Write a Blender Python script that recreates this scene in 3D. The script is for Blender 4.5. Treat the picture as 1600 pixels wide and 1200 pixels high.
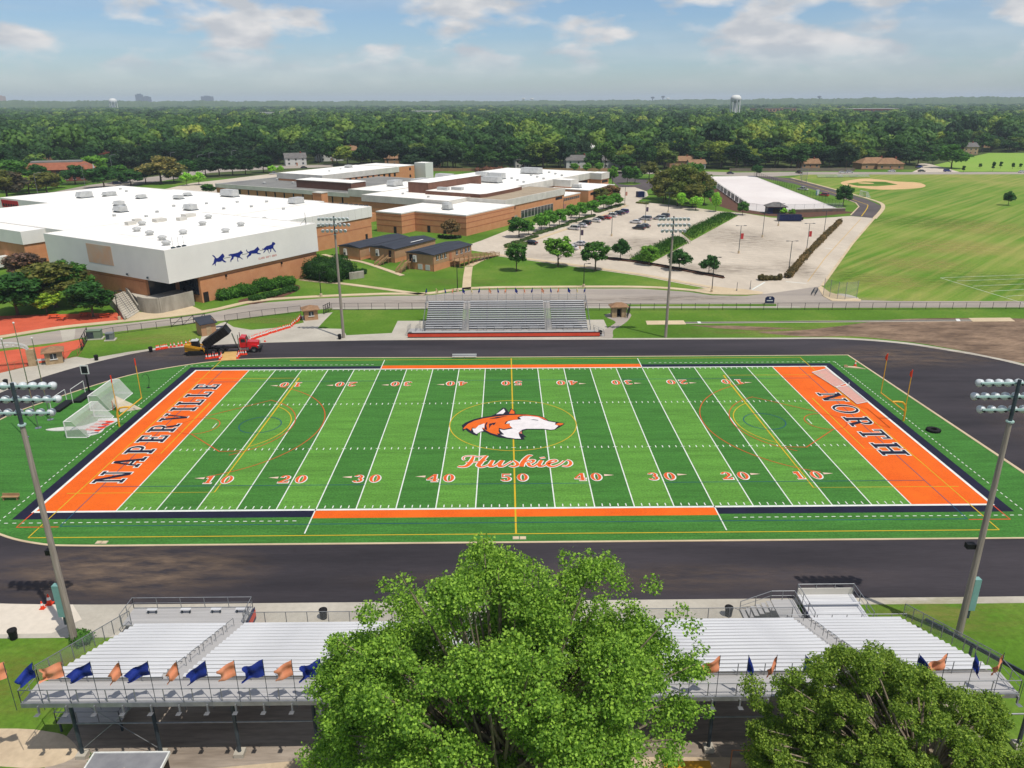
import bpy, bmesh, math, random
import numpy as np
from mathutils import Vector, Matrix
from mathutils.geometry import tessellate_polygon
for o in list(bpy.data.objects): bpy.data.objects.remove(o)
scene = bpy.context.scene
COL = scene.collection
random.seed(7)
R = math.radians

# ---------------------------------------------------------------- camera
cam_d = bpy.data.cameras.new('camera'); cam = bpy.data.objects.new('camera', cam_d); COL.objects.link(cam)
cam_d.sensor_width = 36.0; cam_d.lens = 26.9035; cam_d.clip_start = 0.5; cam_d.clip_end = 80000
rx = Vector((0.99994670, -0.00964550, -0.00368241)); ux = Vector((0.00679638, 0.34646, 0.93804013)); fx = Vector((0.00777206, 0.93801516, -0.34650708))
cam.matrix_world = Matrix(((rx.x, ux.x, -fx.x, -0.9699), (rx.y, ux.y, -fx.y, -102.0262), (rx.z, ux.z, -fx.z, 43.8533), (0, 0, 0, 1)))
scene.camera = cam

# ---------------------------------------------------------------- sky and sun
SUN_EL = R(63.5)
SUN_DIR = Vector((0.70 * math.cos(SUN_EL), -0.714 * math.cos(SUN_EL), math.sin(SUN_EL))).normalized()
world = bpy.data.worlds.new('World'); scene.world = world; world.use_nodes = True
nt = world.node_tree; nt.nodes.clear()
def N(tree, t, **kw):
    n = tree.nodes.new(t)
    for k, v in kw.items(): setattr(n, k, v)
    return n
sky = N(nt, 'ShaderNodeTexSky', sky_type='NISHITA', sun_disc=False)
sky.sun_elevation = SUN_EL; sky.sun_rotation = math.atan2(SUN_DIR.x, SUN_DIR.y)
sky.altitude = 200; sky.air_density = 1.0; sky.dust_density = 0.6; sky.ozone_density = 2.2
tc = N(nt, 'ShaderNodeTexCoord')
mp = N(nt, 'ShaderNodeMapping'); mp.inputs['Scale'].default_value = (7.0, 7.0, 19.0)
mp.inputs['Location'].default_value = (7.3, 2.7, 4.2)
nt.links.new(tc.outputs['Generated'], mp.inputs['Vector'])
n1 = N(nt, 'ShaderNodeTexNoise'); n1.inputs['Scale'].default_value = 1.35; n1.inputs['Detail'].default_value = 8; n1.inputs['Roughness'].default_value = 0.5; n1.inputs['Distortion'].default_value = 0.1
nt.links.new(mp.outputs[0], n1.inputs['Vector'])
cr = N(nt, 'ShaderNodeValToRGB'); cr.color_ramp.elements[0].position = 0.455; cr.color_ramp.elements[1].position = 0.575
nt.links.new(n1.outputs['Fac'], cr.inputs[0])
mp2 = N(nt, 'ShaderNodeMapping'); mp2.inputs['Scale'].default_value = (2.4, 2.4, 34.0); mp2.inputs['Location'].default_value = (0.4, 5.2, 1.0)
nt.links.new(tc.outputs['Generated'], mp2.inputs['Vector'])
n2 = N(nt, 'ShaderNodeTexNoise'); n2.inputs['Scale'].default_value = 1.0; n2.inputs['Detail'].default_value = 5; n2.inputs['Roughness'].default_value = 0.5
nt.links.new(mp2.outputs[0], n2.inputs['Vector'])
cr2 = N(nt, 'ShaderNodeValToRGB'); cr2.color_ramp.elements[0].position = 0.42; cr2.color_ramp.elements[1].position = 0.75
nt.links.new(n2.outputs['Fac'], cr2.inputs[0])
sep = N(nt, 'ShaderNodeSeparateXYZ'); nt.links.new(tc.outputs['Generated'], sep.inputs[0])
el = N(nt, 'ShaderNodeMapRange'); el.inputs['From Min'].default_value = 0.018; el.inputs['From Max'].default_value = 0.062
nt.links.new(sep.outputs['Z'], el.inputs['Value'])
mul = N(nt, 'ShaderNodeMath', operation='MULTIPLY'); nt.links.new(cr.outputs[0], mul.inputs[0]); nt.links.new(el.outputs[0], mul.inputs[1])
veil = N(nt, 'ShaderNodeMath', operation='MULTIPLY'); nt.links.new(cr2.outputs[0], veil.inputs[0]); veil.inputs[1].default_value = 0.35
add = N(nt, 'ShaderNodeMath', operation='MAXIMUM'); nt.links.new(mul.outputs[0], add.inputs[0]); nt.links.new(veil.outputs[0], add.inputs[1])
tint = N(nt, 'ShaderNodeMix', data_type='RGBA', blend_type='MULTIPLY'); tint.inputs[0].default_value = 1.0
nt.links.new(sky.outputs[0], tint.inputs[6]); tint.inputs[7].default_value = (0.55, 0.635, 0.75, 1)
mixs = N(nt, 'ShaderNodeMix', data_type='RGBA'); nt.links.new(add.outputs[0], mixs.inputs[0]); nt.links.new(tint.outputs[2], mixs.inputs[6]); 
n4 = N(nt, 'ShaderNodeTexNoise'); n4.inputs['Scale'].default_value = 2.6; n4.inputs['Detail'].default_value = 4; nt.links.new(mp.outputs[0], n4.inputs['Vector'])
cc = N(nt, 'ShaderNodeValToRGB'); cc.color_ramp.elements[0].position = 0.38; cc.color_ramp.elements[1].position = 0.62; cc.color_ramp.elements[0].color = (3.6, 3.8, 4.1, 1); cc.color_ramp.elements[1].color = (5.2, 5.15, 5.15, 1)
nt.links.new(n4.outputs['Fac'], cc.inputs[0]); nt.links.new(cc.outputs[0], mixs.inputs[7])
bg = N(nt, 'ShaderNodeBackground'); bg.inputs['Strength'].default_value = 0.145
nt.links.new(mixs.outputs[2], bg.inputs['Color'])
wo = N(nt, 'ShaderNodeOutputWorld'); nt.links.new(bg.outputs[0], wo.inputs['Surface'])
sun_d = bpy.data.lights.new('sun', 'SUN'); sun = bpy.data.objects.new('sun', sun_d); COL.objects.link(sun)
sun_d.energy = 4.0; sun_d.angle = R(0.53); sun_d.color = (1.0, 0.955, 0.88)
sun.rotation_euler = SUN_DIR.to_track_quat('Z', 'Y').to_euler()
scene.view_settings.view_transform = 'Standard'; scene.view_settings.look = 'None'
scene.view_settings.exposure = 0.04; scene.view_settings.gamma = 1.0; scene.view_settings.use_curve_mapping = False
scene.render.engine = 'CYCLES'
scene.cycles.max_bounces = 6; scene.cycles.diffuse_bounces = 3; scene.cycles.glossy_bounces = 2
scene.cycles.transparent_max_bounces = 12; scene.cycles.transmission_bounces = 3; scene.cycles.volume_bounces = 0
scene.cycles.use_denoising = True

# ---------------------------------------------------------------- helpers
def lin(c): return c / 12.92 if c <= 0.04045 else ((c + 0.055) / 1.055) ** 2.4
def K(r, g, b, k=0.72): return tuple(lin(v / 255) * k for v in (r, g, b)) + (1.0,)
MATS = {}
def M(name, col, col2=None, scale=1.0, rough=0.8, metal=0.0, spec=0.25, world_pos=False, fine=None, bump=0.0, stretch=None, detail=5, lo=0.35, hi=0.65, alpha=None):
    """Procedural material: a Principled shader whose colour drifts between two tones with noise."""
    if name in MATS: return MATS[name]
    m = bpy.data.materials.new(name); m.use_nodes = True; t = m.node_tree; t.nodes.clear()
    out = N(t, 'ShaderNodeOutputMaterial'); p = N(t, 'ShaderNodeBsdfPrincipled')
    p.inputs['Roughness'].default_value = rough; p.inputs['Metallic'].default_value = metal; p.inputs['Specular IOR Level'].default_value = spec
    if col2 is None: col2 = tuple(c * 0.86 for c in col[:3]) + (1,)
    if world_pos: co = N(t, 'ShaderNodeNewGeometry').outputs['Position']
    else: co = N(t, 'ShaderNodeTexCoord').outputs['Object']
    if stretch:
        mpn = N(t, 'ShaderNodeMapping'); mpn.inputs['Scale'].default_value = stretch[:3]
        if len(stretch) > 3: mpn.inputs['Rotation'].default_value = (0, 0, stretch[3])
        t.links.new(co, mpn.inputs[0]); co = mpn.outputs[0]
    nz = N(t, 'ShaderNodeTexNoise'); nz.inputs['Scale'].default_value = scale; nz.inputs['Detail'].default_value = detail; nz.inputs['Roughness'].default_value = 0.6
    t.links.new(co, nz.inputs['Vector'])
    rp = N(t, 'ShaderNodeValToRGB'); rp.color_ramp.elements[0].position = lo; rp.color_ramp.elements[1].position = hi
    rp.color_ramp.elements[0].color = col; rp.color_ramp.elements[1].color = col2
    t.links.new(nz.outputs['Fac'], rp.inputs[0]); c = rp.outputs[0]
    if fine:
        n3 = N(t, 'ShaderNodeTexNoise'); n3.inputs['Scale'].default_value = fine[0]; n3.inputs['Detail'].default_value = 3
        t.links.new(co, n3.inputs['Vector'])
        mr = N(t, 'ShaderNodeMapRange'); mr.inputs['From Min'].default_value = 0.3; mr.inputs['From Max'].default_value = 0.7
        mr.inputs['To Min'].default_value = 1 - fine[1]; mr.inputs['To Max'].default_value = 1 + fine[1]
        t.links.new(n3.outputs['Fac'], mr.inputs['Value'])
        vm = N(t, 'ShaderNodeVectorMath', operation='SCALE'); t.links.new(c, vm.inputs[0]); t.links.new(mr.outputs[0], vm.inputs['Scale']); c = vm.outputs[0]
    t.links.new(c, p.inputs['Base Color'])
    if bump:
        bn = N(t, 'ShaderNodeBump'); bn.inputs['Strength'].default_value = bump; bn.inputs['Distance'].default_value = 0.05
        t.links.new(nz.outputs['Fac'], bn.inputs['Height']); t.links.new(bn.outputs[0], p.inputs['Normal'])
    if alpha is not None:
        tr = N(t, 'ShaderNodeBsdfTransparent'); mx = N(t, 'ShaderNodeMixShader'); mx.inputs[0].default_value = alpha
        t.links.new(tr.outputs[0], mx.inputs[1]); t.links.new(p.outputs[0], mx.inputs[2]); t.links.new(mx.outputs[0], out.inputs[0])
    else: t.links.new(p.outputs[0], out.inputs[0])
    MATS[name] = m; return m

def mesh_arrays(name, verts, faces):
    """faces: (M,k) int array, all the same size"""
    verts = np.asarray(verts, np.float32); faces = np.asarray(faces, np.int32); k = faces.shape[1]
    me = bpy.data.meshes.new(name); me.vertices.add(len(verts)); me.vertices.foreach_set('co', verts.ravel())
    me.loops.add(faces.size); me.loops.foreach_set('vertex_index', faces.ravel())
    me.polygons.add(len(faces)); me.polygons.foreach_set('loop_start', np.arange(0, faces.size, k, dtype=np.int32))
    me.update(calc_edges=True); return me

def link(name, me, mat=None, parent=None, loc=None, rz=0):
    o = bpy.data.objects.new(name, me); COL.objects.link(o)
    if mat is not None and me is not None and not me.materials: me.materials.append(mat)
    if parent is not None: o.parent = parent
    if loc is not None: o.location = loc
    if rz: o.rotation_euler.z = rz
    return o
def tag(o, label=None, cat=None, group=None, kind=None):
    if label: o['label'] = label
    if cat: o['category'] = cat
    if group: o['group'] = group
    if kind: o['kind'] = kind
    return o
def thing(name, label, cat, loc=(0, 0, 0), rz=0, group=None):
    o = bpy.data.objects.new(name, None); COL.objects.link(o); o.location = loc; o.rotation_euler.z = rz; o.empty_display_size = 0.3
    return tag(o, label, cat, group)
def copy_thing(root, loc, rz=0, label=None, group=None, scale=None, mats=None):
    r = root.copy(); COL.objects.link(r); r.location = loc; r.rotation_euler = (0, 0, rz)
    if scale is not None: r.scale = (scale,) * 3 if not isinstance(scale, tuple) else scale
    if label: r['label'] = label
    if group: r['group'] = group
    for ch in root.children:
        c = ch.copy(); COL.objects.link(c); c.parent = r
        for g in ch.children:
            d = g.copy(); COL.objects.link(d); d.parent = c
    return r

class MB:
    def __init__(s): s.v = []; s.f = []
    def add(s, vs, fs):
        n = len(s.v); s.v += [tuple(v) for v in vs]; s.f += [tuple(i + n for i in f) for f in fs]; return s
    def box(s, x0, x1, y0, y1, z0, z1):
        return s.add([(x0, y0, z0), (x1, y0, z0), (x1, y1, z0), (x0, y1, z0), (x0, y0, z1), (x1, y0, z1), (x1, y1, z1), (x0, y1, z1)],
                     [(0, 3, 2, 1), (4, 5, 6, 7), (0, 1, 5, 4), (1, 2, 6, 5), (2, 3, 7, 6), (3, 0, 4, 7)])
    def cbox(s, c, d, rz=0, rx=0, ry=0):
        m = Matrix.Rotation(rz, 3, 'Z') @ Matrix.Rotation(ry, 3, 'Y') @ Matrix.Rotation(rx, 3, 'X'); vs = []
        for sz in (-.5, .5):
            for sx, sy in ((-.5, -.5), (.5, -.5), (.5, .5), (-.5, .5)): vs.append(Vector(c) + m @ Vector((sx * d[0], sy * d[1], sz * d[2])))
        return s.add(vs, [(0, 3, 2, 1), (4, 5, 6, 7), (0, 1, 5, 4), (1, 2, 6, 5), (2, 3, 7, 6), (3, 0, 4, 7)])
    def tube(s, p0, p1, r0, r1=None, n=8, cap=True):
        r1 = r0 if r1 is None else r1; a = Vector(p0); b = Vector(p1); d = (b - a).normalized()
        u = d.orthogonal().normalized(); w = d.cross(u); vs = []
        for c, r in ((a, r0), (b, r1)):
            for i in range(n): t = 2 * math.pi * i / n; vs.append(c + u * (r * math.cos(t)) + w * (r * math.sin(t)))
        fs = [(i, (i + 1) % n, n + (i + 1) % n, n + i) for i in range(n)]
        if cap: fs += [tuple(range(n - 1, -1, -1)), tuple(range(n, 2 * n))]
        return s.add(vs, fs)
    def path(s, pts, r, n=6, r1=None):
        for i in range(len(pts) - 1):
            a = r if r1 is None else r + (r1 - r) * i / (len(pts) - 1); b = r if r1 is None else r + (r1 - r) * (i + 1) / (len(pts) - 1)
            s.tube(pts[i], pts[i + 1], a, b, n)
        return s
    def poly(s, pts, z):
        vs = [Vector((p[0], p[1], 0)) for p in pts]; area = sum(pts[i][0] * pts[(i + 1) % len(pts)][1] - pts[(i + 1) % len(pts)][0] * pts[i][1] for i in range(len(pts)))
        fs = []
        for t in tessellate_polygon([vs]):
            a, b, c = (pts[i] for i in t)
            cr_ = (b[0] - a[0]) * (c[1] - a[1]) - (c[0] - a[0]) * (b[1] - a[1])
            fs.append(t if cr_ > 0 else (t[0], t[2], t[1]))
        return s.add([(p[0], p[1], z) for p in pts], fs)
    def prism(s, pts, z0, z1):
        area = sum(pts[i][0] * pts[(i + 1) % len(pts)][1] - pts[(i + 1) % len(pts)][0] * pts[i][1] for i in range(len(pts)))
        if area < 0: pts = pts[::-1]
        s.poly(pts, z1); n = len(pts)
        return s.add([(p[0], p[1], z0) for p in pts] + [(p[0], p[1], z1) for p in pts], [(i, (i + 1) % n, n + (i + 1) % n, n + i) for i in range(n)])
    def profile(s, pts, y0, y1):
        """x,z outline pushed along y"""
        n0 = len(s.v); q = MB().prism(pts, y0, y1)
        return s.add([(x, y, z) for x, z, y in q.v], [tuple(reversed(f)) for f in q.f] + ([] if True else []))._cap(pts, y0)
    def _cap(s, pts, y0):
        q = MB().poly(pts, 0); return s.add([(x, y0, z) for x, z, _ in q.v], q.f)
    def strip(s, pts, w, z, closed=False, ws=None):
        n = len(pts); L = []; Rr = []
        for i in range(n):
            a = Vector(pts[i - 1 if (i or closed) else 0]).to_2d(); b = Vector(pts[(i + 1) % n if (i < n - 1 or closed) else n - 1]).to_2d(); d = (b - a)
            d = d.normalized() if d.length > 1e-9 else Vector((1, 0)); q = Vector((-d.y, d.x)); h = (ws[i] if ws else w) / 2
            if 0 < i < n - 1 or closed:
                e = (Vector(pts[(i + 1) % n]).to_2d() - Vector(pts[i]).to_2d()).normalized(); c = max(0.5, abs(d.dot(e))); h = h / c
            p = Vector(pts[i]).to_2d(); L.append(p + q * h); Rr.append(p - q * h)
        vs = [(p.x, p.y, z) for p in L] + [(p.x, p.y, z) for p in Rr]
        return s.add(vs, [(n + i, n + (i + 1) % n, (i + 1) % n, i) for i in range(n if closed else n - 1)])
    def lathe(s, prof, n=12, c=(0, 0, 0)):
        vs = []; m = len(prof)
        for i in range(n):
            t = 2 * math.pi * i / n
            for r_, z in prof: vs.append((c[0] + r_ * math.cos(t), c[1] + r_ * math.sin(t), c[2] + z))
        fs = []
        for i in range(n):
            for j in range(m - 1): fs.append((i * m + j, ((i + 1) % n) * m + j, ((i + 1) % n) * m + j + 1, i * m + j + 1))
        return s.add(vs, fs)
    def mesh(s, name, smooth=False):
        me = bpy.data.meshes.new(name); me.from_pydata(s.v, [], s.f)
        if smooth: me.polygons.foreach_set('use_smooth', [True] * len(me.polygons))
        me.update(); return me
    def build(s, name, mat, parent=None, loc=None, smooth=False, kind=None, label=None):
        o = link(name, s.mesh(name, smooth), mat, parent, loc)
        if kind: o['kind'] = kind
        if label: o['label'] = label
        return o
def struct(name, mb, mat, parent=None, kind='structure', label=None):
    o = mb.build(name, mat, parent)
    if parent is None: o['kind'] = kind
    if label: o['label'] = label
    return o
def smooth_loop(pts, per=6, closed=True):
    """Catmull-Rom through the points"""
    out = []; n = len(pts); rng = range(n) if closed else range(n - 1)
    for i in rng:
        p0, p1, p2, p3 = (Vector(pts[j % n] if closed else pts[min(max(j, 0), n - 1)]).to_2d() for j in (i - 1, i, i + 1, i + 2))
        for k in range(per):
            t = k / per
            q = 0.5 * ((2 * p1) + (p2 - p0) * t + (2 * p0 - 5 * p1 + 4 * p2 - p3) * t * t + (3 * p1 - p0 - 3 * p2 + p3) * t ** 3)
            out.append((q.x, q.y))
    if not closed: out.append(tuple(pts[-1]))
    return out
def arc(cx, cy, r, a0, a1, n=24): return [(cx + r * math.cos(R(a0 + (a1 - a0) * i / n)), cy + r * math.sin(R(a0 + (a1 - a0) * i / n))) for i in range(n + 1)]
def inside(p, poly):
    x, y = p[0], p[1]; c = False; n = len(poly)
    for i in range(n):
        x1, y1 = poly[i]; x2, y2 = poly[i - 1]
        if (y1 > y) != (y2 > y) and x < (x2 - x1) * (y - y1) / (y2 - y1) + x1: c = not c
    return c
# campus frame: the school's own grid is turned against the football field
CA = R(58.45); CO = (-75.4, 65.4)
def CW(s, t): return (CO[0] + s * math.cos(CA) - t * math.sin(CA), CO[1] + s * math.sin(CA) + t * math.cos(CA))

# ---------------------------------------------------------------- materials
mt = {}
mt['white'] = M('white_paint', K(246, 246, 240), K(228, 228, 222), 3, 0.6)
mt['line'] = M('line_paint', K(247, 247, 240), K(226, 232, 220), 0.8, 0.8, world_pos=True)
mt['orange'] = M('orange_turf', K(250, 112, 22), K(238, 100, 16), 0.25, 0.9, world_pos=True, fine=(9, 0.14))
mt['navy'] = M('navy_turf', K(30, 30, 58), K(22, 24, 46), 0.4, 0.9, world_pos=True, fine=(9, 0.2))
mt['yellow_l'] = M('yellow_line', K(226, 186, 40), None, 0.6, 0.9, world_pos=True)
mt['blue_l'] = M('blue_line', K(28, 88, 120), None, 0.6, 0.9, world_pos=True)
mt['red_l'] = M('red_line', K(226, 88, 44), None, 0.6, 0.9, world_pos=True)
mt['galv'] = M('galvanised_steel', K(170, 172, 174), K(150, 152, 156), 2.0, 0.5, 0.55)
mt['alu'] = M('aluminium_plank', K(236, 236, 236, .72), K(206, 206, 208, .72), 0.7, 0.42, 0.05, 0.4, stretch=(0.25, 6, 6))
mt['alu_foot'] = M('aluminium_footboard', K(196, 193, 190), K(180, 177, 174), 0.7, 0.5, 0.05, stretch=(0.25, 6, 6))
mt['steel_dk'] = M('dark_steel', K(86, 98, 106), K(66, 76, 84), 1.5, 0.6, 0.4)
mt['black'] = M('black_plastic', K(26, 26, 28), K(16, 16, 18), 4, 0.6)
mt['rubber'] = M('black_rubber', K(24, 24, 25), K(34, 33, 32), 6, 0.85)
mt['fence_blk'] = M('black_fence_paint', K(36, 36, 38), None, 3, 0.6)
mt['mesh_blk'] = M('black_chain_link', K(52, 52, 52), None, 3, 0.8, alpha=0.13)
mt['mesh_galv'] = M('grey_chain_link', K(170, 176, 176), None, 3, 0.7, alpha=0.24)
mt['net'] = M('white_net', K(244, 244, 238), None, 3, 0.9, alpha=0.40)
mt['brick'] = M('tan_brick', K(232, 166, 118, .68), K(222, 152, 106, .68), 0.5, 0.9, fine=(6, 0.10), bump=0.1)
mt['brick_dk'] = M('dark_brick_band', K(204, 134, 94, .66), None, 0.6, 0.9)
mt['fascia'] = M('painted_metal_fascia', K(240, 236, 228, .86), K(230, 226, 219, .86), 0.12, 0.55)
mt['fascia_tan'] = M('ribbed_concrete_fascia', K(222, 217, 206, .8), K(202, 198, 188, .8), 0.25, 0.8)
mt['roof_w'] = M('white_roof_membrane', K(254, 251, 244, .86), K(238, 232, 222, .86), 0.045, 0.75, fine=(0.4, 0.05), lo=0.40, hi=0.78)
mt['roof_tan'] = M('ballast_roof', K(186, 168, 142), K(172, 154, 130), 0.2, 0.95, fine=(3, .1))
mt['roof_grey'] = M('grey_gravel_roof', K(150, 148, 142), K(126, 125, 122), 0.06, 0.95, fine=(2, .1))
mt['brown'] = M('brown_ribbed_panel', K(136, 96, 78), K(120, 84, 68), 0.4, 0.8)
mt['glass'] = M('window_glass', K(40, 44, 50), K(62, 68, 76), 0.5, 0.12, 0.0, 0.6)
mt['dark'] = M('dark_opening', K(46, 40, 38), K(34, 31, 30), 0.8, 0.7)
mt['unit'] = M('rooftop_unit_metal', K(222, 222, 218), K(200, 200, 196), 0.8, 0.55, 0.2)
mt['concrete'] = M('plain_concrete', K(206, 198, 182), K(188, 180, 165), 0.15, 0.9, world_pos=True, fine=(2.2, .06))
mt['conc_wall'] = M('weathered_concrete_wall', K(192, 184, 168), K(150, 142, 128), 0.35, 0.9, stretch=(1, 1, .35))
mt['wood'] = M('tan_timber', K(184, 148, 108), K(164, 128, 92), 1.2, 0.85)
mt['plywood'] = M('plywood_sheet', K(228, 186, 116), K(214, 170, 102), 1.0, 0.8, world_pos=True)
mt['pole_wood'] = M('weathered_timber_pole', K(184, 172, 158), K(150, 138, 126), 1.2, 0.9, stretch=(5, 5, .3))
mt['lamp'] = M('floodlight_shell', K(232, 236, 236), K(210, 216, 218), 1.5, 0.35, 0.0, 0.5)
mt['teal'] = M('teal_metal_cabinet', K(140, 186, 178), K(122, 168, 162), 1.0, 0.6)
mt['mint'] = M('mint_painted_arm', K(190, 220, 212), K(172, 204, 196), 1.0, 0.5)
mt['cone'] = M('orange_cone_plastic', K(250, 76, 36), K(230, 62, 28), 3, 0.5)
mt['coral'] = M('coral_pennant_cloth', K(252, 174, 136), K(246, 154, 112), 1.5, 0.85)
mt['blue_f'] = M('blue_pennant_cloth', K(34, 58, 152), K(24, 44, 124), 1.5, 0.8)
mt['cream_f'] = M('cream_pennant_cloth', K(246, 226, 170), K(240, 214, 150), 1.5, 0.8)
mt['ypost'] = M('yellow_goalpost_paint', K(244, 190, 60), K(232, 176, 48), 1.5, 0.5)
mt['truck_red'] = M('red_truck_paint', K(226, 30, 44), K(204, 22, 34), 0.8, 0.25, 0, 0.6)
mt['truck_blk'] = M('black_truck_steel', K(38, 36, 36), K(24, 23, 24), 1.0, 0.5, 0.2)
mt['chrome'] = M('bright_metal', K(214, 216, 220), None, 2, 0.2, 0.9)
mt['yel'] = M('yellow_machine_paint', K(228, 166, 44), K(206, 146, 34), 1.0, 0.5)
mt['brickred'] = M('red_brick', K(150, 84, 66), K(132, 72, 56), 0.8, 0.9, fine=(6, .1))
mt['roof_red'] = M('terracotta_roof', K(172, 108, 80), K(152, 92, 68), 0.5, 0.9, fine=(4, .12))
mt['shingle_grey'] = M('grey_shingle', K(128, 124, 120), K(108, 104, 102), 0.6, 0.95, fine=(4, .12))
mt['shingle_brown'] = M('brown_shingle', K(168, 132, 100), K(146, 112, 84), 0.6, 0.95, fine=(4, .12))
mt['roof_black'] = M('charcoal_roll_roof', K(66, 70, 80), K(54, 58, 68), 0.35, 0.85, stretch=(.3, 3, 1))
mt['siding_tan'] = M('tan_siding', K(198, 156, 118), K(186, 144, 106), 0.6, 0.85, fine=(5, .06))
mt['siding_white'] = M('pale_siding', K(226, 224, 216), K(210, 208, 202), 0.8, 0.8)
mt['stone'] = M('tan_stone', K(200, 174, 136), K(170, 144, 110), 1.6, 0.95, bump=.3)
mt['green_box'] = M('green_utility_paint', K(128, 148, 122), None, 1, 0.7)
mt['navy_paint'] = M('navy_paint', K(30, 42, 92), K(24, 34, 74), 1, 0.45)
mt['orange_steel'] = M('orange_steel', K(246, 92, 44), None, 1, 0.6)
mt['soil'] = M('bare_soil', K(158, 132, 108), K(104, 84, 68), 0.22, 1.0, world_pos=True, fine=(1.6, .28), stretch=(.5, 1.6, 1))
mt['mulch'] = M('dark_mulch', K(112, 78, 60), K(92, 62, 48), 0.8, 1.0, world_pos=True, fine=(5, .2))

# ---------------------------------------------------------------- ground, roads, pavements
def grass_mat(name, a, b, c, rot=0.0, streak=0.0, big=0.035, sx=(0.012, 0.22)):
    if name in MATS: return MATS[name]
    m = bpy.data.materials.new(name); m.use_nodes = True; t = m.node_tree; t.nodes.clear()
    out = N(t, 'ShaderNodeOutputMaterial'); p = N(t, 'ShaderNodeBsdfPrincipled'); p.inputs['Roughness'].default_value = 0.95; p.inputs['Specular IOR Level'].default_value = 0.1
    pos = N(t, 'ShaderNodeNewGeometry').outputs['Position']
    n1 = N(t, 'ShaderNodeTexNoise'); n1.inputs['Scale'].default_value = big; n1.inputs['Detail'].default_value = 6; n1.inputs['Roughness'].default_value = 0.65; t.links.new(pos, n1.inputs[0])
    r1 = N(t, 'ShaderNodeValToRGB'); e = r1.color_ramp.elements; e[0].position = 0.33; e[0].color = a; e[1].position = 0.67; e[1].color = c
    k = e.new(0.5); k.color = b; t.links.new(n1.outputs['Fac'], r1.inputs[0]); col = r1.outputs[0]
    if streak:
        mp_ = N(t, 'ShaderNodeMapping'); mp_.inputs['Rotation'].default_value = (0, 0, rot); t.links.new(pos, mp_.inputs[0])
        mq = N(t, 'ShaderNodeMapping'); mq.inputs['Scale'].default_value = (sx[0], sx[1], 1); t.links.new(mp_.outputs[0], mq.inputs[0])
        n2 = N(t, 'ShaderNodeTexNoise'); n2.inputs['Scale'].default_value = 1; n2.inputs['Detail'].default_value = 5; n2.inputs['Distortion'].default_value = 0.6; t.links.new(mq.outputs[0], n2.inputs[0])
        r2 = N(t, 'ShaderNodeValToRGB'); r2.color_ramp.elements[0].position = 0.40; r2.color_ramp.elements[1].position = 0.66; t.links.new(n2.outputs['Fac'], r2.inputs[0])
        fm = N(t, 'ShaderNodeMath', operation='MULTIPLY'); fm.inputs[1].default_value = streak; t.links.new(r2.outputs[0], fm.inputs[0])
        mx = N(t, 'ShaderNodeMix', data_type='RGBA'); t.links.new(fm.outputs[0], mx.inputs[0]); t.links.new(col, mx.inputs[6]); mx.inputs[7].default_value = K(176, 170, 96); col = mx.outputs[2]
    n3 = N(t, 'ShaderNodeTexNoise'); n3.inputs['Scale'].default_value = 1.9; n3.inputs['Detail'].default_value = 6; n3.inputs['Roughness'].default_value = 0.75; t.links.new(pos, n3.inputs[0])
    mr = N(t, 'ShaderNodeMapRange'); mr.inputs['From Min'].default_value = 0.3; mr.inputs['From Max'].default_value = 0.7; mr.inputs['To Min'].default_value = 0.72; mr.inputs['To Max'].default_value = 1.26; t.links.new(n3.outputs['Fac'], mr.inputs[0])
    vm = N(t, 'ShaderNodeVectorMath', operation='SCALE'); t.links.new(col, vm.inputs[0]); t.links.new(mr.outputs[0], vm.inputs['Scale'])
    t.links.new(vm.outputs[0], p.inputs['Base Color'])
    bn = N(t, 'ShaderNodeBump'); bn.inputs['Strength'].default_value = 0.35; bn.inputs['Distance'].default_value = 0.08; t.links.new(n3.outputs['Fac'], bn.inputs['Height']); t.links.new(bn.outputs[0], p.inputs['Normal'])
    t.links.new(p.outputs[0], out.inputs[0]); MATS[name] = m; return m
mt['wood_floor'] = grass_mat('woodland_floor', K(58, 74, 40), K(78, 92, 48), K(96, 104, 60))
mt['lawn'] = grass_mat('lawn_grass', K(78, 116, 30), K(96, 134, 42), K(126, 148, 62))
mt['field'] = grass_mat('ball_field_grass', K(90, 136, 36), K(112, 148, 48), K(156, 158, 82), rot=R(-46), streak=0.6, big=0.012, sx=(0.012, 0.42))
mt['field_far'] = grass_mat('park_grass', K(128, 172, 62), K(142, 178, 72), K(150, 178, 80), big=0.01)
mt['lot'] = M('pale_parking_pavement', K(222, 208, 188), K(204, 190, 171), 0.05, 0.92, world_pos=True, fine=(0.5, .05), stretch=(1.2, .6, 1, R(30)))
mt['road'] = M('worn_grey_road', K(186, 174, 160), K(164, 154, 144), 0.08, 0.92, world_pos=True, fine=(0.9, .06), stretch=(.4, 1.8, 1))
mt['asph'] = M('dark_road_asphalt', K(104, 94, 92), K(88, 80, 80), 0.1, 0.9, world_pos=True, fine=(1.2, .06))
mt['track'] = M('fresh_track_asphalt', K(70, 64, 68), K(48, 44, 48), 0.10, 0.82, world_pos=True, fine=(2.5, .10), stretch=(.25, 1.7, 1))
mt['track_dusty'] = M('dusty_asphalt_patch', K(112, 96, 84), K(80, 72, 76), 0.16, 0.9, world_pos=True, fine=(1.5, .12), stretch=(.4, 1.5, 1))
mt['tan_conc'] = M('tan_sidewalk', K(226, 204, 168), K(208, 186, 152), 0.2, 0.92, world_pos=True, fine=(2, .05))
mt['plaza'] = M('red_brick_plaza', K(226, 106, 74), K(208, 94, 64), 0.3, 0.9, world_pos=True, fine=(3, .08))
mt['gravel_dk'] = M('shaded_dirt', K(190, 176, 160), K(140, 126, 112), 0.22, 1.0, world_pos=True, fine=(3, .14), stretch=(.25, 1.6, 1))
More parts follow.
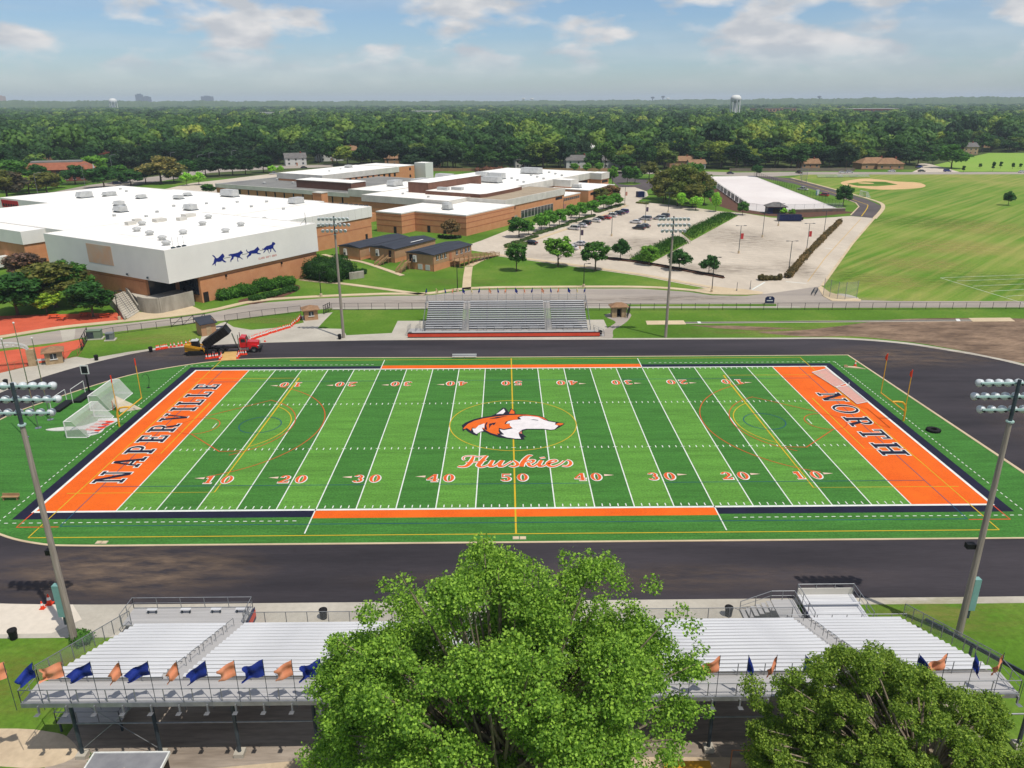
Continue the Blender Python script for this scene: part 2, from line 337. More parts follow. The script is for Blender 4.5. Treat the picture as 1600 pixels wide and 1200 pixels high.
mt['sand'] = M('pale_dirt_path', K(222, 200, 168), K(202, 180, 150), 0.3, 1.0, world_pos=True, fine=(2.2, .08))
mt['infield'] = M('infield_dirt', K(230, 192, 140), K(218, 180, 128), 0.1, 1.0, world_pos=True)
mt['court'] = M('white_court_coating', K(240, 232, 226, .78), K(226, 216, 210, .78), 0.03, 0.8, world_pos=True)

q = 14500
mb = MB(); n = 48
mb.add([(0, 0, -0.05)] + [(q * math.cos(2 * math.pi * i / n), q * math.sin(2 * math.pi * i / n), -0.05) for i in range(n)], [(0, 1 + i, 1 + (i + 1) % n) for i in range(n)])
struct('ground', mb, mt['wood_floor'])
struct('lawn', MB().poly([(-330, -120), (330, -120), (330, 60), (420, 420), (150, 430), (-60, 430), (-330, 330)], 0.0), mt['lawn'])
ROAD_R = [(78.23,86.2),(110.3,143.65),(142.61,199.44),(166.56,241.63),(170.55,265.13),(171.86,319.78),(168.42,367.3)]
struct('ball_field', MB().poly([(130.25,64.49),(75.07,71.14),(75.14,77.44)] + ROAD_R + [(191.51,398.37),(373.46,391.08)], 0.006), mt['field'])
struct('park_lawn', MB().poly([(285.84,440.53),(422.11,590.98),(515.71,584.4),(383.38,404.56),(282.69,409.99)], 0.006), mt['field_far'])
# baseball diamond
dia = MB().poly(smooth_loop([(192.09,346.78),(212.69,365.1),(220.28,356.81),(223.13,347.15),(231.89,341.2),(228.84,325.51),(219.49,312.74),(203.1,305.61),(192.21,306.72),(185.48,325.82)], 5), 0.012)
dm = struct('infield', dia, mt['infield'])
struct('infield_grass', MB().poly([(190.11,336),(205.13,348.02),(216.17,345.63),(215.54,329.21),(200.46,321.77),(190.95,323.89)], 0.018), mt['lawn'], dm)
struct('pitcher_mound', MB().poly(arc(*(201.9,338.29), 4.2, 0, 360, 20)[:-1], 0.03), mt['infield'], dm)
# faint white hammer-sector lines on the grass
sec = MB()
for l in ([(113.15,94.95),(117.82,67.7)], [(113.15,94.95),(144.67,98.87)], [(115.38,91.08),(141.53,94.2)], [(116.15,85.23),(137.55,88.28)], [(117.34,79.69),(133.78,82.68)], [(117.86,74.45),(129.78,76.73)]): sec.strip(l, 0.14, 0.014)
struct('field_lines', sec, mt['line'])

# school drive, car park, streets
drive = [(-106.3,30.13),(-97.3,37.95),(-87.49,42.28),(-82.76,47.91),(-70.91,53.79),(-61.31,57.07),(-46.79,64.73),(-40.52,66.84),(-19.04,66.33),(14.91,65.53),(72.48,64.73),(138.37,63.73),(143.26,70.09),(119.14,69.77),(89.71,70.48),(78.84,72.28),(76.05,77.42),(78.67,86.9),(65.94,91.62),(61.86,78.42),(56.42,76.29),(48.51,77.13),(43.67,80.87),(32.53,84.56),(8.66,85.16),(-9.66,84.25),(-19.16,78.81),(-30.21,78.43),(-45.1,76.25),(-58.99,71.97),(-67.38,62.47),(-81.08,55.51),(-92.66,50.44),(-100.93,43.86),(-110.91,36.64)]
struct('school_drive', MB().poly(drive, 0.012), mt['road'])
lot = [(-2.97,127.94),(4.81,122.25),(18.97,111.63),(35,99.39),(48.56,84.85),(58.17,78.52),(61.78,78.16),(78.55,86.19),(110.3,143.65),(142.61,199.44),(144.91,202.85),(138.06,209.39),(129.98,206.05),(114.68,201.29),(105.15,206.04),(98.07,219.34),(89.07,225.59),(79.13,241.72),(67.14,253.53),(60.75,260.94),(69.62,282.42),(72.22,300.79),(69.49,322.81),(61.1,324.84),(50.94,291.54),(39.03,255.82),(26.35,225.93),(12.89,197.19),(1.61,181.68),(-8.96,155.83),(-11.94,149.77),(-11.89,138.25),(-5.36,132.67)]
struct('parking_lot', MB().poly(lot, 0.018), mt['lot'])
struct('access_road', MB().poly([(138.7,210.29),(144.67,202.85),(164.99,239.48),(169.15,262.69),(170.6,316.57),(170.25,369.24),(162.26,380.03),(152.46,382.66),(155.08,363.96),(160.84,337.38),(159.97,289.7),(159.09,263.1),(158.28,248.75),(154.32,237.72)], 0.024), mt['asph'])
sd = struct('access_road_line', MB().strip(smooth_loop([(142.25,208.32),(158.88,239.72),(161.28,250.95),(164.85,293.8),(165.97,351.79),(162.69,369.61)], 4, False), 0.35, 0.030), mt['yellow_l'])
struct('street', MB().poly([(61.58,407.52),(110,398.08),(159.65,378.05),(189.36,392.59),(244.11,390.64),(370.26,386.73),(381.36,401.81),(251.92,406.84),(196.5,411.73),(149.18,409.95),(115.58,423.96),(63.89,426.77)], 0.024), mt['road'])
struct('side_street', MB().poly([(262.03,406.3),(292.26,404.68),(300.86,439.68),(309.78,479.74),(299.4,474.2),(285.84,440.53)], 0.028), mt['lot'])
struct('avenue', MB().poly([(-239.58,218.4),(-239.55,279.38),(-237.66,348.95),(-222.99,399.61),(-207.34,457.35),(-169.79,483.69),(-129.53,493.49),(-124.48,469.4),(-161.71,454.81),(-196.08,425.91),(-206.96,362.18),(-215.55,311.86),(-211.62,232.78),(-203.28,167.12)], 0.024), mt['road'])
struct('west_parking_lot', MB().poly([(-185.01,322.94),(-182.63,357.27),(-172.46,376.09),(-154.5,414.19),(-127.56,442.32),(-97.08,456.65),(-93.15,420.45),(-117.83,365.54),(-152.14,303.16),(-172.46,298.25)], 0.028), mt['lot'])
struct('turning_circle', MB().poly([(60.87,323.2),(69.49,322.81),(72.41,303.77),(86.12,340.9),(85.5,361.47),(76.59,371.87),(75.93,421.14),(69.62,421.48),(62.01,360.68)], 0.024), mt['asph'])
struct('traffic_island', MB().prism(smooth_loop([(63.15,341.99),(71.27,349.99),(75.72,341.39),(68.79,333.98)], 6), 0.0, 0.16), mt['lawn'])
# sidewalks and kerbs stand a step above the road
def walk(name, px, w, m='tan_conc', z=0.12): return struct(name, MB().prism(*walk_poly(px, w), z) if False else walk_mb(px, w, z), mt[m])
def walk_mb(pts, w, z):
    a = MB().strip(pts, w, z); n = len(pts); top = list(a.v)
    a.add([(x, y, 0) for x, y, _ in top] + top, [(i, i + 1, 2 * n + i + 1, 2 * n + i) for i in range(n - 1)] + [(n + i + 1, n + i, 3 * n + i, 3 * n + i + 1) for i in range(n - 1)])
    return a
walk('sidewalk', smooth_loop([(-112.06,38.26),(-102.02,45.64),(-93.7,52.36),(-82.02,57.55),(-68.19,64.68),(-59.64,74.11),(-45.56,78.3),(-30.5,80.4),(-19.94,80.59),(-9.72,85.91),(8.74,86.84),(32.81,86.23),(44.09,82.75),(49.03,79.14),(57.05,78.41),(61.15,80.09)], 4, False), 1.9)
walk('sidewalk', [(-2.98,129.99),(4.86,124.2),(19.15,113.59),(35.3,101.15),(49.04,86.81),(58.46,80.5)], 1.9)
walk('sidewalk', [(-40.01,66.49),(-19.06,66.56)], 1.3, 'concrete')
walk('sidewalk', [(17.14,66.16),(65.44,65.24)], 1.3, 'concrete')
walk('footpath', smooth_loop([(-54.83,97.05),(-49.15,94.24),(-42.86,91.85),(-31.25,85.48),(-20.43,79.16)], 4, False), 1.7)
walk('footpath', smooth_loop([(-56.69,132.07),(-49.38,124.77),(-43.35,120.73),(-35.28,110.48),(-28.56,101.08)], 4, False), 1.5)
walk('footpath', [(-11.27,112.46),(-11.08,98.23),(-10.63,84.61)], 2.2)
walk('footpath', [(-11.22,113.36),(-8.73,120.7),(-3.59,132.61)], 2.0)
walk('footpath', [(-63.85,141.47),(-59.89,146.5),(-54.24,154.74)], 1.6)
walk('kerb', [(78.63,86.19),(111.21,144.8),(144.52,201.98)], 0.7, 'tan_conc', 0.14)
walk('kerb', smooth_loop([(144.13,201.12),(165.55,239.46),(170.85,265.12),(171.48,318.81),(171.34,371.23)], 5, False), 1.6)
walk('kerb', [(139.09,211.2),(154.05,237.73),(158.41,251.06),(159.53,265.59)], 0.5, 'tan_conc', 0.14)
struct('sidewalk', MB().prism([(74.95,70.84),(74.69,75.52),(76.79,84.13),(78.39,86.2),(77.75,79.35),(80.07,74.12),(82.26,72.19),(81.46,70.38)], 0, .1), mt['tan_conc'])
# green verge between drive and sidewalk
struct('verge', MB().poly([(25.52,69.04),(61.17,68.48),(60.49,66.45),(25.19,66.71)], 0.02), mt['lawn'])
# pale corner island at the junction
struct('junction_island', MB().prism([(43.97,82.21),(50.15,84.81),(57.69,83.23),(61.4,79.89),(60.97,78.05),(56.71,77.25),(48.76,78.1)], 0, 0.13), mt['tan_conc'])
# red plaza on the west side with tan walk, booth apron
struct('plaza', MB().poly([(-119.83,61.01),(-104.13,62.79),(-87.68,64.31),(-82.53,58.07),(-94.1,53.1),(-102.86,46.99),(-108.01,43.15)], 0.02), mt['plaza'])
struct('entry_plaza', MB().poly([(-99.4,33.69),(-96.31,36.33),(-89.62,39.41),(-84.85,43.95),(-82.03,39.65),(-82.7,36.05),(-81.4,31.81),(-84.92,28.97),(-88.64,23.87),(-91.19,20.98)], 0.02), mt['plaza'])
struct('entry_paving', MB().poly([(-92.66,50.44),(-89.98,51.33),(-86.38,43.98),(-87.86,42.5)], 0.02), mt['concrete'])
struct('gym_forecourt', MB().poly([(-82.53,58.07),(-86.46,65.67),(-81.63,64.44),(-76.54,64.88),(-73.05,69.93),(-68.19,64.68),(-75.02,60.51)], 0.024), mt['tan_conc'])
# concrete apron round the track
OUT = [(-83.5,-2),(-83.2,7),(-82.66,14.13),(-80.2,21.1),(-74.9,29.5),(-67.9,36.2),(-60,38.9),(-49,40.6),(-34,41.6),(-19.85,41.9),(17.8,41.4),(50.35,41.0),(64,40.7),(74.03,37.9),(80.8,33.4),(87.6,27.2),(93,17),(95,2),(93,-14),(86,-28),(74,-38),(60,-41.6),(47,-41.9),(21,-41.9),(-18,-41.9),(-44,-41.8),(-56,-40.6),(-66,-37.2),(-75,-29.8),(-81,-17)]
def grow(pts, d):
    return [(x + d * (x + 0) / max(1, math.hypot(x, y * 1.0)) if abs(x) > 58 else x, y + d * (1 if y > 0 else -1) * (min(1, abs(y) / 30) if abs(x) > 58 else 1)) for x, y in pts]
apron = MB()
ol = smooth_loop(OUT, 5); apron.poly(grow(OUT, 1.1) if False else smooth_loop(grow(OUT, 1.0), 5), 0.010)
struct('track_apron', apron, mt['concrete'])
struct('west_apron', MB().poly([(-91.09,17.56),(-88.64,23.87),(-84.71,28.61),(-81.4,31.81),(-80.01,32.72),(-77.06,31.54),(-71.86,35.43),(-61.89,40.68),(-60.94,42.14),(-49.04,40.82),(-63.15,37.62),(-67.73,36.12),(-74.69,29.12),(-80.04,20.76),(-82.48,13.84),(-84.14,7.05)], 0.014), mt['concrete'])
struct('gate_apron', MB().poly([(-60.78,41.71),(-62.66,48.84),(-61.29,55.06),(-60.68,56.05),(-57.59,52.03),(-53.31,49.8),(-47.5,51.57),(-43.73,55.16),(-45.7,60.36),(-39.37,63.45),(-39.68,57.09),(-39.86,50.68),(-34.47,50.08),(-32.91,45.45),(-20.46,47.44),(-19.75,41.24),(-48.72,39.77)], 0.018), mt['concrete'])
struct('stand_apron', MB().poly([(-24, 41), (20, 41), (20, 56), (-24, 56)], 0.014), mt['concrete'])
struct('footpath', MB().poly(smooth_loop([(17.74,43.02),(18.42,46.58),(20.98,51.23),(22.31,54.15),(21.07,57.24),(20.71,59.88),(23.02,61.44),(26.46,60.82),(25.45,56.11),(23.3,51.66),(20.93,47.91),(20.08,42.53)], 3), 0.02), mt['road'])
struct('track', MB().poly(ol, 0.022), mt['track'])
DUST = smooth_loop([(-52.22,-33.23),(-49.44,-32.3),(-43.81,-32.88),(-37.79,-32.97),(-33.32,-34.23),(-31.38,-36.65),(-31.08,-39.12),(-32.69,-40.63),(-36.86,-40.77),(-41.53,-39.89),(-45.13,-37.75),(-49.26,-36.05)], 4)
def dust_mat(name, col, c, r_, amount):
    m = bpy.data.materials.new(name); m.use_nodes = True; t = m.node_tree; t.nodes.clear(); out = N(t, 'ShaderNodeOutputMaterial'); p = N(t, 'ShaderNodeBsdfPrincipled'); p.inputs['Base Color'].default_value = col; p.inputs['Roughness'].default_value = .95; p.inputs['Specular IOR Level'].default_value = .1
    pos = N(t, 'ShaderNodeNewGeometry').outputs['Position']; mp_ = N(t, 'ShaderNodeMapping'); mp_.inputs['Scale'].default_value = (.22, .8, 1); t.links.new(pos, mp_.inputs[0]); nz = N(t, 'ShaderNodeTexNoise'); nz.inputs['Scale'].default_value = 1; nz.inputs['Detail'].default_value = 7; nz.inputs['Roughness'].default_value = .7; t.links.new(mp_.outputs[0], nz.inputs[0])
    ds_ = N(t, 'ShaderNodeVectorMath', operation='SUBTRACT'); t.links.new(pos, ds_.inputs[0]); ds_.inputs[1].default_value = (*c, 0); dv = N(t, 'ShaderNodeVectorMath', operation='DIVIDE'); t.links.new(ds_.outputs[0], dv.inputs[0]); dv.inputs[1].default_value = (*r_, 1); ln_ = N(t, 'ShaderNodeVectorMath', operation='LENGTH'); t.links.new(dv.outputs[0], ln_.inputs[0])
    fo_ = N(t, 'ShaderNodeMapRange'); fo_.inputs['From Min'].default_value = .35; fo_.inputs['From Max'].default_value = 1.0; fo_.inputs['To Min'].default_value = 1; fo_.inputs['To Max'].default_value = 0; t.links.new(ln_.outputs['Value'], fo_.inputs[0])
    rp = N(t, 'ShaderNodeMapRange'); rp.inputs['From Min'].default_value = .38; rp.inputs['From Max'].default_value = .68; rp.inputs['To Max'].default_value = amount; t.links.new(nz.outputs['Fac'], rp.inputs[0])
    mu = N(t, 'ShaderNodeMath', operation='MULTIPLY'); t.links.new(fo_.outputs[0], mu.inputs[0]); t.links.new(rp.outputs[0], mu.inputs[1]); tr = N(t, 'ShaderNodeBsdfTransparent'); mx = N(t, 'ShaderNodeMixShader'); t.links.new(mu.outputs[0], mx.inputs[0]); t.links.new(tr.outputs[0], mx.inputs[1]); t.links.new(p.outputs[0], mx.inputs[2]); t.links.new(mx.outputs[0], out.inputs[0]); return m
for k, (c, r_, am) in enumerate((((-39, -36.4), (16, 5.6), .75), ((72, 30), (20, 8), .5), ((-62, 34), (16, 5), .35), ((10, -38.5), (30, 3), .3), ((76, -6), (9, 20), .25))):
    struct('track_dust', MB().poly([(c[0] + r_[0] * math.cos(a), c[1] + r_[1] * math.sin(a)) for a in np.linspace(0, 2 * math.pi, 33)[:-1]], .027 if k != 2 else .0265), dust_mat('track_dust_%d' % k, K(150, 128, 108), c, r_, am))
# brown earth works and runway behind the back straight
struct('bare_earth', MB().poly(smooth_loop([(49.99,45.88),(57.38,46.64),(66.24,49.25),(73.4,52),(82.15,54.8),(96.24,55.51),(114.21,53.56),(123.09,43.81),(100.75,14.71),(92.04,23.94),(81.77,35.14),(75.08,39.61),(67.37,42.59),(58.47,42.56)], 4), 0.012), mt['soil'])
struct('bare_earth', MB().poly([(37,51.35),(46.82,50.65),(58.04,48.49),(49.77,47.27),(42.35,48.84)], 0.010), mt['soil'])
rw = struct('jump_runway', MB().strip([(36.45,53.08),(97.94,53.68)], 1.25, 0.024), mt['concrete'])
struct('runway_surface', MB().strip([(36.47,53.18),(97.99,53.78)], 0.55, 0.029), mt['track'], rw)
struct('landing_pit', MB().prism([(28.78,54.76),(36.83,54.83),(36.71,51.85),(28.54,51.79)], 0.0, 0.06), mt['tan_conc'], rw)
struct('landing_pit', MB().prism([(97.94,55.36),(106.95,55.46),(106.27,52.64),(97.28,52.54)], 0.0, 0.06), mt['tan_conc'], rw)
struct('takeoff_board', MB().prism([(39.49,53.96),(40.16,53.95),(40.1,52.56),(39.43,52.57)], 0.0, 0.04), mt['white'], rw)
struct('takeoff_board', MB().prism([(94.89,54.82),(95.7,54.8),(94.96,52.99),(94.16,53.01)], 0.0, 0.04), mt['white'], rw)
# near side: concrete in front of the stand, dirt under it, paths behind it
struct('stand_pavement', MB().poly([(-62, -46.6), (-35.5, -46.6), (25.5, -46.6), (25.5, -41.5), (-62, -41.5)], 0.0165), mt['concrete'])
struct('ground_slab', MB().poly([(-50.87,-41.45),(-41.73,-41.58),(-39.5,-44.07),(-41.2,-45.99),(-47.89,-46.07)], 0.0205), M('pale_slab', K(236, 224, 206), K(222, 210, 192), .15, .9, world_pos=True, fine=(2, .04)))
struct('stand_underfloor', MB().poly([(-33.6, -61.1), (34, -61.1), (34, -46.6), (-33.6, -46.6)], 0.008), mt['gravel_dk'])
struct('dirt_path', MB().poly(smooth_loop([(-60, -57.2), (-40, -56.9), (-35, -57.3), (-33.2, -58), (-31.9, -59.5), (-34, -60.6), (-40, -60.3), (-60, -60.6)], 4), 0.014), mt['sand'])
struct('dirt_path', MB().poly([(-26, -61.2), (-16, -60.2), (0, -60.0), (14.5, -60.3), (33, -61), (46, -57), (46, -70), (-26, -70)], 0.014), mt['sand'])

# ---------------------------------------------------------------- turf and its painted markings
YD = 0.9144; HX, HY = 54.864, 24.384; HASH = 8.128
def turf_mat():
    m = bpy.data.materials.new('artificial_turf'); m.use_nodes = True; t = m.node_tree; t.nodes.clear()
    out = N(t, 'ShaderNodeOutputMaterial'); p = N(t, 'ShaderNodeBsdfPrincipled'); p.inputs['Roughness'].default_value = 0.9; p.inputs['Specular IOR Level'].default_value = 0.15
    pos = N(t, 'ShaderNodeNewGeometry').outputs['Position']; sp = N(t, 'ShaderNodeSeparateXYZ'); t.links.new(pos, sp.inputs[0])
    def mth(op, a, b=None):
        n = N(t, 'ShaderNodeMath', operation=op)
        for i, v in enumerate((a, b)):
            if v is None: continue
            if isinstance(v, (int, float)): n.inputs[i].default_value = v
            else: t.links.new(v, n.inputs[i])
        return n.outputs[0]
    ax = mth('ABSOLUTE', sp.outputs['X']); ay = mth('ABSOLUTE', sp.outputs['Y'])
    panel = mth('MODULO', mth('FLOOR', mth('DIVIDE', ax, 5 * YD)), 2.0)
    inx = mth('LESS_THAN', ax, 50 * YD); iny = mth('LESS_THAN', ay, HY)
    infield = mth('MULTIPLY', inx, iny); light = mth('MULTIPLY', panel, infield)
    mx = N(t, 'ShaderNodeMix', data_type='RGBA'); t.links.new(light, mx.inputs[0]); mx.inputs[6].default_value = K(70, 126, 52); mx.inputs[7].default_value = K(98, 152, 60)
    mpz = N(t, 'ShaderNodeMapping'); mpz.inputs['Scale'].default_value = (0.10, 0.8, 1); t.links.new(pos, mpz.inputs[0])
    nz = N(t, 'ShaderNodeTexNoise'); nz.inputs['Scale'].default_value = 1; nz.inputs['Detail'].default_value = 7; nz.inputs['Roughness'].default_value = 0.7; t.links.new(mpz.outputs[0], nz.inputs[0])
    mr = N(t, 'ShaderNodeMapRange'); mr.inputs['From Min'].default_value = 0.3; mr.inputs['From Max'].default_value = 0.7; mr.inputs['To Min'].default_value = 0.74; mr.inputs['To Max'].default_value = 1.26; t.links.new(nz.outputs['Fac'], mr.inputs[0])
    nf = N(t, 'ShaderNodeTexNoise'); nf.inputs['Scale'].default_value = 4.5; nf.inputs['Detail'].default_value = 4; t.links.new(pos, nf.inputs[0])
    mr2 = N(t, 'ShaderNodeMapRange'); mr2.inputs['From Min'].default_value = 0.3; mr2.inputs['From Max'].default_value = 0.7; mr2.inputs['To Min'].default_value = 0.74; mr2.inputs['To Max'].default_value = 1.26; t.links.new(nf.outputs['Fac'], mr2.inputs[0])
    k = mth('MULTIPLY', mr.outputs[0], mr2.outputs[0])
    vm = N(t, 'ShaderNodeVectorMath', operation='SCALE'); t.links.new(mx.outputs[2], vm.inputs[0]); t.links.new(k, vm.inputs['Scale']); t.links.new(vm.outputs[0], p.inputs['Base Color'])
    bn = N(t, 'ShaderNodeBump'); bn.inputs['Strength'].default_value = 0.3; bn.inputs['Distance'].default_value = 0.05; t.links.new(nf.outputs['Fac'], bn.inputs['Height']); t.links.new(bn.outputs[0], p.inputs['Normal'])
    t.links.new(p.outputs[0], out.inputs[0]); return m
IN = [(-76.0,0),(-75.4,4.6),(-73.5,9.3),(-67.6,19.6),(-62.5,24.7),(-53.1,29.6),(-42,31.1),(-20,30.9),(10,30.7),(61.6,30.7),(61.65,30.7),(64.4,-31.8),(64.35,-31.8),(39,-31.8),(-30,-31.8),(-46,-31.75),(-51,-31.2),(-56,-29.3),(-62.4,-25.2),(-67.8,-19.4),(-73.6,-9)]
IL = smooth_loop(IN[:9] + IN[13:], 5)  # rounded part
k0 = next(i for i, p in enumerate(IL) if p[0] >= 9.9 and p[1] > 0)
TURF = [p for p in IL if p[0] < 9.5 and p[1] > 0] + [(61.65, 30.7), (64.4, -31.8)] + [p for p in IL if p[1] <= 0 and p[0] < 39.5]
TURF = smooth_loop(IN[:9], 5, False) + [(61.65, 30.7), (64.4, -31.8)] + smooth_loop(IN[13:] + [IN[0]], 5, False)[:-1]
turf = struct('turf', MB().poly(TURF, 0.030), turf_mat())
struct('turf_kerb', walk_mb(TURF + [TURF[0]], 0.28, 0.075), mt['tan_conc'])
Z1, Z2, Z3, Z4 = 0.034, 0.038, 0.042, 0.046
def rect(x0, x1, y0, y1, z, mb=None): return (mb or MB()).poly([(x0, y0), (x1, y0), (x1, y1), (x0, y1)], z)
for sx in (-1, 1):
    a, b = sorted((sx * 45.72, sx * HX)); rect(a, b, -HY, HY, Z1).build('end_zone', mt['orange'], turf)
    a, b = sorted((sx * (HX + .36), sx * (HX + 1.7))); rect(a, b, -26.2, 26.2, Z1).build('end_border', mt['navy'], turf)
    rect(*sorted((sx * HX, sx * (HX + .36))), -HY - .2, HY + .2, Z2).build('end_line', mt['line'], turf)
    for sy in (-1, 1):
        y0, y1 = sorted((sy * (HY + .36), sy * 26.2)); rect(*sorted((sx * 22.95, sx * (HX + .36))), y0, y1, Z1).build('side_border', mt['navy'], turf)
        MB().strip([(sx * 22.9, sy * HY), (sx * 22.9, sy * 29.7)], .14, Z3).build('coach_box_line', mt['line'], turf)
for sy in (-1, 1):
    y0, y1 = sorted((sy * HY, sy * (HY + .36))); rect(-HX - .36, HX + .36, y0, y1, Z3).build('side_line', mt['line'], turf)
    y0, y1 = sorted((sy * (HY + .36), sy * 26.45)); rect(-22.86, 22.86, y0, y1, Z1).build('coach_box', mt['orange'], turf)
for i in range(-10, 11):
    x = i * 5 * YD
    if i: rect(x - .07, x + .07, -HY, HY, Z2).build('yard_line', mt['line'], turf)
rect(-.10, .10, -30.1, 30.1, Z2).build('halfway_line', mt['yellow_l'], turf)
hm = MB()
for i in range(-49, 50):
    x = i * YD
    if i % 5 == 0:
        for sy in (-1, 1): rect(x - .3, x + .3, sy * HASH - .05, sy * HASH + .05, Z3, hm)
        continue
    for sy in (-1, 1):
        rect(x - .06, x + .06, sy * HASH - .3, sy * HASH + .3, Z3, hm)
        y0, y1 = sorted((sy * (HY - .75), sy * (HY - .15))); rect(x - .06, x + .06, y0, y1, Z3, hm)
hm.build('hash_marks', mt['line'], turf, kind='stuff')
ds = MB(); 
for sy in (-1, 1):
    for i in range(-63, 64):
        x = i * YD
        if abs(x) > 24: rect(x - .22, x + .22, sy * 27.0 - .06, sy * 27.0 + .06, Z2, ds)
for sx in (-1, 1):
    for i in range(-29, 30): rect(sx * 57.7 - .06, sx * 57.7 + .06, i * YD - .22, i * YD + .22, Z2, ds)
ds.build('restraining_dashes', mt['line'], turf, kind='stuff')
# soccer lines (yellow), lacrosse and field-hockey lines (red, blue)
def ln(name, pts, w, m, z=Z3, closed=False): return MB().strip(pts, w, z, closed).build(name, mt[m], turf)
ln('soccer_touchline', [(-52.45, -30.1), (52.45, -30.1)], .14, 'yellow_l'); ln('soccer_touchline', [(-40, 29.6), (52.45, 29.6)], .14, 'yellow_l')
ln('centre_circle', arc(0, 0, 9.15, 0, 360, 64)[:-1], .13, 'yellow_l', Z4, True)
for s in (-1, 1):
    ln('soccer_goal_line', [(s * 52.45, -30.1), (s * 52.45, 29.6)], .13, 'yellow_l', Z4)
    ln('penalty_area', [(s * 53.6, -20.15), (s * 36, -20.15), (s * 36, 20.15), (s * 53.6, 20.15)], .13, 'yellow_l', Z4 + .004)
    ln('goal_area', [(s * 52.4, -9.25), (s * 47, -9.25), (s * 47, 9.25), (s * 52.4, 9.25)], .11, 'yellow_l', Z4 + .004)
    a = 180 if s > 0 else 0
    ln('penalty_arc', arc(s * 41.5, 0, 9.15, a - 53, a + 53, 20), .13, 'yellow_l', Z4 + .008)
    ln('blue_circle', arc(s * 36.6, 0.2, 2.95, 0, 360, 32)[:-1], .13, 'blue_l', Z4 + .012, True)
    ln('crease', arc(s * 45.4, 0, 2.9, 0, 360, 32)[:-1], .12, 'red_l', Z4 + .012, True)
    ln('fan_arc', arc(s * 43, 0, 11.2, a - 62, a + 62, 28), .12, 'red_l', Z4 + .016)
    ln('fan_line', [(s * 45.4, -2.9), (s * 39.4, -8.75), (s * 36.4, -8.6)], .12, 'red_l', Z4 + .02); ln('fan_line', [(s * 46, 3.3), (s * 37.7, 10.0)], .12, 'red_l', Z4 + .02)
    ln('outer_arc', arc(s * 45, 0, 17.4, a - 68, a + 68, 40), .12, 'red_l', Z4 + .008)
    ln('blue_end_line', [(s * 50.3, -27.75), (s * 50.3, 24)], .1, 'blue_l', Z4 - .002); ln('red_corner', [(s * 55, -24.6), (s * 55, -27.9), (s * 50.4, -27.9)], .15, 'red_l', Z4)
    ln('restraining_box_line', [(s * 18.3, -18.55), (s * 50.2, -18.55)], .1, 'blue_l', Z4 + .014); ln('restraining_box_line', [(s * 18.3, 18.5), (s * 50.2, 18.5)], .1, 'blue_l', Z4 + .014)
    ln('penalty_mark', [(s * 43.1, -.9), (s * 43.1, .9)], .12, 'line', Z4 + .024)
ln('blue_touchline', [(-50.3, -27.75), (50.3, -27.75)], .11, 'blue_l', Z4); ln('centre_box_line', [(-9.2, -18.55), (9.2, -18.55)], .1, 'blue_l'); ln('centre_box_line', [(-9.2, 18.5), (9.2, 18.5)], .1, 'blue_l')

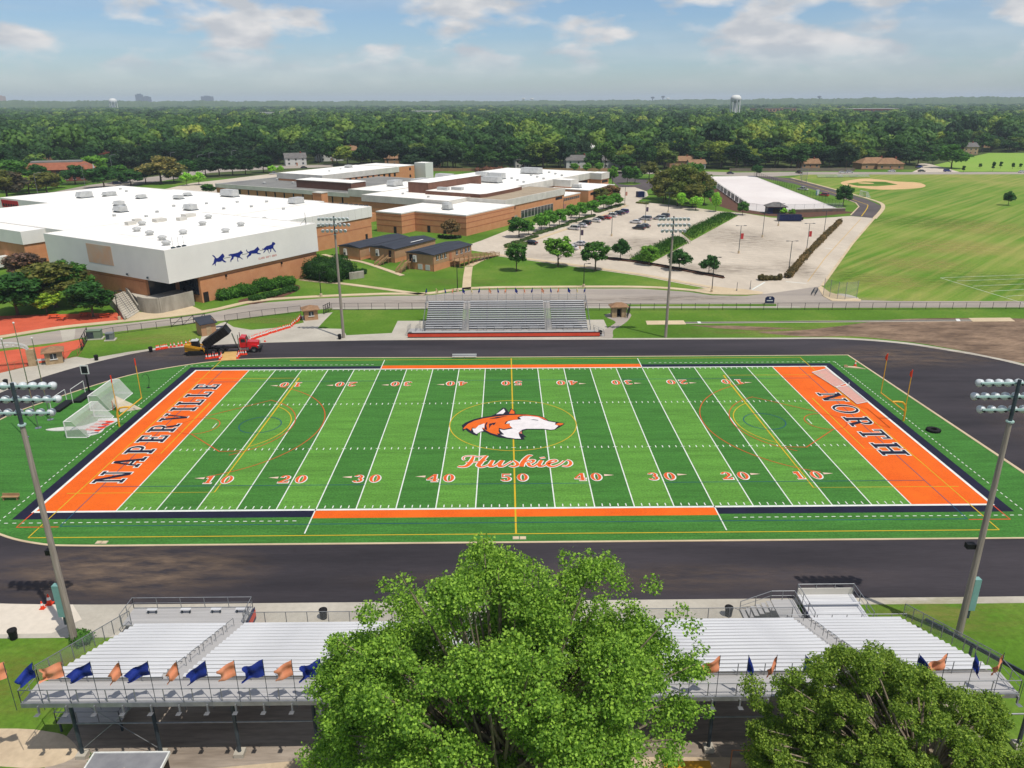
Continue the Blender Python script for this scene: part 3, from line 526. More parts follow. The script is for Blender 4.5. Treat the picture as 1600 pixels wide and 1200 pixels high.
# ---- lettering: pieces in a unit-high box, x to the right
def seg(x0, x1, y0, y1): return ('q', [(x0, y0), (x1, y0), (x1, y1), (x0, y1)])
def dia_(x0, x1, X0, X1, y0=0., y1=1.): return ('q', [(x0, y0), (x1, y0), (X1, y1), (X0, y1)])
def bow(cx, cy, rx_, ry_, t, a0, a1, ty=None): return ('a', (cx, cy, rx_, ry_, t, ty or t * .55, a0, a1))
S_ = .11; T_ = .23  # serif thickness, stem
def stem(x, full=True): return [seg(x, x + T_, 0, 1), seg(x - .1, x + T_ + .1, 0, S_), seg(x - .1, x + T_ + .1, 1 - S_, 1)]
GLY = {
 'I': (.42, stem(.12)), 'L': (.78, stem(.12) + [seg(.31, .74, 0, S_), seg(.62, .74, 0, .32)]),
 'E': (.8, stem(.12) + [seg(.31, .74, 0, S_), seg(.62, .74, 0, .3), seg(.31, .74, 1 - S_, 1), seg(.62, .74, .7, 1), seg(.31, .55, .46, .56), seg(.48, .57, .36, .66)]),
 'N': (1.02, [seg(.12, .25, 0, 1), seg(.02, .36, 0, S_), seg(.0, .2, 1 - S_, 1), dia_(.68, .9, .1, .32), seg(.78, .9, 0, 1), seg(.66, 1.0, 1 - S_, 1)]),
 'A': (.98, [dia_(.1, .22, .42, .54), dia_(.68, .88, .40, .60), seg(.02, .33, 0, S_), seg(.58, .98, 0, S_), seg(.24, .72, .3, .4)]),
 'V': (.96, [dia_(.38, .58, .1, .30), dia_(.42, .54, .74, .86), seg(.0, .4, 1 - S_, 1), seg(.64, .96, 1 - S_, 1)]),
 'P': (.82, stem(.12) + [seg(.31, .5, 1 - S_, 1), seg(.31, .5, .44, .53), bow(.48, .72, .30, .28, .17, -90, 90)]),
 'R': (.92, stem(.12) + [seg(.31, .5, 1 - S_, 1), seg(.31, .5, .46, .55), bow(.48, .73, .28, .27, .16, -90, 90), dia_(.66, .88, .44, .62, 0, .5), seg(.62, .95, 0, S_)]),
 'O': (.98, [bow(.49, .5, .46, .52, .17, 0, 360, .09)]),
 'T': (.88, [seg(.345, .535, 0, 1), seg(.22, .66, 0, S_), seg(.03, .85, 1 - S_, 1), seg(.03, .14, .68, 1), seg(.74, .85, .68, 1)]),
 'H': (1.02, stem(.12) + stem(.71) + [seg(.31, .71, .45, .56)]),
 '1': (.62, [seg(.22, .46, 0, 1), seg(.08, .60, 0, .1), dia_(.06, .22, .10, .30, .72, .98)]),
 '2': (.8, [bow(.4, .70, .34, .32, .22, -35, 170, .1), dia_(.05, .28, .52, .74, .1, .55), seg(.05, .76, 0, .14), seg(.66, .76, .0, .27)]),
 '3': (.8, [bow(.38, .73, .32, .28, .2, -90, 160, .1), bow(.38, .29, .36, .31, .22, -160, 90, .1)]),
 '4': (.84, [seg(.48, .70, 0, 1), seg(.36, .8, 0, .1), seg(.03, .82, .25, .36), dia_(.03, .17, .48, .64, .36, 1)]),
 '5': (.8, [seg(.12, .24, .5, 1), seg(.12, .70, .86, 1), bow(.38, .31, .37, .33, .22, -160, 120, .1)]),
 '0': (.84, [bow(.42, .5, .38, .52, .23, 0, 360, .08)]),
}
def glyph(mb, ch, fn, z, o=0.0, ox=0.0, h=1.0, ow=0.0):
    """pieces grown by o (in glyph units), mapped by fn(x, y) to the field"""
    i = 0
    for kind, d in GLY[ch][1]:
        zz = z + i * 0.0003; i += 1
        if kind == 'q':
            c = (sum(p[0] for p in d) / 4, sum(p[1] for p in d) / 4)
            pts = [(p[0] + (o * ow if p[0] > c[0] else -o * ow), p[1] + (o if p[1] > c[1] else -o)) for p in d]
            mb.poly([fn(ox + p[0], p[1]) for p in pts], zz)
        else:
            cx, cy, rx_, ry_, t, ty, a0, a1 = d; n = 24; e = 6 if (o and a1 - a0 < 359) else 0
            outp = [(cx + (rx_ + o * ow) * math.cos(R(a)), cy + (ry_ + o) * math.sin(R(a))) for a in np.linspace(a0 - e, a1 + e, n)]
            inp = [(cx + (rx_ - t - o * ow) * math.cos(R(a)), cy + (ry_ - ty - o) * math.sin(R(a))) for a in np.linspace(a0 - e, a1 + e, n)]
            w = [fn(ox + p[0], p[1]) for p in outp + inp]
            mb.add([(p[0], p[1], zz) for p in w], [(k, k + 1, n + k + 1, n + k) for k in range(n - 1)])
def word(text, start, end, base, top, axis, part, fill, outline, o=.042):
    """a word running from start to end along the field's y axis, letters standing across x"""
    adv = [GLY[c][0] for c in text]; gap = .30; tot = sum(adv) + gap * (len(text) - 1); k = (end - start) / tot; x = 0
    for c, a in zip(text, adv):
        fn = lambda gx, gy, b=x: (base + gy * (top - base), start + (b + gx) * k)
        ow = abs((top - base) / k)
        m1 = MB(); glyph(m1, c, fn, 0.060, o, 0, 1, ow); lo = m1.build(part, outline, turf)
        m2 = MB(); glyph(m2, c, fn, 0.068); m2.build('letter_face', fill, lo)
        x += a + gap
word('NAPERVILLE', -17.6, 17.5, -48.25, -52.0, 'y', 'letter', mt['navy'], mt['line'])
word('NORTH', 11.6, -11.4, 48.5, 52.1, 'y', 'letter', mt['navy'], mt['line'])
def number(d, x, up, mirror):
    # up: +1 reads from the near stand, -1 from the far stand
    h = 1.95; w = 1.75
    y0 = -17.95 if up > 0 else 17.95
    for ch, ox in ((d[0], -1.72), (d[1], .30)):
        fn = lambda gx, gy, ox=ox: (x + up * (ox + gx * w), y0 + up * gy * h)
        m1 = MB(); glyph(m1, ch, fn, 0.062, .05, 0, 1, 1.1); lo = m1.build('yard_number', mt['line'], turf)
        m2 = MB(); glyph(m2, ch, lambda gx, gy, ox=ox: (x + up * (ox + gx * w - .05), y0 + up * (gy * h + .06)), 0.070); m2.build('number_face', M('number_orange', K(240, 100, 38), None, .5, .9, world_pos=True), lo)
    if x:
        s = 1 if x > 0 else -1; b = (2.05 if s * up > 0 else -1.95)
        yb = y0 + up * 1.45
        MB().poly([(x + up * b, yb - .25), (x + up * b + s * .0, yb + .25), (x + up * b + s * 1.25, yb)], 0.064).build('direction_arrow', M('arrow_paint', K(246, 214, 190), None, .5, .9), turf)
for i in range(-4, 5):
    for up in (1, -1): number(str(50 - 10 * abs(i)), i * 10 * YD, up, False)
# ---- team emblem at midfield and script word
ZE = 0.074
def emblem(name, pts, m, z): return MB().poly(pts, z).build(name, m, em)
em = MB().poly([(-7.39,-0.61),(-6.93,0.4),(-5.76,1.68),(-4.54,2.4),(-3.21,2.91),(-2.39,3.9),(-1.55,6.12),(-1.12,6.05),(-0.55,4.28),(-0.27,5.95),(0.4,4.68),(0.39,3.58),(1.8,3.47),(3.45,3.03),(4.56,2.29),(5.31,0.88),(6.31,0.49),(7.09,0.07),(7.53,-0.25),(6.8,-1.25),(5.98,-2.36),(5.32,-2.54),(4.34,-2.2),(2.05,-2.21),(1.39,-2.64),(1.27,-3.61),(1.83,-4.82),(1.39,-4.81),(1.57,-5.63),(0.6,-5.62),(-0.75,-5.29),(-1.92,-4.87),(-3.2,-3.9),(-4.01,-2.91),(-4.6,-3.02),(-4.98,-3.5),(-5,-4.27),(-5.55,-3.85),(-6.28,-2.99),(-6.82,-1.95),(-7.04,-2.61),(-7.22,-2.24),(-7.23,-1.37)], ZE).build('emblem', M('emblem_navy', K(34, 32, 50), None, 1, .9), turf)
eo = M('emblem_orange', K(246, 112, 30), None, 1, .9); ew = M('emblem_white', K(248, 240, 238), None, 1, .9)
emblem('emblem_fur', [(-7.13,-1.8),(-6.91,-1),(-6.51,0.01),(-5.63,1.08),(-4.43,1.92),(-2.79,2.56),(-0.71,3.11),(0.75,3.25),(2.21,3.22),(3.65,2.71),(4.55,2.02),(5.1,0.88),(4.23,1.84),(2.82,2.72),(1.78,2.93),(1.16,2.86),(0.63,2.09),(0.82,1.48),(-0.52,1.14),(-1.03,0.68),(-1.23,-0.22),(-0.58,-0.1),(-0.23,-1.5),(-1.33,-2.05),(-2.04,-1.59),(-2.08,-2.7),(-1.92,-3.56),(-2.32,-3.55),(-2.12,-4.08),(-3.21,-3.29),(-4.02,-2.18),(-4.44,-1.55),(-4.58,-0.03),(-5.43,-1.66),(-5.89,-1.4),(-6,-2.51),(-6.64,-1.51),(-6.92,-1.88)], eo, ZE + .004)
emblem('emblem_ear', [(-0.55,3.73),(-0.17,5.47),(0.26,4.54),(0.25,3.64)], eo, ZE + .004)
emblem('emblem_face', [(0.94,2.35),(1.57,2.74),(2.61,2.67),(3.73,2.3),(4.61,1.15),(5.29,0.62),(6.18,0.16),(6.04,-0.48),(6.51,-0.99),(5.88,-2.23),(5.33,-2.37),(4.35,-2.01),(1.86,-1.96),(1.3,-2.27),(0.74,-3.36),(0.82,-4.33),(1.04,-5.39),(0.22,-5.31),(-0.94,-4.89),(-1.82,-4.04),(-1.29,-3.93),(-1.73,-2.83),(-1.93,-2.09),(-1.33,-2.4),(-0.04,-1.83),(-0.48,-0.74),(-0.47,-0),(-1.03,-0.09),(-0.72,0.8),(0.1,1.23),(1.23,1.47)], ew, ZE + .008)
emblem('emblem_ruff', [(-5.38,-1.78),(-4.97,-0.66),(-4.13,0.09),(-4.14,-1.55),(-4.49,-1.42),(-4.21,-2.67),(-4.6,-2.83),(-5.17,-3.69),(-5.58,-3.01),(-5.83,-1.77)], ew, ZE + .008)
emblem('emblem_ear_tip', [(-2.49,3.5),(-1.76,4.86),(-1.34,5.69),(-1.11,4.57),(-1.44,3.61),(-1.96,3.62)], ew, ZE + .004)
emblem('emblem_nose', [(6.09,-0.48),(6.58,0.02),(7.18,-0.11),(7.31,-0.37),(6.82,-0.87),(6.43,-0.79)], eo, ZE + .012)
emblem('emblem_stripe', [(-4.08,-2.05),(-4.06,-0.55),(-3.88,0.47),(-3.68,0.47),(-3.85,-0.81),(-3.67,-2.31)], mt['navy'], ZE + .012)
emblem('emblem_stripe', [(-3.43,-1.82),(-3.46,-0.05),(-2.46,0.4),(-2.75,-0.7),(-2.95,-0.31),(-3.2,-0.69)], mt['navy'], ZE + .012)
emblem('emblem_stripe', [(-3.6,1.72),(-2.37,2.42),(-0.71,2.84),(-2.37,1.88)], mt['navy'], ZE + .012)
emblem('emblem_mouth', [(0.78,-3.49),(1.19,-2.76),(1.22,-3.73),(1.03,-3.61)], M('emblem_pink', K(220, 130, 110), None, 1, .9), ZE + .012)
emblem('emblem_eye', [(2.46,1.24),(2.98,1.44),(3.58,1.22),(3.78,0.9),(3.07,1.18)], mt['navy'], ZE + .012)
# script word: brush strokes traced along their middle lines
STROKES = [
 ([(-6.4,-11.93),(-6.62,-11.7),(-6.6,-11.12),(-6.2,-10.77),(-5.38,-10.74),(-4.76,-10.99),(-4.15,-10.85),(-3.74,-10.77)], [5,7,9,10,10,9,8,5]),
 ([(-5.32,-10.9),(-5.49,-11.95),(-5.75,-12.97),(-6.17,-13.75),(-6.76,-13.92),(-7.21,-13.74)], [16,30,38,36,26,16]),
 ([(-6.26,-12.74),(-5.71,-12.63),(-4.91,-12.53),(-4.11,-12.32)], [10,14,14,10]),
 ([(-3.53,-10.7),(-3.93,-11.51),(-4.35,-12.77),(-4.57,-13.56),(-4.21,-14.01),(-3.57,-13.69),(-3.08,-13.02)], [14,30,44,40,24,14,10]),
 ([(-4.1,-12.43),(-3.61,-11.98)], [10,10]),
 ([(-2.74,-12.11),(-3.03,-13.13),(-3.07,-13.81),(-2.62,-13.81),(-2.08,-13.04),(-1.68,-12.25)], [26,32,30,18,14,14]),
 ([(-1.48,-12.13),(-1.78,-13.04),(-1.87,-13.83),(-1.42,-13.83),(-0.87,-13.17),(-0.26,-12.39)], [28,32,30,18,13,13]),
 ([(-0.06,-12.16),(0.34,-12.85),(0.43,-13.53),(-0.08,-13.97),(-0.62,-13.67)], [14,26,28,24,14]),
 ([(2.42,-10.92),(2.01,-10.8),(1.47,-11.84),(1.09,-12.98),(0.92,-13.99)], [14,26,38,42,40]),
 ([(1.4,-12.76),(1.97,-12.19),(2.58,-12.2),(2.3,-12.89),(1.8,-12.99)], [10,16,22,18,12]),
 ([(1.8,-12.99),(2.02,-13.78),(2.52,-13.9),(3.05,-13.13)], [26,32,20,12]),
 ([(3.59,-12.22),(3.24,-13.24),(3.27,-13.91),(3.82,-13.81),(4.35,-13.15)], [28,34,30,16,12]),
 ([(3.37,-11.59),(4.09,-11.37)], [16,16]),
 ([(4.35,-13.26),(4.97,-12.93),(5.5,-12.48),(5.32,-12.14),(4.75,-12.36),(4.35,-13.15),(4.56,-13.94),(5.21,-13.95),(5.95,-13.29),(6.52,-12.39)], [12,14,16,16,24,36,32,20,12,12]),
 ([(6.79,-12.16),(7.22,-12.51),(7.26,-13.31),(6.8,-13.97),(6.12,-13.85)], [14,20,28,24,14]),
]
script_o = M('script_orange', K(248, 110, 34), None, .5, .9)
so = MB(); sf = MB()
for i, (pts, ws) in enumerate(STROKES):
    sm = smooth_loop(pts, 5, False); wsm = []
    for j in range(len(ws) - 1):
        for k in range(5): wsm.append(ws[j] + (ws[j + 1] - ws[j]) * k / 5)
    wsm.append(ws[-1]); sc_ = 0.0132
    so.strip(sm, 0, ZE + i * .0004, ws=[w * sc_ + .34 for w in wsm]); sf.strip(sm, 0, ZE + .010 + i * .0004, ws=[w * sc_ + .06 for w in wsm])
sw = so.build('script_word', mt['line'], turf); sf.build('script_face', script_o, sw)

# ---------------------------------------------------------------- the school
class Bld:
    def __init__(s, name, label, s0, s1, t0, t1, z, zb=None, cat='building', wall='brick', fas='fascia', roof='roof_w', over=.3, z0=-.05, bands=()):
        s.o = thing(name, label, cat, (*CW(s0, t0), 0), CA); L, W = s1 - s0, t1 - t0; s.L, s.W, s.z = L, W, z; s.s0, s.t0 = s0, t0
        zt = zb if zb is not None else z - .41
        MB().box(0, L, 0, W, z0, zt).build('wall', mt[wall], s.o)
        a = over if zb is not None else .06; zf = zb if zb is not None else z - .4
        f = MB()
        f.box(-a, L + a, -a, .25, zf, z); f.box(-a, L + a, W - .25, W + a, zf, z); f.box(-a, .25, .25, W - .25, zf, z); f.box(L - .25, L + a, .25, W - .25, zf, z)
        s.f = f.build('fascia' if zb is not None else 'coping', mt[fas], s.o)
        s.r = MB().box(.25, L - .25, .25, W - .25, z - .6, z - .14).build('roof', mt[roof], s.o)
        if zb is not None and over > .05:
            MB().box(-a + .05, L + a - .05, -a + .05, W + a - .05, zf - .06, zf - .012).build('soffit', mt['brick_dk'], s.o)
        for zz in bands:
            MB().box(-.03, L + .03, -.03, W + .03, zz, zz + .3).build('brick_band', mt['brick_dk'], s.o)
    def win(s, face, a0, a1, z0, z1, m='glass', name='window', frame=False, d=.05):
        """face: 's' low-s side, 't' low-t side; a0..a1 measured along that side in building coordinates"""
        b = MB()
        if face == 't': b.box(a0, a1, -d, .1, z0, z1)
        else: b.box(-d, .1, a0, a1, z0, z1)
        w = b.build(name, mt[m], s.o)
        if frame:
            c = MB(); k = .09
            for (p, q, u, v) in ((a0 - k, a1 + k, z1, z1 + k), (a0 - k, a1 + k, z0 - k, z0), (a0 - k, a0, z0, z1), (a1, a1 + k, z0, z1)):
                (c.box(p, q, -d - .04, .1, u, v) if face == 't' else c.box(-d - .04, .1, p, q, u, v))
            c.build('frame', mt['siding_white'], w)
        return w
    def door(s, face, a0, w=1.1, h=2.2, m='dark'):
        d = s.win(face, a0, a0 + w, 0, h, m, 'door', False, .06)
        h_ = MB(); h_.cbox((a0 + w * .8, -.1, 1.05) if face == 't' else (-.1, a0 + w * .8, 1.05), (.12, .12, .12)); h_.build('handle', mt['chrome'], d)
    def unit(s, x, y, w, d, h, m='unit', hood=True, curb=True):
        z = s.z - .14; b = MB(); b.box(x, x + w, y, y + d, z + .25, z + h)
        u = b.build('rooftop_unit', mt[m], s.o)
        if curb: MB().box(x - .25, x + w + .25, y - .25, y + d + .25, z, z + .24).build('curb', mt['steel_dk'], u)
        if hood: MB().add([(x - .7, y, z + .6), (x - .7, y + d, z + .6), (x - .01, y, z + h - .1), (x - .01, y + d, z + h - .1), (x - .01, y, z + .5), (x - .01, y + d, z + .5)], [(0, 2, 3, 1), (0, 4, 2), (1, 3, 5), (0, 1, 5, 4)]).build('intake_hood', mt['unit'], u)
    def vent(s, x, y, r=.5, h=.7):
        z = s.z - .14; MB().lathe([(r, 0), (r, h * .6), (r * 1.25, h * .62), (r * 1.25, h * .8), (r * .6, h), (0, h)], 10, (x, y, z)).build('roof_vent', mt['unit'], s.o)
    def seams(s, face, step, zb, z):
        b = MB(); n = int((s.L if face == 't' else s.W) / step)
        for i in range(1, n + 1):
            p = i * step
            if face == 't': b.box(p - .03, p + .03, -.335, -.30, zb + .05, z - .05)
            else: b.box(-.335, -.30, p - .03, p + .03, zb + .05, z - .05)
        b.build('panel_seams', mt['fascia_tan'], s.o, kind='stuff')

# gymnasium: brick base under a deep overhanging white panel storey, open corner below
gy = thing('gymnasium', 'big gymnasium block with white panel storey showing four blue running dogs', 'building', (*CW(0, 0), 0), CA)
gb = MB(); gb.prism([(.6, 9.5), (8.2, 9.5), (8.2, .5), (45.6, .5), (45.6, 46.6), (.6, 46.6)], -.05, 6.19); gb.build('wall', mt['brick'], gy)
gf = MB(); L, W = 46.0, 47.0
gf.box(0, L, 0, .4, 6.2, 13.6); gf.box(0, L, W - .4, W, 6.2, 13.6); gf.box(0, .4, .4, W - .4, 6.2, 13.6); gf.box(L - .4, L, .4, W - .4, 6.2, 13.6)
gf.build('panel_storey', mt['fascia'], gy)
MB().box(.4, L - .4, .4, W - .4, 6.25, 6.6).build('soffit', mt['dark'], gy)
MB().box(.4, L - .4, .4, W - .4, 12.9, 13.45).build('roof', mt['roof_w'], gy)
MB().box(8.15, 45.65, .45, .49, 5.3, 5.5).build('brick_band', mt['brick_dk'], gy); MB().box(.55, .59, 9.5, 46.6, 5.3, 5.5).build('brick_band', mt['brick_dk'], gy)
for a, b, z0, z1 in ((1.2, 8.0, 1.8, 5.6),): MB().box(8.1, 8.19, a, b, z0, z1).build('entrance_glazing', mt['glass'], gy)
MB().box(1.2, 8.0, 9.4, 9.49, 1.8, 5.6).build('entrance_glazing', mt['glass'], gy)
MB().box(8.6, 10.0, .40, .49, 0, 2.4).build('door', mt['dark'], gy)
sg = MB(); sg.box(-.03, -.005, 19.6, 29.4, 8.2, 12.7); sg.build('faded_patch', M('faded_sign_patch', K(232, 184, 148), K(222, 196, 172), .35, .8), gy)
for x, y in ((5, 6), (9, 13), (14, 30), (17, 16), (24, 9), (29, 24), (12, 22), (33, 14), (38, 33), (21, 38)):
    z = 13.45; MB().lathe([(.75, 0), (.75, .5), (1.0, .52), (1.0, .9), (.5, 1.15), (0, 1.15)], 10, (x, y, z)).build('roof_vent', mt['unit'], gy)
for x, y, w, d in ((26, 39, 3.2, 2), (19, 41, 2.4, 1.6), (31, 36, 2.4, 1.6), (36, 40, 3.4, 2.2), (23, 44, 2.0, 1.4)):
    MB().box(x, x + w, y, y + d, 13.45, 14.3).build('skylight', mt['fascia_tan'], gy)
for x in (3.2, 4.6, 6.0):
    a = MB().lathe([(0, 0), (.5, .05), (.55, .25), (.3, .35)], 8, (x, 1.2, 13.45)); a.tube((x, 1.2, 13.7), (x, 1.2, 15.9), .03); a.build('antenna', mt['steel_dk'], gy)
a = MB(); a.tube((43.5, 1.2, 13.4), (43.5, 1.2, 16.6), .06); a.tube((43.5, 1.2, 15), (42.3, 2.2, 13.45), .04); a.tube((43.5, 1.2, 15), (44.7, 2.2, 13.45), .04); a.build('antenna', mt['steel_dk'], gy)
for t in (14.5, 7.0): q_ = MB().tube((-.35, t, 6.6), (0, t, 6.4), .05); q_.cbox((-.4, t, 6.9), (.3, .35, .4)); q_.build('wall_lamp', mt['steel_dk'], gy)
for x in (15.5, 33): q_ = MB().cbox((x, .3, 5.1), (.35, .35, .5)); q_.build('wall_lamp', mt['black'], gy)
# running dogs on the panels
def on_wall(pts, d=.03):
    b = MB().poly(pts, 0); return MB().add([(x, -d, z) for x, z, _ in b.v], b.f)
dogm = M('blue_wall_paint', K(16, 40, 140), None, 1, .6)
for pl in (
 [(12.1,10.59),(12.42,10.59),(12.87,10.19),(13.15,9.71),(13.63,9.69),(14.13,9.93),(14.72,10.32),(15.15,10.5),(15.31,10.28),(15.55,9.75),(15.32,9.51),(15.04,9.45),(15.1,9.01),(15.86,8.38),(15.72,8.3),(15.2,8.41),(14.62,8.92),(14.46,8.73),(13.67,8.76),(13.17,8.9),(12.8,8.58),(12.76,7.99),(12.53,8.14),(12.6,8.56),(11.9,8.25),(11.75,8.33),(12.25,8.84),(12.48,9.4),(12.74,9.84),(12.37,10.28)],
 [(16.62,9.9),(17.21,10.02),(18.28,9.96),(19.38,10),(20.1,10.16),(20.45,10.44),(20.65,10.13),(21,9.74),(20.77,9.56),(20.34,9.51),(19.91,8.97),(20.76,8.21),(20.62,8.18),(19.87,8.7),(19.47,8.82),(19.2,8.42),(19.32,7.85),(19.11,7.88),(19.03,8.45),(19.2,8.87),(18.7,9.17),(18.16,9.21),(17.95,8.74),(17.38,8.56),(17.17,8.1),(17.04,8.18),(17.19,8.65),(16.91,8.2),(16.86,8.27),(17.22,8.87),(17.54,9.14),(17.41,9.61),(16.88,9.67)],
 [(21.99,10.2),(22.23,10.38),(22.3,9.92),(22.68,9.69),(23.42,9.86),(24.42,9.87),(25.04,10.17),(25.68,10.52),(25.84,10.16),(26.21,9.7),(25.83,9.59),(25.49,9.3),(25.45,9.02),(26.41,8.64),(26.25,8.52),(25.4,8.69),(25,8.93),(24.01,9.03),(23.52,9.11),(23.32,8.75),(22.51,8.54),(22.08,8.1),(22,8.23),(22.25,8.7),(21.93,8.47),(21.88,8.64),(22.58,9.04),(22.77,9.34),(22.24,9.6)],
 [(26.89,9.88),(27.3,9.68),(27.7,9.87),(28.42,10.21),(29.32,10.25),(30.09,10.36),(30.47,10.94),(31.05,10.74),(31.37,10.34),(31.11,10.15),(30.72,10.03),(30.55,9.42),(31.27,8.26),(31.06,8.23),(30.23,9.3),(29.86,9.3),(29.68,8.63),(29.44,8.53),(29.31,8.69),(29.59,9.22),(28.89,9.33),(28.93,8.63),(29.25,8.26),(28.96,8.31),(28.63,9.14),(28.14,9.34),(27.78,8.93),(27.22,8.62),(27.16,8.75),(27.68,9.24),(27.63,9.36),(27.07,9.56)]):
    on_wall(pl).build('dog_mural', dogm, gy)
for l in ([(15.22,9.34),(17.23,9.31)], [(20.6,9.36),(22.34,9.3)], [(26.09,9.43),(27.27,9.42)]):
    b = MB().strip(l, .10, 0); MB().add([(x, -.025, z) for x, z, _ in b.v], b.f).build('mural_harness', mt['steel_dk'], gy)
# small red caption on the panel
CAP = {'C': [(4, 4, 0, 5), (0, 0, 0, 5)], }
SEG5 = {'C': ['111', '100', '100', '100', '111'], 'L': ['100', '100', '100', '100', '111'], 'A': ['010', '101', '111', '101', '101'], 'S': ['111', '100', '111', '001', '111'], 'G': ['111', '100', '101', '101', '111'], 'I': ['111', '010', '010', '010', '111'], 'F': ['111', '100', '110', '100', '100'], 'T': ['111', '010', '010', '010', '010'], '2': ['111', '001', '111', '100', '111'], '0': ['111', '101', '101', '101', '111'], '4': ['101', '101', '111', '001', '001'], ' ': ['000'] * 5}
def caption(text, s0, s1, z0, z1, mat, parent, d, name):
    b = MB(); n = len(text); cw = (s1 - s0) / (n * 4 - 1); ch = (z1 - z0) / 5
    for i, c in enumerate(text):
        for rr in range(5):
            for k in range(3):
                if SEG5[c][rr][k] == '1': b.box(s0 + (i * 4 + k) * cw, s0 + (i * 4 + k + 1) * cw - .002, -d, -.002, z1 - (rr + 1) * ch + .002, z1 - rr * ch)
    b.build(name, mat, parent, kind='stuff')
cp = [(25.54,7.24),(31.31,7.29),(25.62,7.74),(31.37,7.68)]
caption('CLASS GIFT 2024', cp[0][0], cp[1][0], (cp[0][1] + cp[1][1]) / 2, (cp[2][1] + cp[3][1]) / 2, M('red_caption', K(226, 126, 110), None, 1, .7), gy, .02, 'caption')

E2 = Bld('gym_annex', 'white-roofed brick annex on the side of the gymnasium facing the light pole', 46.05, 95.6, 24.3, 62, 11.0, 7.6, bands=(4.3,))
E2.unit(41, 26, 4.2, 3, 2.2); E2.vent(12, 9); E2.vent(30, 20); E2.door('t', 46.2); E2.seams('t', 3.2, 7.6, 11.0)
C1 = Bld('pool_hall', 'low white-roofed hall beyond the gymnasium with rooftop air handlers', 14, 97, 47.1, 128, 11.2, 7.8)
for x, y, w, d, h in ((30, 36, 2.6, 3.4, 1.9), (44, 20, 2.6, 3.4, 1.9), (62, 50, 2, 3, 1.4), (56, 64, 2.8, 2, 1.4), (76, 38, 2.8, 6.5, 2.6), (70, 56, 2, 2, 1.2), (40, 52, 2.2, 2.8, 1.5)): C1.unit(x, y, w, d, h)
for x, y in ((52, 14), (60, 10), (66, 24), (58, 30), (48, 34), (36, 26), (28, 20), (72, 16), (24, 30)): C1.vent(x, y)
C2 = Bld('corner_hall', 'pale corner block with brick base beside the gymnasium at the left edge', 7.3, 30, 72, 134, 11.05, 7.5)
C3 = Bld('fitness_wing', 'white-roofed wing with red lettered sign on its pale wall', 48, 97, 128.1, 163, 10.9, 6.6)
C3.unit(14, 6, 4.5, 3, 2.2); C3.unit(22, 3, 4, 2.5, 1.6); C3.vent(36, 12); C3.vent(40, 22)
sgn = MB().box(-.42, -.31, 22.5, 33.8, 7.6, 10.3).build('sign', M('red_sign', K(214, 44, 50), None, 1, .6), C3.o)
lt = MB()
for i in range(6): lt.box(-.46, -.43, 23.2 + i * 1.75, 24.3 + i * 1.75, 8.0, 9.0)
lt.build('sign_letters', mt['black'], sgn, kind='stuff')
# white patch roof next to the west wing
Bld('link_block', 'small white-roofed link block between the pool hall and the grey-roofed wing', 97.2, 112, 70, 100, 8.4, None, cat='building')
B6 = Bld('west_wing', 'long low brick wing with grey gravel roof and dark slit windows', 161.5, 232, 90, 184, 5.3, 3.4, fas='fascia_tan', roof='roof_grey')
for i in range(13): B6.win('s', 8 + i * 6.2, 8.9 + i * 6.2, .4, 3.2, 'dark')
B6.win('s', 76, 82, .4, 3.2, 'glass')
for x, y in ((20, 60), (34, 44), (12, 72), (44, 62), (28, 80)): B6.vent(x, y, .7, .9)
ph = MB().box(7.5, 17.5, 9.5, 44.5, 5.0, 8.7).build('penthouse', mt['brown'], B6.o)
rb = MB()
for i in range(44): rb.box(7.42, 7.5, 9.9 + i * .8, 10.2 + i * .8, 5.3, 8.3)
rb.build('ribs', M('brown_rib', K(108, 74, 62), None, .5, .8), ph, kind='stuff'); MB().box(7.3, 17.7, 9.3, 44.7, 8.7, 8.95).build('penthouse_roof', mt['roof_w'], ph)
ch = thing('brick_chimney', 'square orange brick chimney behind the gym annex roof', 'chimney', (*CW(120.6, 71), 0), CA)
MB().box(0, 3.5, 0, 4.8, 0, 10.3).build('stack', mt['brick'], ch); MB().box(-.15, 3.65, -.15, 4.95, 10.31, 10.6).build('cap', mt['fascia_tan'], ch)
yd = thing('cooling_plant', 'row of grey cooling units on a brick base in the service yard', 'cooling plant', (*CW(126, 66), 0), CA)
for i in range(6): u_ = MB().box(0, 2.0, -i * 2.6, -i * 2.6 + 2.0, 3.2, 5.8); u_.build('unit', mt['unit'], yd); MB().lathe([(.8, 0), (.8, .4), (.6, .4), (.6, .1)], 10, (1, -i * 2.6 + 1, 5.8)).build('fan', mt['steel_dk'], yd)
MB().box(-1, 3, -15, 3, 0, 3.2).build('screen_base', mt['brick'], yd)
B7 = Bld('two_storey_wing', 'two-storey wing with white fascia and a row of dark windows at the back', 190, 251, 138, 170, 9.0, 6.2, fas='fascia_tan')
for i in range(12): B7.win('t', 6 + i * 4.6, 7.7 + i * 4.6, 4.0, 6.0, 'dark')
MB().box(0, 61, -.12, -.02, 0.2, 3.3).build('lower_band', mt['fascia_tan'], B7.o); B7.vent(20, 14); B7.vent(33, 18); B7.unit(44, 22, 3, 3, 1.4)
B7b = Bld('stair_tower', 'plain orange brick end block of the two-storey wing', 251.1, 267, 139, 168, 9.1, None); B7b.win('t', 11, 12.5, 6.2, 7.8, 'dark'); B7b.win('t', 11, 12.5, 2.2, 3.8, 'dark')
Bld('white_screen_block', 'tall white screen block standing past the end of the two-storey wing', 268.5, 276, 132, 140, 10.2, 1.2, fas='white', over=.02)
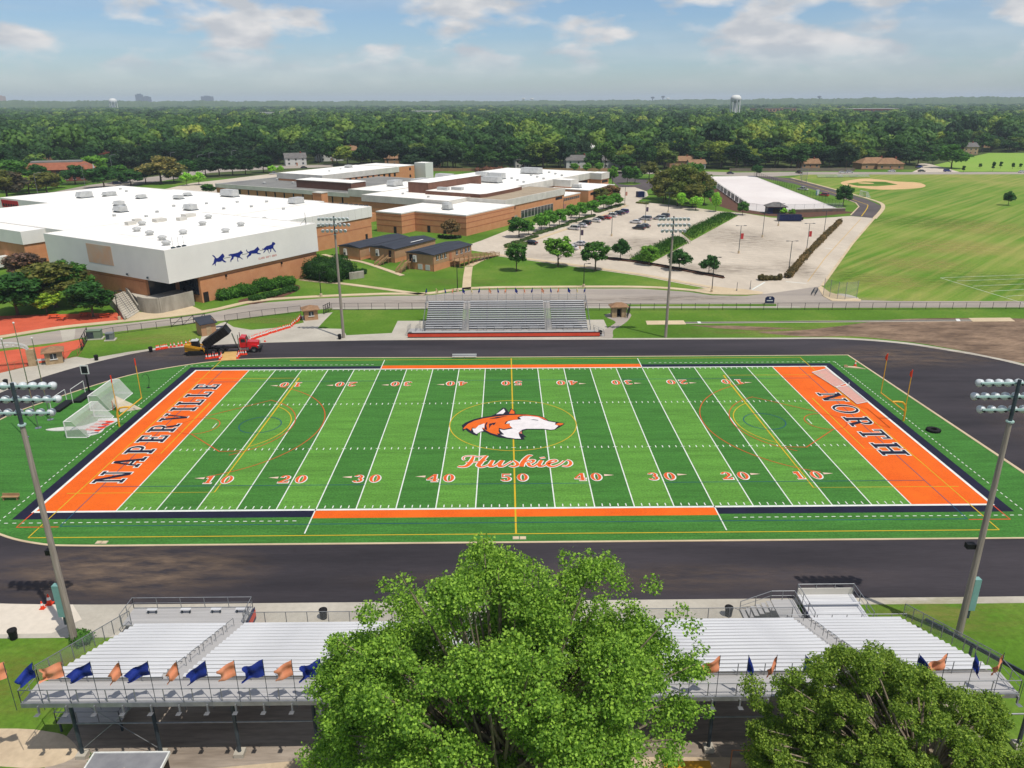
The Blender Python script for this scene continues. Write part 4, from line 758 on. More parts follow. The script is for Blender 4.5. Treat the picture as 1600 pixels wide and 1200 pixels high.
B4 = Bld('music_wing', 'nearest orange brick wing with a flat white roof beside the portable classrooms', 117, 149.5, .2, 22.4, 7.2, None, bands=(2.4, 4.3, 5.9))
B4.door('s', 15.5, 1.3, 2.4); B4.door('s', 3.0 + 5.5, 1.3, 2.4, 'dark'); B4.unit(8, 13, 2.6, 2.6, 2.0, hood=False); B4.unit(11, 15.5, 2.6, 2.6, 2.2, hood=False); B4.door('t', 30.4, 1.8, 2.8)
B4b = Bld('music_wing_annex', 'short brick return of the music wing next to the service yard', 109.5, 137, 22.5, 34, 7.25, None, bands=(2.4, 4.3, 5.9)); B4b.door('s', 2.5, 1.2, 2.4)
B5a = Bld('auditorium', 'mid school block with wide ribbed white fascia over brick', 138, 171, 22.45, 65.5, 8.5, 5.9, fas='fascia_tan', z0=0); B5a.seams('s', 4.3, 5.9, 8.5); B5a.vent(6, 14); B5a.vent(10, 30)
B5b = Bld('entrance_block', 'school entrance block with white fascia, tan roof and dark glazed doors', 150, 199, 4.6, 22.35, 8.55, 5.9, fas='fascia_tan', roof='roof_tan'); B5b.seams('t', 4.1, 5.9, 8.55)
B5b.win('t', 1.2, 7.6, 4.3, 5.4, 'dark'); B5b.win('t', 41, 47, 4.3, 5.4, 'dark'); MB().box(0, 9.0, -.1, -.02, 0, 1.9).build('stone_base', mt['conc_wall'], B5b.o)
for i in range(10): B5b.win('t', 12 + i * 2.7, 14.4 + i * 2.7, .2, 3.2, 'glass', 'entrance_glazing', True)
B5c = Bld('library_block', 'white-fascia block behind the auditorium with rooftop air handlers', 150.5, 190, 65.6, 84, 8.6, 5.6, fas='fascia_tan'); B5c.unit(18, 8, 6, 4, 2.6); B5c.unit(30, 4, 8, 4, 2.4)
P8 = thing('fly_tower', 'brown panelled fly tower rising above the auditorium roof', 'building', (*CW(155, 44.6), 0), CA)
MB().box(0, 39.5, 0, 10.5, 8, 12.6).build('wall', mt['brown'], P8); MB().box(-.1, 39.6, -.1, 10.6, 12.61, 12.75).build('roof', mt['roof_w'], P8)
P9 = thing('stage_roof', 'low white stage roof with brown edge in front of the fly tower', 'building', (*CW(152.5, 16.4), 0), CA)
MB().prism([(0, 1.4), (3, 0), (24, .6), (33, 1.6), (33, 28), (0, 28)], 8.2, 9.75).build('wall', mt['brown'], P9); MB().prism([(.2, 1.6), (3.1, .2), (24, .8), (32.8, 1.8), (32.8, 28), (.2, 28)], 9.76, 9.84).build('roof', mt['roof_w'], P9)
for x, y in ((4, 20), (7, 15)): MB().box(x, x + 2, y, y + 5, 9.84, 11.0).build('rooftop_unit', mt['unit'], P9)
B9 = Bld('academic_wing', 'large white-roofed wing with tall white fascia at the back of the school', 190.1, 276, 25.2, 80, 9.0, 6.0, fas='fascia_tan')
for x, y, w, d, h in ((10, 14, 4, 9, 2.6), (26, 22, 4, 8, 2.8), (8, 34, 5, 10, 2.6), (58, 20, 5, 10, 3.0), (34, 36, 3, 6, 2.2), (14, 44, 4, 8, 2.4)): B9.unit(x, y, w, d, h)
for i in range(9): B9.vent(18 + i * 6.3, 5 + (i % 3) * 7, .6, .9)
B9.win('t', 60, 75, 4.4, 5.6, 'dark'); B9.win('t', 30, 36, 4.4, 5.6, 'dark')
for j, (a, b, c, lab) in enumerate(((227, 235, 16, 'fascia bay with slit window standing out from the back wing'), (267, 276.3, 18.5, 'last fascia bay at the far right corner of the school'))):
    q_ = Bld('bay_block', lab, a, b, c, 25.1, 9.1, 6.0, fas='fascia_tan', cat='building'); q_.win('t', 1, b - a - 1, 4.2, 5.4, 'dark')
B10 = Bld('office_wing', 'low brick wing with a long strip of windows right of the entrance', 199.1, 217, 5.7, 25, 5.0, None)
for i in range(8): B10.win('t', 1.4 + i * 2.0, 3.1 + i * 2.0, 2.8, 3.9, 'glass', 'window')
B11 = Bld('art_wing', 'low brick block with white roof behind the drive trees', 222.5, 252, 4.2, 24, 5.6, None); B11.unit(6, 8, 3, 4, 1.6, hood=False); B11.win('t', 2, 12, 3.0, 4.2, 'dark')

# ---- entrance stair and curved retaining wall at the gym corner
cw_ = thing('retaining_wall', 'curved weathered concrete retaining wall at the gym corner stair', 'wall', (*(-79.23,63.84), 0))
def rel(pts, o): return [(p[0] - o[0], p[1] - o[1]) for p in pts]
ob = (-79.23,63.84)
def wall_mb(pts, z0, z1, w):
    a = MB()
    for i in range(len(pts) - 1):
        p, q_ = Vector(pts[i]).to_2d(), Vector(pts[i + 1]).to_2d(); d = (q_ - p).normalized(); n_ = Vector((-d.y, d.x)) * w / 2
        za, zb = (z1(i / (len(pts) - 1)), z1((i + 1) / (len(pts) - 1))) if callable(z1) else (z1, z1)
        a.add([(*(p - n_), z0), (*(q_ - n_), z0), (*(q_ + n_), z0), (*(p + n_), z0), (*(p - n_), za), (*(q_ - n_), zb), (*(q_ + n_), zb), (*(p + n_), za)], [(4, 5, 6, 7), (0, 1, 5, 4), (1, 2, 6, 5), (2, 3, 7, 6), (3, 0, 4, 7)])
    return a
wall_mb(rel(smooth_loop([(-82.99,65.59),(-80.52,63.87),(-77.97,63.53),(-76.54,64.88),(-74.49,67.65),(-72.68,70.51)], 4, False), ob), 0, 3.4, .35).build('curved_wall', mt['conc_wall'], cw_)
wall_mb(rel([(-82.99,65.59),(-85.55,69.06),(-88.07,72.67),(-90.99,76.43)], ob), 0, lambda u: .9 + 2.6 * u, .3).build('stair_wall', mt['conc_wall'], cw_)
wall_mb(rel([(-82.57,57.56),(-85.38,61.81),(-89.45,67.43),(-92.89,72.19)], ob), 0, lambda u: .6 + 2.0 * u, .35).build('stair_wall', mt['conc_wall'], cw_)
MB().prism(rel([(-82.93,66.43),(-78.44,64.65),(-76.89,65.72),(-73.02,71.41),(-76.6,79.26),(-86.21,80.14),(-91.27,77.7)], ob), 0, 2.2).build('landing', mt['concrete'], cw_)
st = MB(); a0, a1, b0, b1 = [Vector(p) for p in rel([(-82.63,58.59),(-82.88,65.03),(-91.71,70.97),(-90.99,76.43)], ob)]
for i in range(12):
    u, v = i / 12, (i + 1) / 12; st.prism([tuple(a0.lerp(b0, u)), tuple(a1.lerp(b1, u)), tuple(a1.lerp(b1, v)), tuple(a0.lerp(b0, v))], 0, .18 * (i + 1))
st.build('steps', mt['concrete'], cw_)
for k in (.33, .66):
    p, e = a0.lerp(a1, k), b0.lerp(b1, k); MB().tube((*p, 1.0), (*e, 3.1), .05).build('handrail', mt['steel_dk'], cw_)

# ---- portable classrooms
def portable(label, s0, s1, t0, t1, z, zs):
    o = thing('portable_classroom', label, 'building', (*CW(s0, t0), 0), CA, None); L, W = s1 - s0, t1 - t0
    MB().box(.05, L - .05, .05, W - .05, 0, zs).build('skirting', mt['brick'], o)
    MB().box(0, L, 0, W, zs + .01, z - .35).build('wall', mt['siding_tan'], o)
    b = MB(); rg = z + .35; b.add([(-.3, -.3, z - .34), (L + .3, -.3, z - .34), (L + .3, W / 2, rg), (-.3, W / 2, rg), (L + .3, W + .3, z - .34), (-.3, W + .3, z - .34), (-.3, -.3, z - .5), (L + .3, -.3, z - .5), (L + .3, W + .3, z - .5), (-.3, W + .3, z - .5)], [(0, 1, 2, 3), (3, 2, 4, 5), (0, 6, 7, 1), (5, 4, 8, 9), (0, 3, 5, 9, 6), (1, 7, 8, 4, 2)])
    rf = b.build('roof', mt['roof_black'], o); MB().box(-.2, L + .2, W / 2 - .12, W / 2 + .12, rg - .06, rg + .03).build('ridge_seam', mt['steel_dk'], rf)
    for p in (0, W): MB().box(-.04, .02, p - .06, p + .06, 0, z - .5).build('corner_trim', mt['brick_dk'], o)
    ac = MB().box(-.62, -.03, W * .62, W * .62 + .95, zs + .25, zs + 2.1).build('wall_air_conditioner', mt['siding_white'], o); MB().box(-.66, -.621, W * .62 + .12, W * .62 + .83, zs + .4, zs + 1.1).build('grille', mt['steel_dk'], ac)
    return o, L, W
p1, L, W = portable('portable classroom with arched charcoal roof nearest the gym annex', 65.5, 88, 3, 11, 4.1, .9)
MB().box(4.2, 5.1, -.06, .1, 1.9, 3.0).build('window', mt['siding_white'], p1)
p2, L, W = portable('middle portable classroom with charcoal roof and tan timber steps', 67.6, 87.5, -8.3, .8, 4.4, 1.3); MB().box(-.06, .1, 1.1, 2.1, 1.4, 3.5).build('door', mt['dark'], p2)
MB().add([(9, .8, 4.55), (15, .8, 4.55), (15, 1.2, 4.6), (9, 1.2, 4.6)], [(0, 1, 2, 3)]).build('roof_flashing', mt['white'], p2)
p3, L, W = portable('near portable classroom with a row of windows and a timber ramp', 63.4, 82, -25.4, -16.2, 5.0, 1.9); MB().box(-.06, .1, 7.2, 8.3, 2.0, 4.1).build('door', mt['dark'], p3)
for i, x in enumerate((1.3, 3.2, 5.0, 10.6, 13.0, 15.2, 16.8)):
    w = MB().box(x, x + 1.0, -.06, .1, 3.0, 4.2).build('window', mt['glass'], p3); MB().box(x + .46, x + .54, -.1, -.061, 3.0, 4.2).build('mullion', mt['white'], w); MB().box(x - .1, x + 1.1, -.12, -.02, 2.88, 2.98).build('sill', mt['white'], w)
MB().box(7.4, 8.5, -.07, .1, 1.95, 4.0).build('door', mt['brick_dk'], p3)
for x in (1.3, 3.9): MB().box(-.07, .02, x, x + 1.5, .2, 1.7).build('skirting_panel', mt['siding_white'], p3)
def timber_stair(label, s, t, h, run, w, rot):
    o = thing('timber_stair', label, 'stairs', (*CW(s, t), 0), CA + rot)
    n = 9; b = MB()
    for i in range(n): b.box(-run * (n - i) / n, -run * (n - i - 1) / n, 0, w, h * (i + 1) / n - .08, h * (i + 1) / n)
    b.build('treads', mt['wood'], o); MB().box(0.01, 1.6, 0, w, h - .1, h).build('landing', mt['wood'], o)
    for y in (0, w):
        r_ = MB(); r_.cbox((-run / 2, y, h / 2 + .75), (math.hypot(run, h), .09, .5), 0, 0, -math.atan2(h, run)); r_.build('handrail', mt['wood'], o)
        for x, z in ((-run, 0), (-run / 2, 0), (0, 0), (1.5, 0)): MB().box(x - .06, x + .06, y - .06, y + .06, 0, max(0, h * (x + run) / run if x < 0 else h) + 1.0).build('post', mt['wood'], o)
timber_stair('tan timber stair leading up to the middle portable classroom', 66.0, -7.2, 1.5, 4.2, 1.6, 0)
timber_stair('tan timber stair leading up to the near portable classroom', 61.8, -18.2, 2.1, 4.6, 1.6, R(8))
rp = thing('timber_ramp', 'long timber access ramp along the near portable classroom', 'ramp', (*CW(71, -25.6), 0), CA)
MB().box(0, 4.6, -3.2, -.05, 1.75, 1.9).build('platform', mt['wood'], rp)
MB().add([(4.61, -3.2, 1.9), (4.61, -1.4, 1.9), (21, -3.2, .2), (21, -1.4, .2), (4.61, -3.2, 1.75), (4.61, -1.4, 1.75), (21, -3.2, .05), (21, -1.4, .05)], [(0, 2, 3, 1), (4, 5, 7, 6), (0, 4, 6, 2), (1, 3, 7, 5)]).build('ramp_deck', mt['wood'], rp)
for y in (-3.2, -1.4):
    for k, zz in ((1, .95), (2, .5)): MB().cbox((12.8, y, 1.05 + zz), (16.5, .08, .16), 0, 0, math.atan2(1.7, 16.4)).build('handrail', mt['wood'], rp)
    for i in range(9): x = 4.7 + i * 2.03; MB().box(x - .07, x + .07, y - .07, y + .07, 0, 2.9 - 1.7 * (x - 4.6) / 16.4).build('post', mt['wood'], rp)
for x, y in ((0, -3.2), (2.3, -3.2), (4.5, -3.2), (0, -1.5)): MB().box(x - .08, x + .08, y - .08, y + .08, 0, 2.9).build('post', mt['wood'], rp)
MB().box(0, 4.6, -3.24, -3.16, 2.75, 2.9).build('handrail', mt['wood'], rp)
rw2 = thing('low_wall', 'short pale concrete wall beside the round clipped bush', 'wall', (*(-42.29,97.5), 0))
wall_mb(rel([(-41.98,96.72),(-38.5,98.96)], (-42.29,97.5)), 0, 1.7, .25).build('panel', mt['conc_wall'], rw2)
wall_mb(rel([(-42.04,97.03),(-38.55,99.28)], (-42.29,97.5)), 1.7, 1.85, .32).build('coping', mt['concrete'], rw2)

# ---------------------------------------------------------------- the two stands
ORD = ['first', 'second', 'third', 'fourth', 'fifth', 'sixth', 'seventh', 'eighth', 'ninth', 'tenth', 'eleventh', 'twelfth', 'thirteenth', 'fourteenth', 'fifteenth', 'sixteenth', 'seventeenth', 'eighteenth', 'nineteenth', 'twentieth', 'twenty-first', 'twenty-second', 'twenty-third', 'twenty-fourth', 'twenty-fifth', 'twenty-sixth']
def rail(o, name, p0, p1, h, n, post=.035, rails=(1.0, .5), m='galv', mesh_=None, ends=True):
    """straight (also sloping) guard rail from p0 to p1 at foot level"""
    p0, p1 = Vector(p0), Vector(p1)
    for k in rails: MB().tube(p0 + Vector((0, 0, h * k)), p1 + Vector((0, 0, h * k)), .035 if k == 1.0 else .022, n=6).build('top_rail' if k == 1.0 else 'mid_rail', mt[m], o)
    for i in range(n + 1):
        q_ = p0.lerp(p1, i / n); MB().tube(q_, q_ + Vector((0, 0, h)), post, n=6).build('rail_post', mt[m], o)
    if mesh_: MB().add([p0 + Vector((0, 0, .05)), p1 + Vector((0, 0, .05)), p1 + Vector((0, 0, h - .05)), p0 + Vector((0, 0, h - .05))], [(0, 1, 2, 3)]).build('mesh_panel', mt[mesh_], o)
def stand(label, loc, rz, x0, x1, rows, tread, rise, z0, aisles, aw, walk_w):
    o = thing('bleachers', label, 'bleachers', loc, rz)
    secs = []; a = x0
    for c in aisles: secs.append((a, c - aw / 2)); a = c + aw / 2
    secs.append((a, x1))
    for (a, b) in secs:
        ms = MB().box(a, b, 0, .33, 0, .05).mesh('seat_plank'); mf = MB().box(a, b, 0, .40, 0, .05).mesh('foot_plank'); mr = MB().box(a, b, 0, .03, 0, .20).mesh('riser')
        for i in range(rows):
            y = i * tread; z = z0 + i * rise
            link('seat_plank', ms, mt['alu'], o, (0, y + .40, z + .42)); link('foot_plank', mf, mt['alu_foot'], o, (0, y - .06, z))
            link('riser', mr, mt['alu_foot'], o, (0, y + .66, z + .08))
    st_m = MB().box(-aw / 2 + .05, aw / 2 - .05, 0, tread * .5 - .02, 0, .05).mesh('aisle_step')
    for c in aisles:
        for i in range(rows * 2): link('aisle_step', st_m, mt['alu_foot'], o, (c, i * tread / 2, z0 + i * rise / 2 + .02))
        for i in range(1, rows, 3):
            h_ = MB(); y = i * tread; z = z0 + i * rise; h_.path([(c, y, z), (c, y, z + .9), (c, y + 2 * tread, z + .9 + 2 * rise), (c, y + 2 * tread, z + 2 * rise)], .025); h_.build('aisle_handrail', mt['galv'], o)
    yb = rows * tread; zb = z0 + rows * rise - .1
    MB().box(x0 - .6, x1 + .6, yb + .0, yb + walk_w, zb - .12, zb).build('walkway', mt['alu_foot'], o); MB().box(x0 - .6, x1 + .6, yb + walk_w + .005, yb + walk_w + .12, zb - .3, zb + .05).build('edge_channel', mt['galv'], o)
    n = int((x1 - x0 + 1.2) / 1.89)
    return o, yb, zb, n
# near stand: rises towards the camera
nx0, nx1 = -33.2, 33.2
near, yb, zb, n_ = stand('long aluminium bleachers in the foreground with a walkway along the back rail', (0, -46.5, 0), math.pi, nx0, nx1, 16, .76, .30, 1.2, (-24.6, -8, 8, 24.5), 1.5, 2.1)
YB = yb + 2.1
rail(near, 'back', (nx0 - .6, YB, zb), (nx1 + .6, YB, zb), 1.08, 35, rails=(1.0, .12))
rail(near, 'front', (nx0 + 1, yb + .1, zb), (nx1 - 1, yb + .1, zb), 1.0, 34, rails=(.16,))
for s in (nx0 - .6, nx1 + .6):
    rail(near, 'end', (s, yb, zb), (s, YB, zb), 1.08, 2, rails=(1.0, .5))
    rail(near, 'side', (s, -.2, 1.2), (s, yb, zb), 1.35, 9, rails=(1.0,), mesh_='mesh_galv')
rail(near, 'front', (-24, -.25, 1.15), (24.0, -.25, 1.15), 1.1, 26, rails=(1.0,), mesh_='mesh_galv')
bk = MB().box(-.05, .05, 0, .12, -.55, 0).add([(-.16, .12, -.55), (.16, .12, -.55), (.16, .5, -.5), (-.16, .5, -.5)], [(0, 1, 2, 3)]).mesh('bracket')
for i in range(36): link('bracket', bk, mt['galv'], near, (nx0 - .5 + i * 1.895, YB + .13, zb - .1))
for i in range(13):
    x = 31.4 - i * 5.6; 
    MB().tube((x, 13.1, 0), (x, 13.1, zb - .12), .14, n=8).build('support_post', mt['steel_dk'], near); MB().box(x - .35, x + .35, 12.75, 13.45, 0, .35).build('footing', mt['concrete'], near)
    MB().tube((x, 6.2, 0), (x, 6.2, 3.5), .12, n=8).build('support_post', mt['steel_dk'], near)
    MB().cbox((x, yb / 2, (1.0 + zb - .3) / 2), (.16, math.hypot(yb, zb - 1.3), .3), 0, math.atan2(zb - 1.3, yb)).build('stringer', mt['steel_dk'], near)
    if i < 12: MB().tube((x, 13.1, 3.0), (x - 5.6, 13.1, 3.0), .06).build('tie_beam', mt['galv'], near); 
    if i % 3 == 0 and i < 12: MB().tube((x, 13.1, .6), (x - 5.6, 13.1, 5.6), .025).build('cross_brace', mt['galv'], near); MB().tube((x, 13.1, 5.6), (x - 5.6, 13.1, .6), .025).build('cross_brace', mt['galv'], near)
# viewing platform at the left end of the near stand (local +x is the picture's left)
pf = thing('viewing_platform', 'flat grey viewing platform with railings at the left front of the near bleachers', 'platform', (-29.3, -46.3, 0))
MB().box(-5.4, 5.3, 0, 2.35, .95, 1.05).build('deck', mt['alu_foot'], pf); MB().box(-5.4, 5.3, 2.36, 2.46, .75, 1.08).build('edge', mt['galv'], pf)
rail(pf, 'f', (-5.4, 2.4, 1.05), (5.3, 2.4, 1.05), 1.1, 5); rail(pf, 'l', (-5.4, 0, 1.05), (-5.4, 2.4, 1.05), 1.1, 2); rail(pf, 'r', (5.3, .0, 1.05), (5.3, 2.4, 1.05), 1.1, 2)
for x in (-3.4, -.4, 2.3, 4.5):
    b = MB().box(x - .45, x + .45, 1.5, 1.8, 1.42, 1.47).build('bench_seat', mt['alu'], pf)
    for dx in (-.35, .35): MB().box(x + dx - .04, x + dx + .04, 1.55, 1.75, 1.05, 1.42).build('bench_leg', mt['steel_dk'], pf)
for x in (-5.3, -1.8, 1.8, 5.2): MB().box(x - .05, x + .05, 2.2, 2.3, 0, .95).build('leg', mt['steel_dk'], pf)
bn = thing('vinyl_banner', 'navy and orange vinyl banner hung on the end of the viewing platform', 'banner', (-23.75, -45.4, 0))
MB().box(0, .05, -1.1, 1.2, .1, 1.3).build('cloth', mt['navy_paint'], bn); MB().box(.051, .07, -1.1, 1.2, .4, 1.0).build('stripe', mt['cone'], bn)
bn2 = thing('vinyl_banner', 'navy and orange vinyl banner beside the right hand access ramp', 'banner', (25.6, -45.6, 0))
MB().box(0, .05, -.8, 1.0, .1, 1.25).build('cloth', mt['navy_paint'], bn2); MB().box(.051, .07, -.8, 1.0, .35, .95).build('stripe', mt['cone'], bn2)
# stair and box ramp at the right front of the near stand
ns = thing('access_stair', 'galvanised access stair leading up to the right aisle of the near bleachers', 'stairs', (22.5, -45.4, 0))
MB().box(.5, 2.6, -1.1, 1.8, 1.05, 1.15).build('landing', mt['alu_foot'], ns)
for i in range(6): MB().box(-2.2 + i * .45, -1.8 + i * .45, .3, 1.7, .18 * (i + 1) - .04, .18 * (i + 1)).build('tread', mt['alu_foot'], ns)
rail(ns, 'a', (-2.2, 1.75, 0), (.5, 1.75, 1.1), 1.0, 2); rail(ns, 'b', (.5, 1.75, 1.1), (2.6, 1.75, 1.1), 1.0, 2); rail(ns, 'c', (2.6, 1.75, 1.1), (2.6, -1.0, 1.1), 1.0, 2)
nr = thing('access_ramp', 'boxed white access ramp with railings at the right front of near bleachers', 'ramp', (28.6, -45.4, 0))
MB().box(-2.6, 2.6, -.9, 3.2, .55, .65).build('deck', mt['alu'], nr); MB().box(-2.6, 2.6, 3.21, 3.3, .2, 1.3).build('kick_panel', mt['fascia_tan'], nr); MB().box(-2.5, 2.5, 1.2, 1.5, 1.0, 1.06).build('bench', mt['alu'], nr)
rail(nr, 'a', (-2.6, 3.25, .65), (2.6, 3.25, .65), 1.1, 3); rail(nr, 'b', (-2.6, -.9, .65), (-2.6, 3.2, .65), 1.1, 3); rail(nr, 'c', (2.6, -.9, .65), (2.6, 3.2, .65), 1.1, 3)
rail(nr, 'd', (-5.0, -.9, 0), (5.5, -.9, 0), 1.5, 8, rails=(1.0,))
# small landing deck at the back left of the near stand
bd = thing('rear_landing', 'small railed deck standing in the grass behind the left end of near bleachers', 'platform', (-32.2, -56.2, 0))
MB().box(-2.1, 2.6, -1.2, 1.2, .85, .95).build('deck', mt['alu_foot'], bd); rail(bd, 'a', (-2.1, -1.2, .95), (2.6, -1.2, .95), 1.0, 3); rail(bd, 'b', (-2.1, -1.2, .95), (-2.1, 1.2, .95), 1.0, 2); rail(bd, 'c', (2.6, -1.2, .95), (2.6, 1.2, .95), 1.0, 2)
for x in (-2, 2.5): MB().box(x - .06, x + .06, -1.1, -.98, 0, .85).build('leg', mt['steel_dk'], bd)

# far stand
fx0, fx1 = -16.2, 16.2
far, yf, zf, _ = stand('aluminium bleachers across the field with an orange banner along the front', (-.8, 45.0, 0), 0, fx0, fx1, 13, .72, .27, 1.0, (-8.2, 8.4), 1.4, .9)
rail(far, 'back', (fx0 - .4, yf + .9, zf), (fx1 + .4, yf + .9, zf), 1.35, 18, rails=(1.0, .5), mesh_='mesh_galv')
for s in (fx0 - .5, fx1 + .5): rail(far, 'side', (s, 0, 1.0), (s, yf + .9, zf), 1.2, 6, rails=(1.0,), mesh_='mesh_galv')
MB().box(fx0 - 2.6, fx1 + 1.6, -1.35, -.1, .92, 1.0).build('front_walk', mt['alu_foot'], far)
for i in range(10):
    x = fx0 + i * 3.45; rail(far, 'front', (x, -.35, 1.0), (x + 1.9, -.35, 1.0), .9, 1, rails=(1.0, .5))
for i in range(9):
    x = fx0 + i * 4.05; MB().tube((x, yf + .5, 0), (x, yf + .5, zf), .1).build('support_post', mt['steel_dk'], far); MB().cbox((x, yf / 2, (.8 + zf - .4) / 2), (.14, math.hypot(yf, zf - 1.2), .25), 0, math.atan2(zf - 1.2, yf)).build('stringer', mt['steel_dk'], far)
fb = thing('front_banner', 'long orange banner with dark edges along the front of the far bleachers', 'banner', (-1.35, 43.4, 0))
MB().box(-19, 19, 0, .06, 0.02, 1.02).build('cloth', M('banner_dark', K(30, 28, 36), None, 1, .7), fb); MB().box(-19, 19, -.02, -.001, .2, .84).build('stripe', M('banner_orange', K(232, 86, 58), K(222, 76, 50), .6, .7), fb)
fr = thing('access_ramp', 'galvanised railed ramp at the left end of the far bleachers', 'ramp', (-18.9, 45.4, 0))
MB().add([(-1.6, -.9, .95), (1.5, -.9, .95), (1.5, 4.4, .1), (-1.6, 4.4, .1), (-1.6, -.9, .85), (1.5, -.9, .85), (1.5, 4.4, 0), (-1.6, 4.4, 0)], [(0, 1, 2, 3), (0, 4, 5, 1), (1, 5, 6, 2), (3, 2, 6, 7), (0, 3, 7, 4)]).build('deck', mt['alu_foot'], fr)
for x in (-1.6, 0, 1.5): rail(fr, 'r', (x, -.9, .95), (x, 4.4, .1), 1.0, 3)
fr2 = thing('access_stair', 'short railed stair at the right end of the far bleachers', 'stairs', (16.9, 44.8, 0))
for i in range(5): MB().box(-.3 + i * .4, .05 + i * .4, -1.2, .4, .95 - .19 * (i + 1), 1.0 - .19 * (i + 1)).build('tread', mt['alu_foot'], fr2)
rail(fr2, 'a', (-.3, -1.2, .9), (1.7, -1.2, .0), 1.0, 2); rail(fr2, 'b', (-.3, .4, .9), (1.7, .4, .0), 1.0, 2)

# ---------------------------------------------------------------- pennants
def cloth(seed, side, droop, size=(1.6, 1.2), fold=.16):
    rnd = random.Random(seed); nx, nz = 12, 7; vs = []; fs = []
    for i in range(nx + 1):
        u = i / nx
        for j in range(nz + 1):
            v = j / nz; top = -size[1] * .05 * u; h = size[1] * (1 - .12 * u)
            notch = .55 if u > .6 and abs(v - .55) < .28 else 0
            x = side * size[0] * u * (1 - .32 * notch * (1 if u > .9 else .6)) * (1 - .35 * droop)
            z = top - h * v - droop * size[0] * .85 * u ** 1.15 * (1 - .25 * v)
            y = fold * math.sin(u * 7.5 + v * 2.2 + seed) * (.3 + u) + .06 * math.sin(v * 9 + seed * 2)
            vs.append((x, y - .35 * u * size[0] * rnd.uniform(.9, 1.1) * .5, z))
    for i in range(nx):
        for j in range(nz): a = i * (nz + 1) + j; fs.append((a, a + nz + 1, a + nz + 2, a + 1))
    b = MB().add(vs, fs); return b.mesh('cloth', True)
CL = [cloth(1, -1, .35), cloth(2, -1, .6, fold=.1), cloth(3, -1, .45, (1.75, 1.1)), cloth(4, -1, .8, fold=.24), cloth(11, -1, .5, (1.4, 1.25), .08), cloth(12, -1, .95, (1.3, 1.2), .2), cloth(13, -1, .3, (1.7, 1.15), .12)]
CH = [cloth(5, 1, .9, (1.2, 1.3), .1), cloth(6, -1, 1.25, (1.0, 1.2), .12), cloth(7, 1, 1.4, (.9, 1.2), .1), cloth(8, -1, .5)]
def pennant(x, y, z, h, m, me, label, group, sc=1.0, cable=True):
    o = thing('pennant', label, 'flag', (x, y, z), 0, group)
    MB().tube((0, 0, 0), (0, 0, h), .022, n=6).build('pole', mt['steel_dk'], o)
    c = link('cloth', me, None, o, (0, 0, h - .04))
    c.data = me.copy(); c.data.materials.clear(); c.data.materials.append(m); c.scale = (sc,) * 3
    return o
cnt = {}
for i in range(37):
    x = -34.15 + i * 1.89
    blue = (i % 2 == 1) if i < 20 else (i % 2 == 0)
    cn = 'blue' if blue else 'coral'; cnt[cn] = cnt.get(cn, 0) + 1
    me = CL[(i * 3 + i // 5) % 7] if i < 22 else CH[(i * 3) % 4]
    lab = '%s %s pennant counted from the left along the near bleachers back rail' % (ORD[cnt[cn] - 1], cn)
    pennant(x, -46.5 - YB - .1, zb - .5, 4.0, mt['blue_f'] if blue else mt['coral'], me, lab, 'pennants on the near bleachers')
cols = ['blue', 'cream', 'blue', 'coral', 'blue', 'cream', 'blue', 'coral', 'blue', 'coral', 'blue', 'coral', 'blue', 'coral', 'blue', 'coral', 'blue', 'cream', 'blue']; cnt = {}
for i, cn in enumerate(cols):
    cnt[cn] = cnt.get(cn, 0) + 1
    pennant(-17.4 + i * 1.845, 45.0 + yf + .95, zf, 2.9, {'blue': mt['blue_f'], 'cream': mt['cream_f'], 'coral': mt['coral']}[cn], CH[(i * 5 + 1) % 3], '%s %s pennant counted from the left above the far bleachers' % (ORD[cnt[cn] - 1], cn), 'pennants on the far bleachers', .72)

# ---------------------------------------------------------------- floodlight poles
lamp_m = MB().lathe([(0, .42), (.16, .40), (.30, .30), (.38, .08), (.40, -.12), (.36, -.12), (.0, .10)], 12)
lamp_m.v = [(x * .80, y * .80, z * .86) for x, y, z in lamp_m.v]; lamp_me = lamp_m.mesh('floodlight', True)
def light_pole(label, x, y, h, face, cab):
    o = thing('floodlight_pole', label, 'light pole', (x, y, 0), 0, 'stadium floodlight poles')
    MB().tube((0, 0, 0), (0, 0, h - 3.4), .30, .19, 10).build('pole', mt['pole_wood'], o); MB().tube((0, 0, h - 3.4), (0, 0, h), .15, .14, 8).build('mast', mt['steel_dk'], o)
    MB().lathe([(.3, 0), (.3, .12), (.16, .12)], 10, (0, 0, h - 3.5)).build('collar', mt['mint'], o)
    for zz, n, w in ((h - .35, 8, 2.75), (h - 1.45, 8, 2.9), (h - 2.55, 6, 2.2)):
        MB().cbox((0, face * .2, zz), (2 * w, .14, .14)).build('crossarm', mt['mint'], o)
        for i in range(n):
            xx = -w + .1 + i * (2 * w - .2) / (n - 1)
            if abs(xx) < .2: continue
            f = link('floodlight', lamp_me, mt['lamp'], o, (xx, face * .62, zz - .12)); f.rotation_euler = (face * R(62), 0, R((i - n / 2) * -5))
            MB().cbox((xx, face * .3, zz - .1), (.12, .5, .12)).build('bracket', mt['black'], o)
    if cab:
        cb = MB().cbox((cab * .48, .05, 4.4), (.55, .5, 3.1)).build('control_cabinet', mt['teal'], o); MB().cbox((cab * .3, 0, 2.4), (.3, .3, .7)).build('meter_box', mt['steel_dk'], o)
        MB().tube((cab * .3, 0, 0), (cab * .3, 0, 2.8), .05).build('conduit', mt['steel_dk'], o)
        sp = MB().cbox((-cab * .1 - .5, .3, 9.0), (.7, .5, .45)); sp.build('loudspeaker', mt['black'], o)
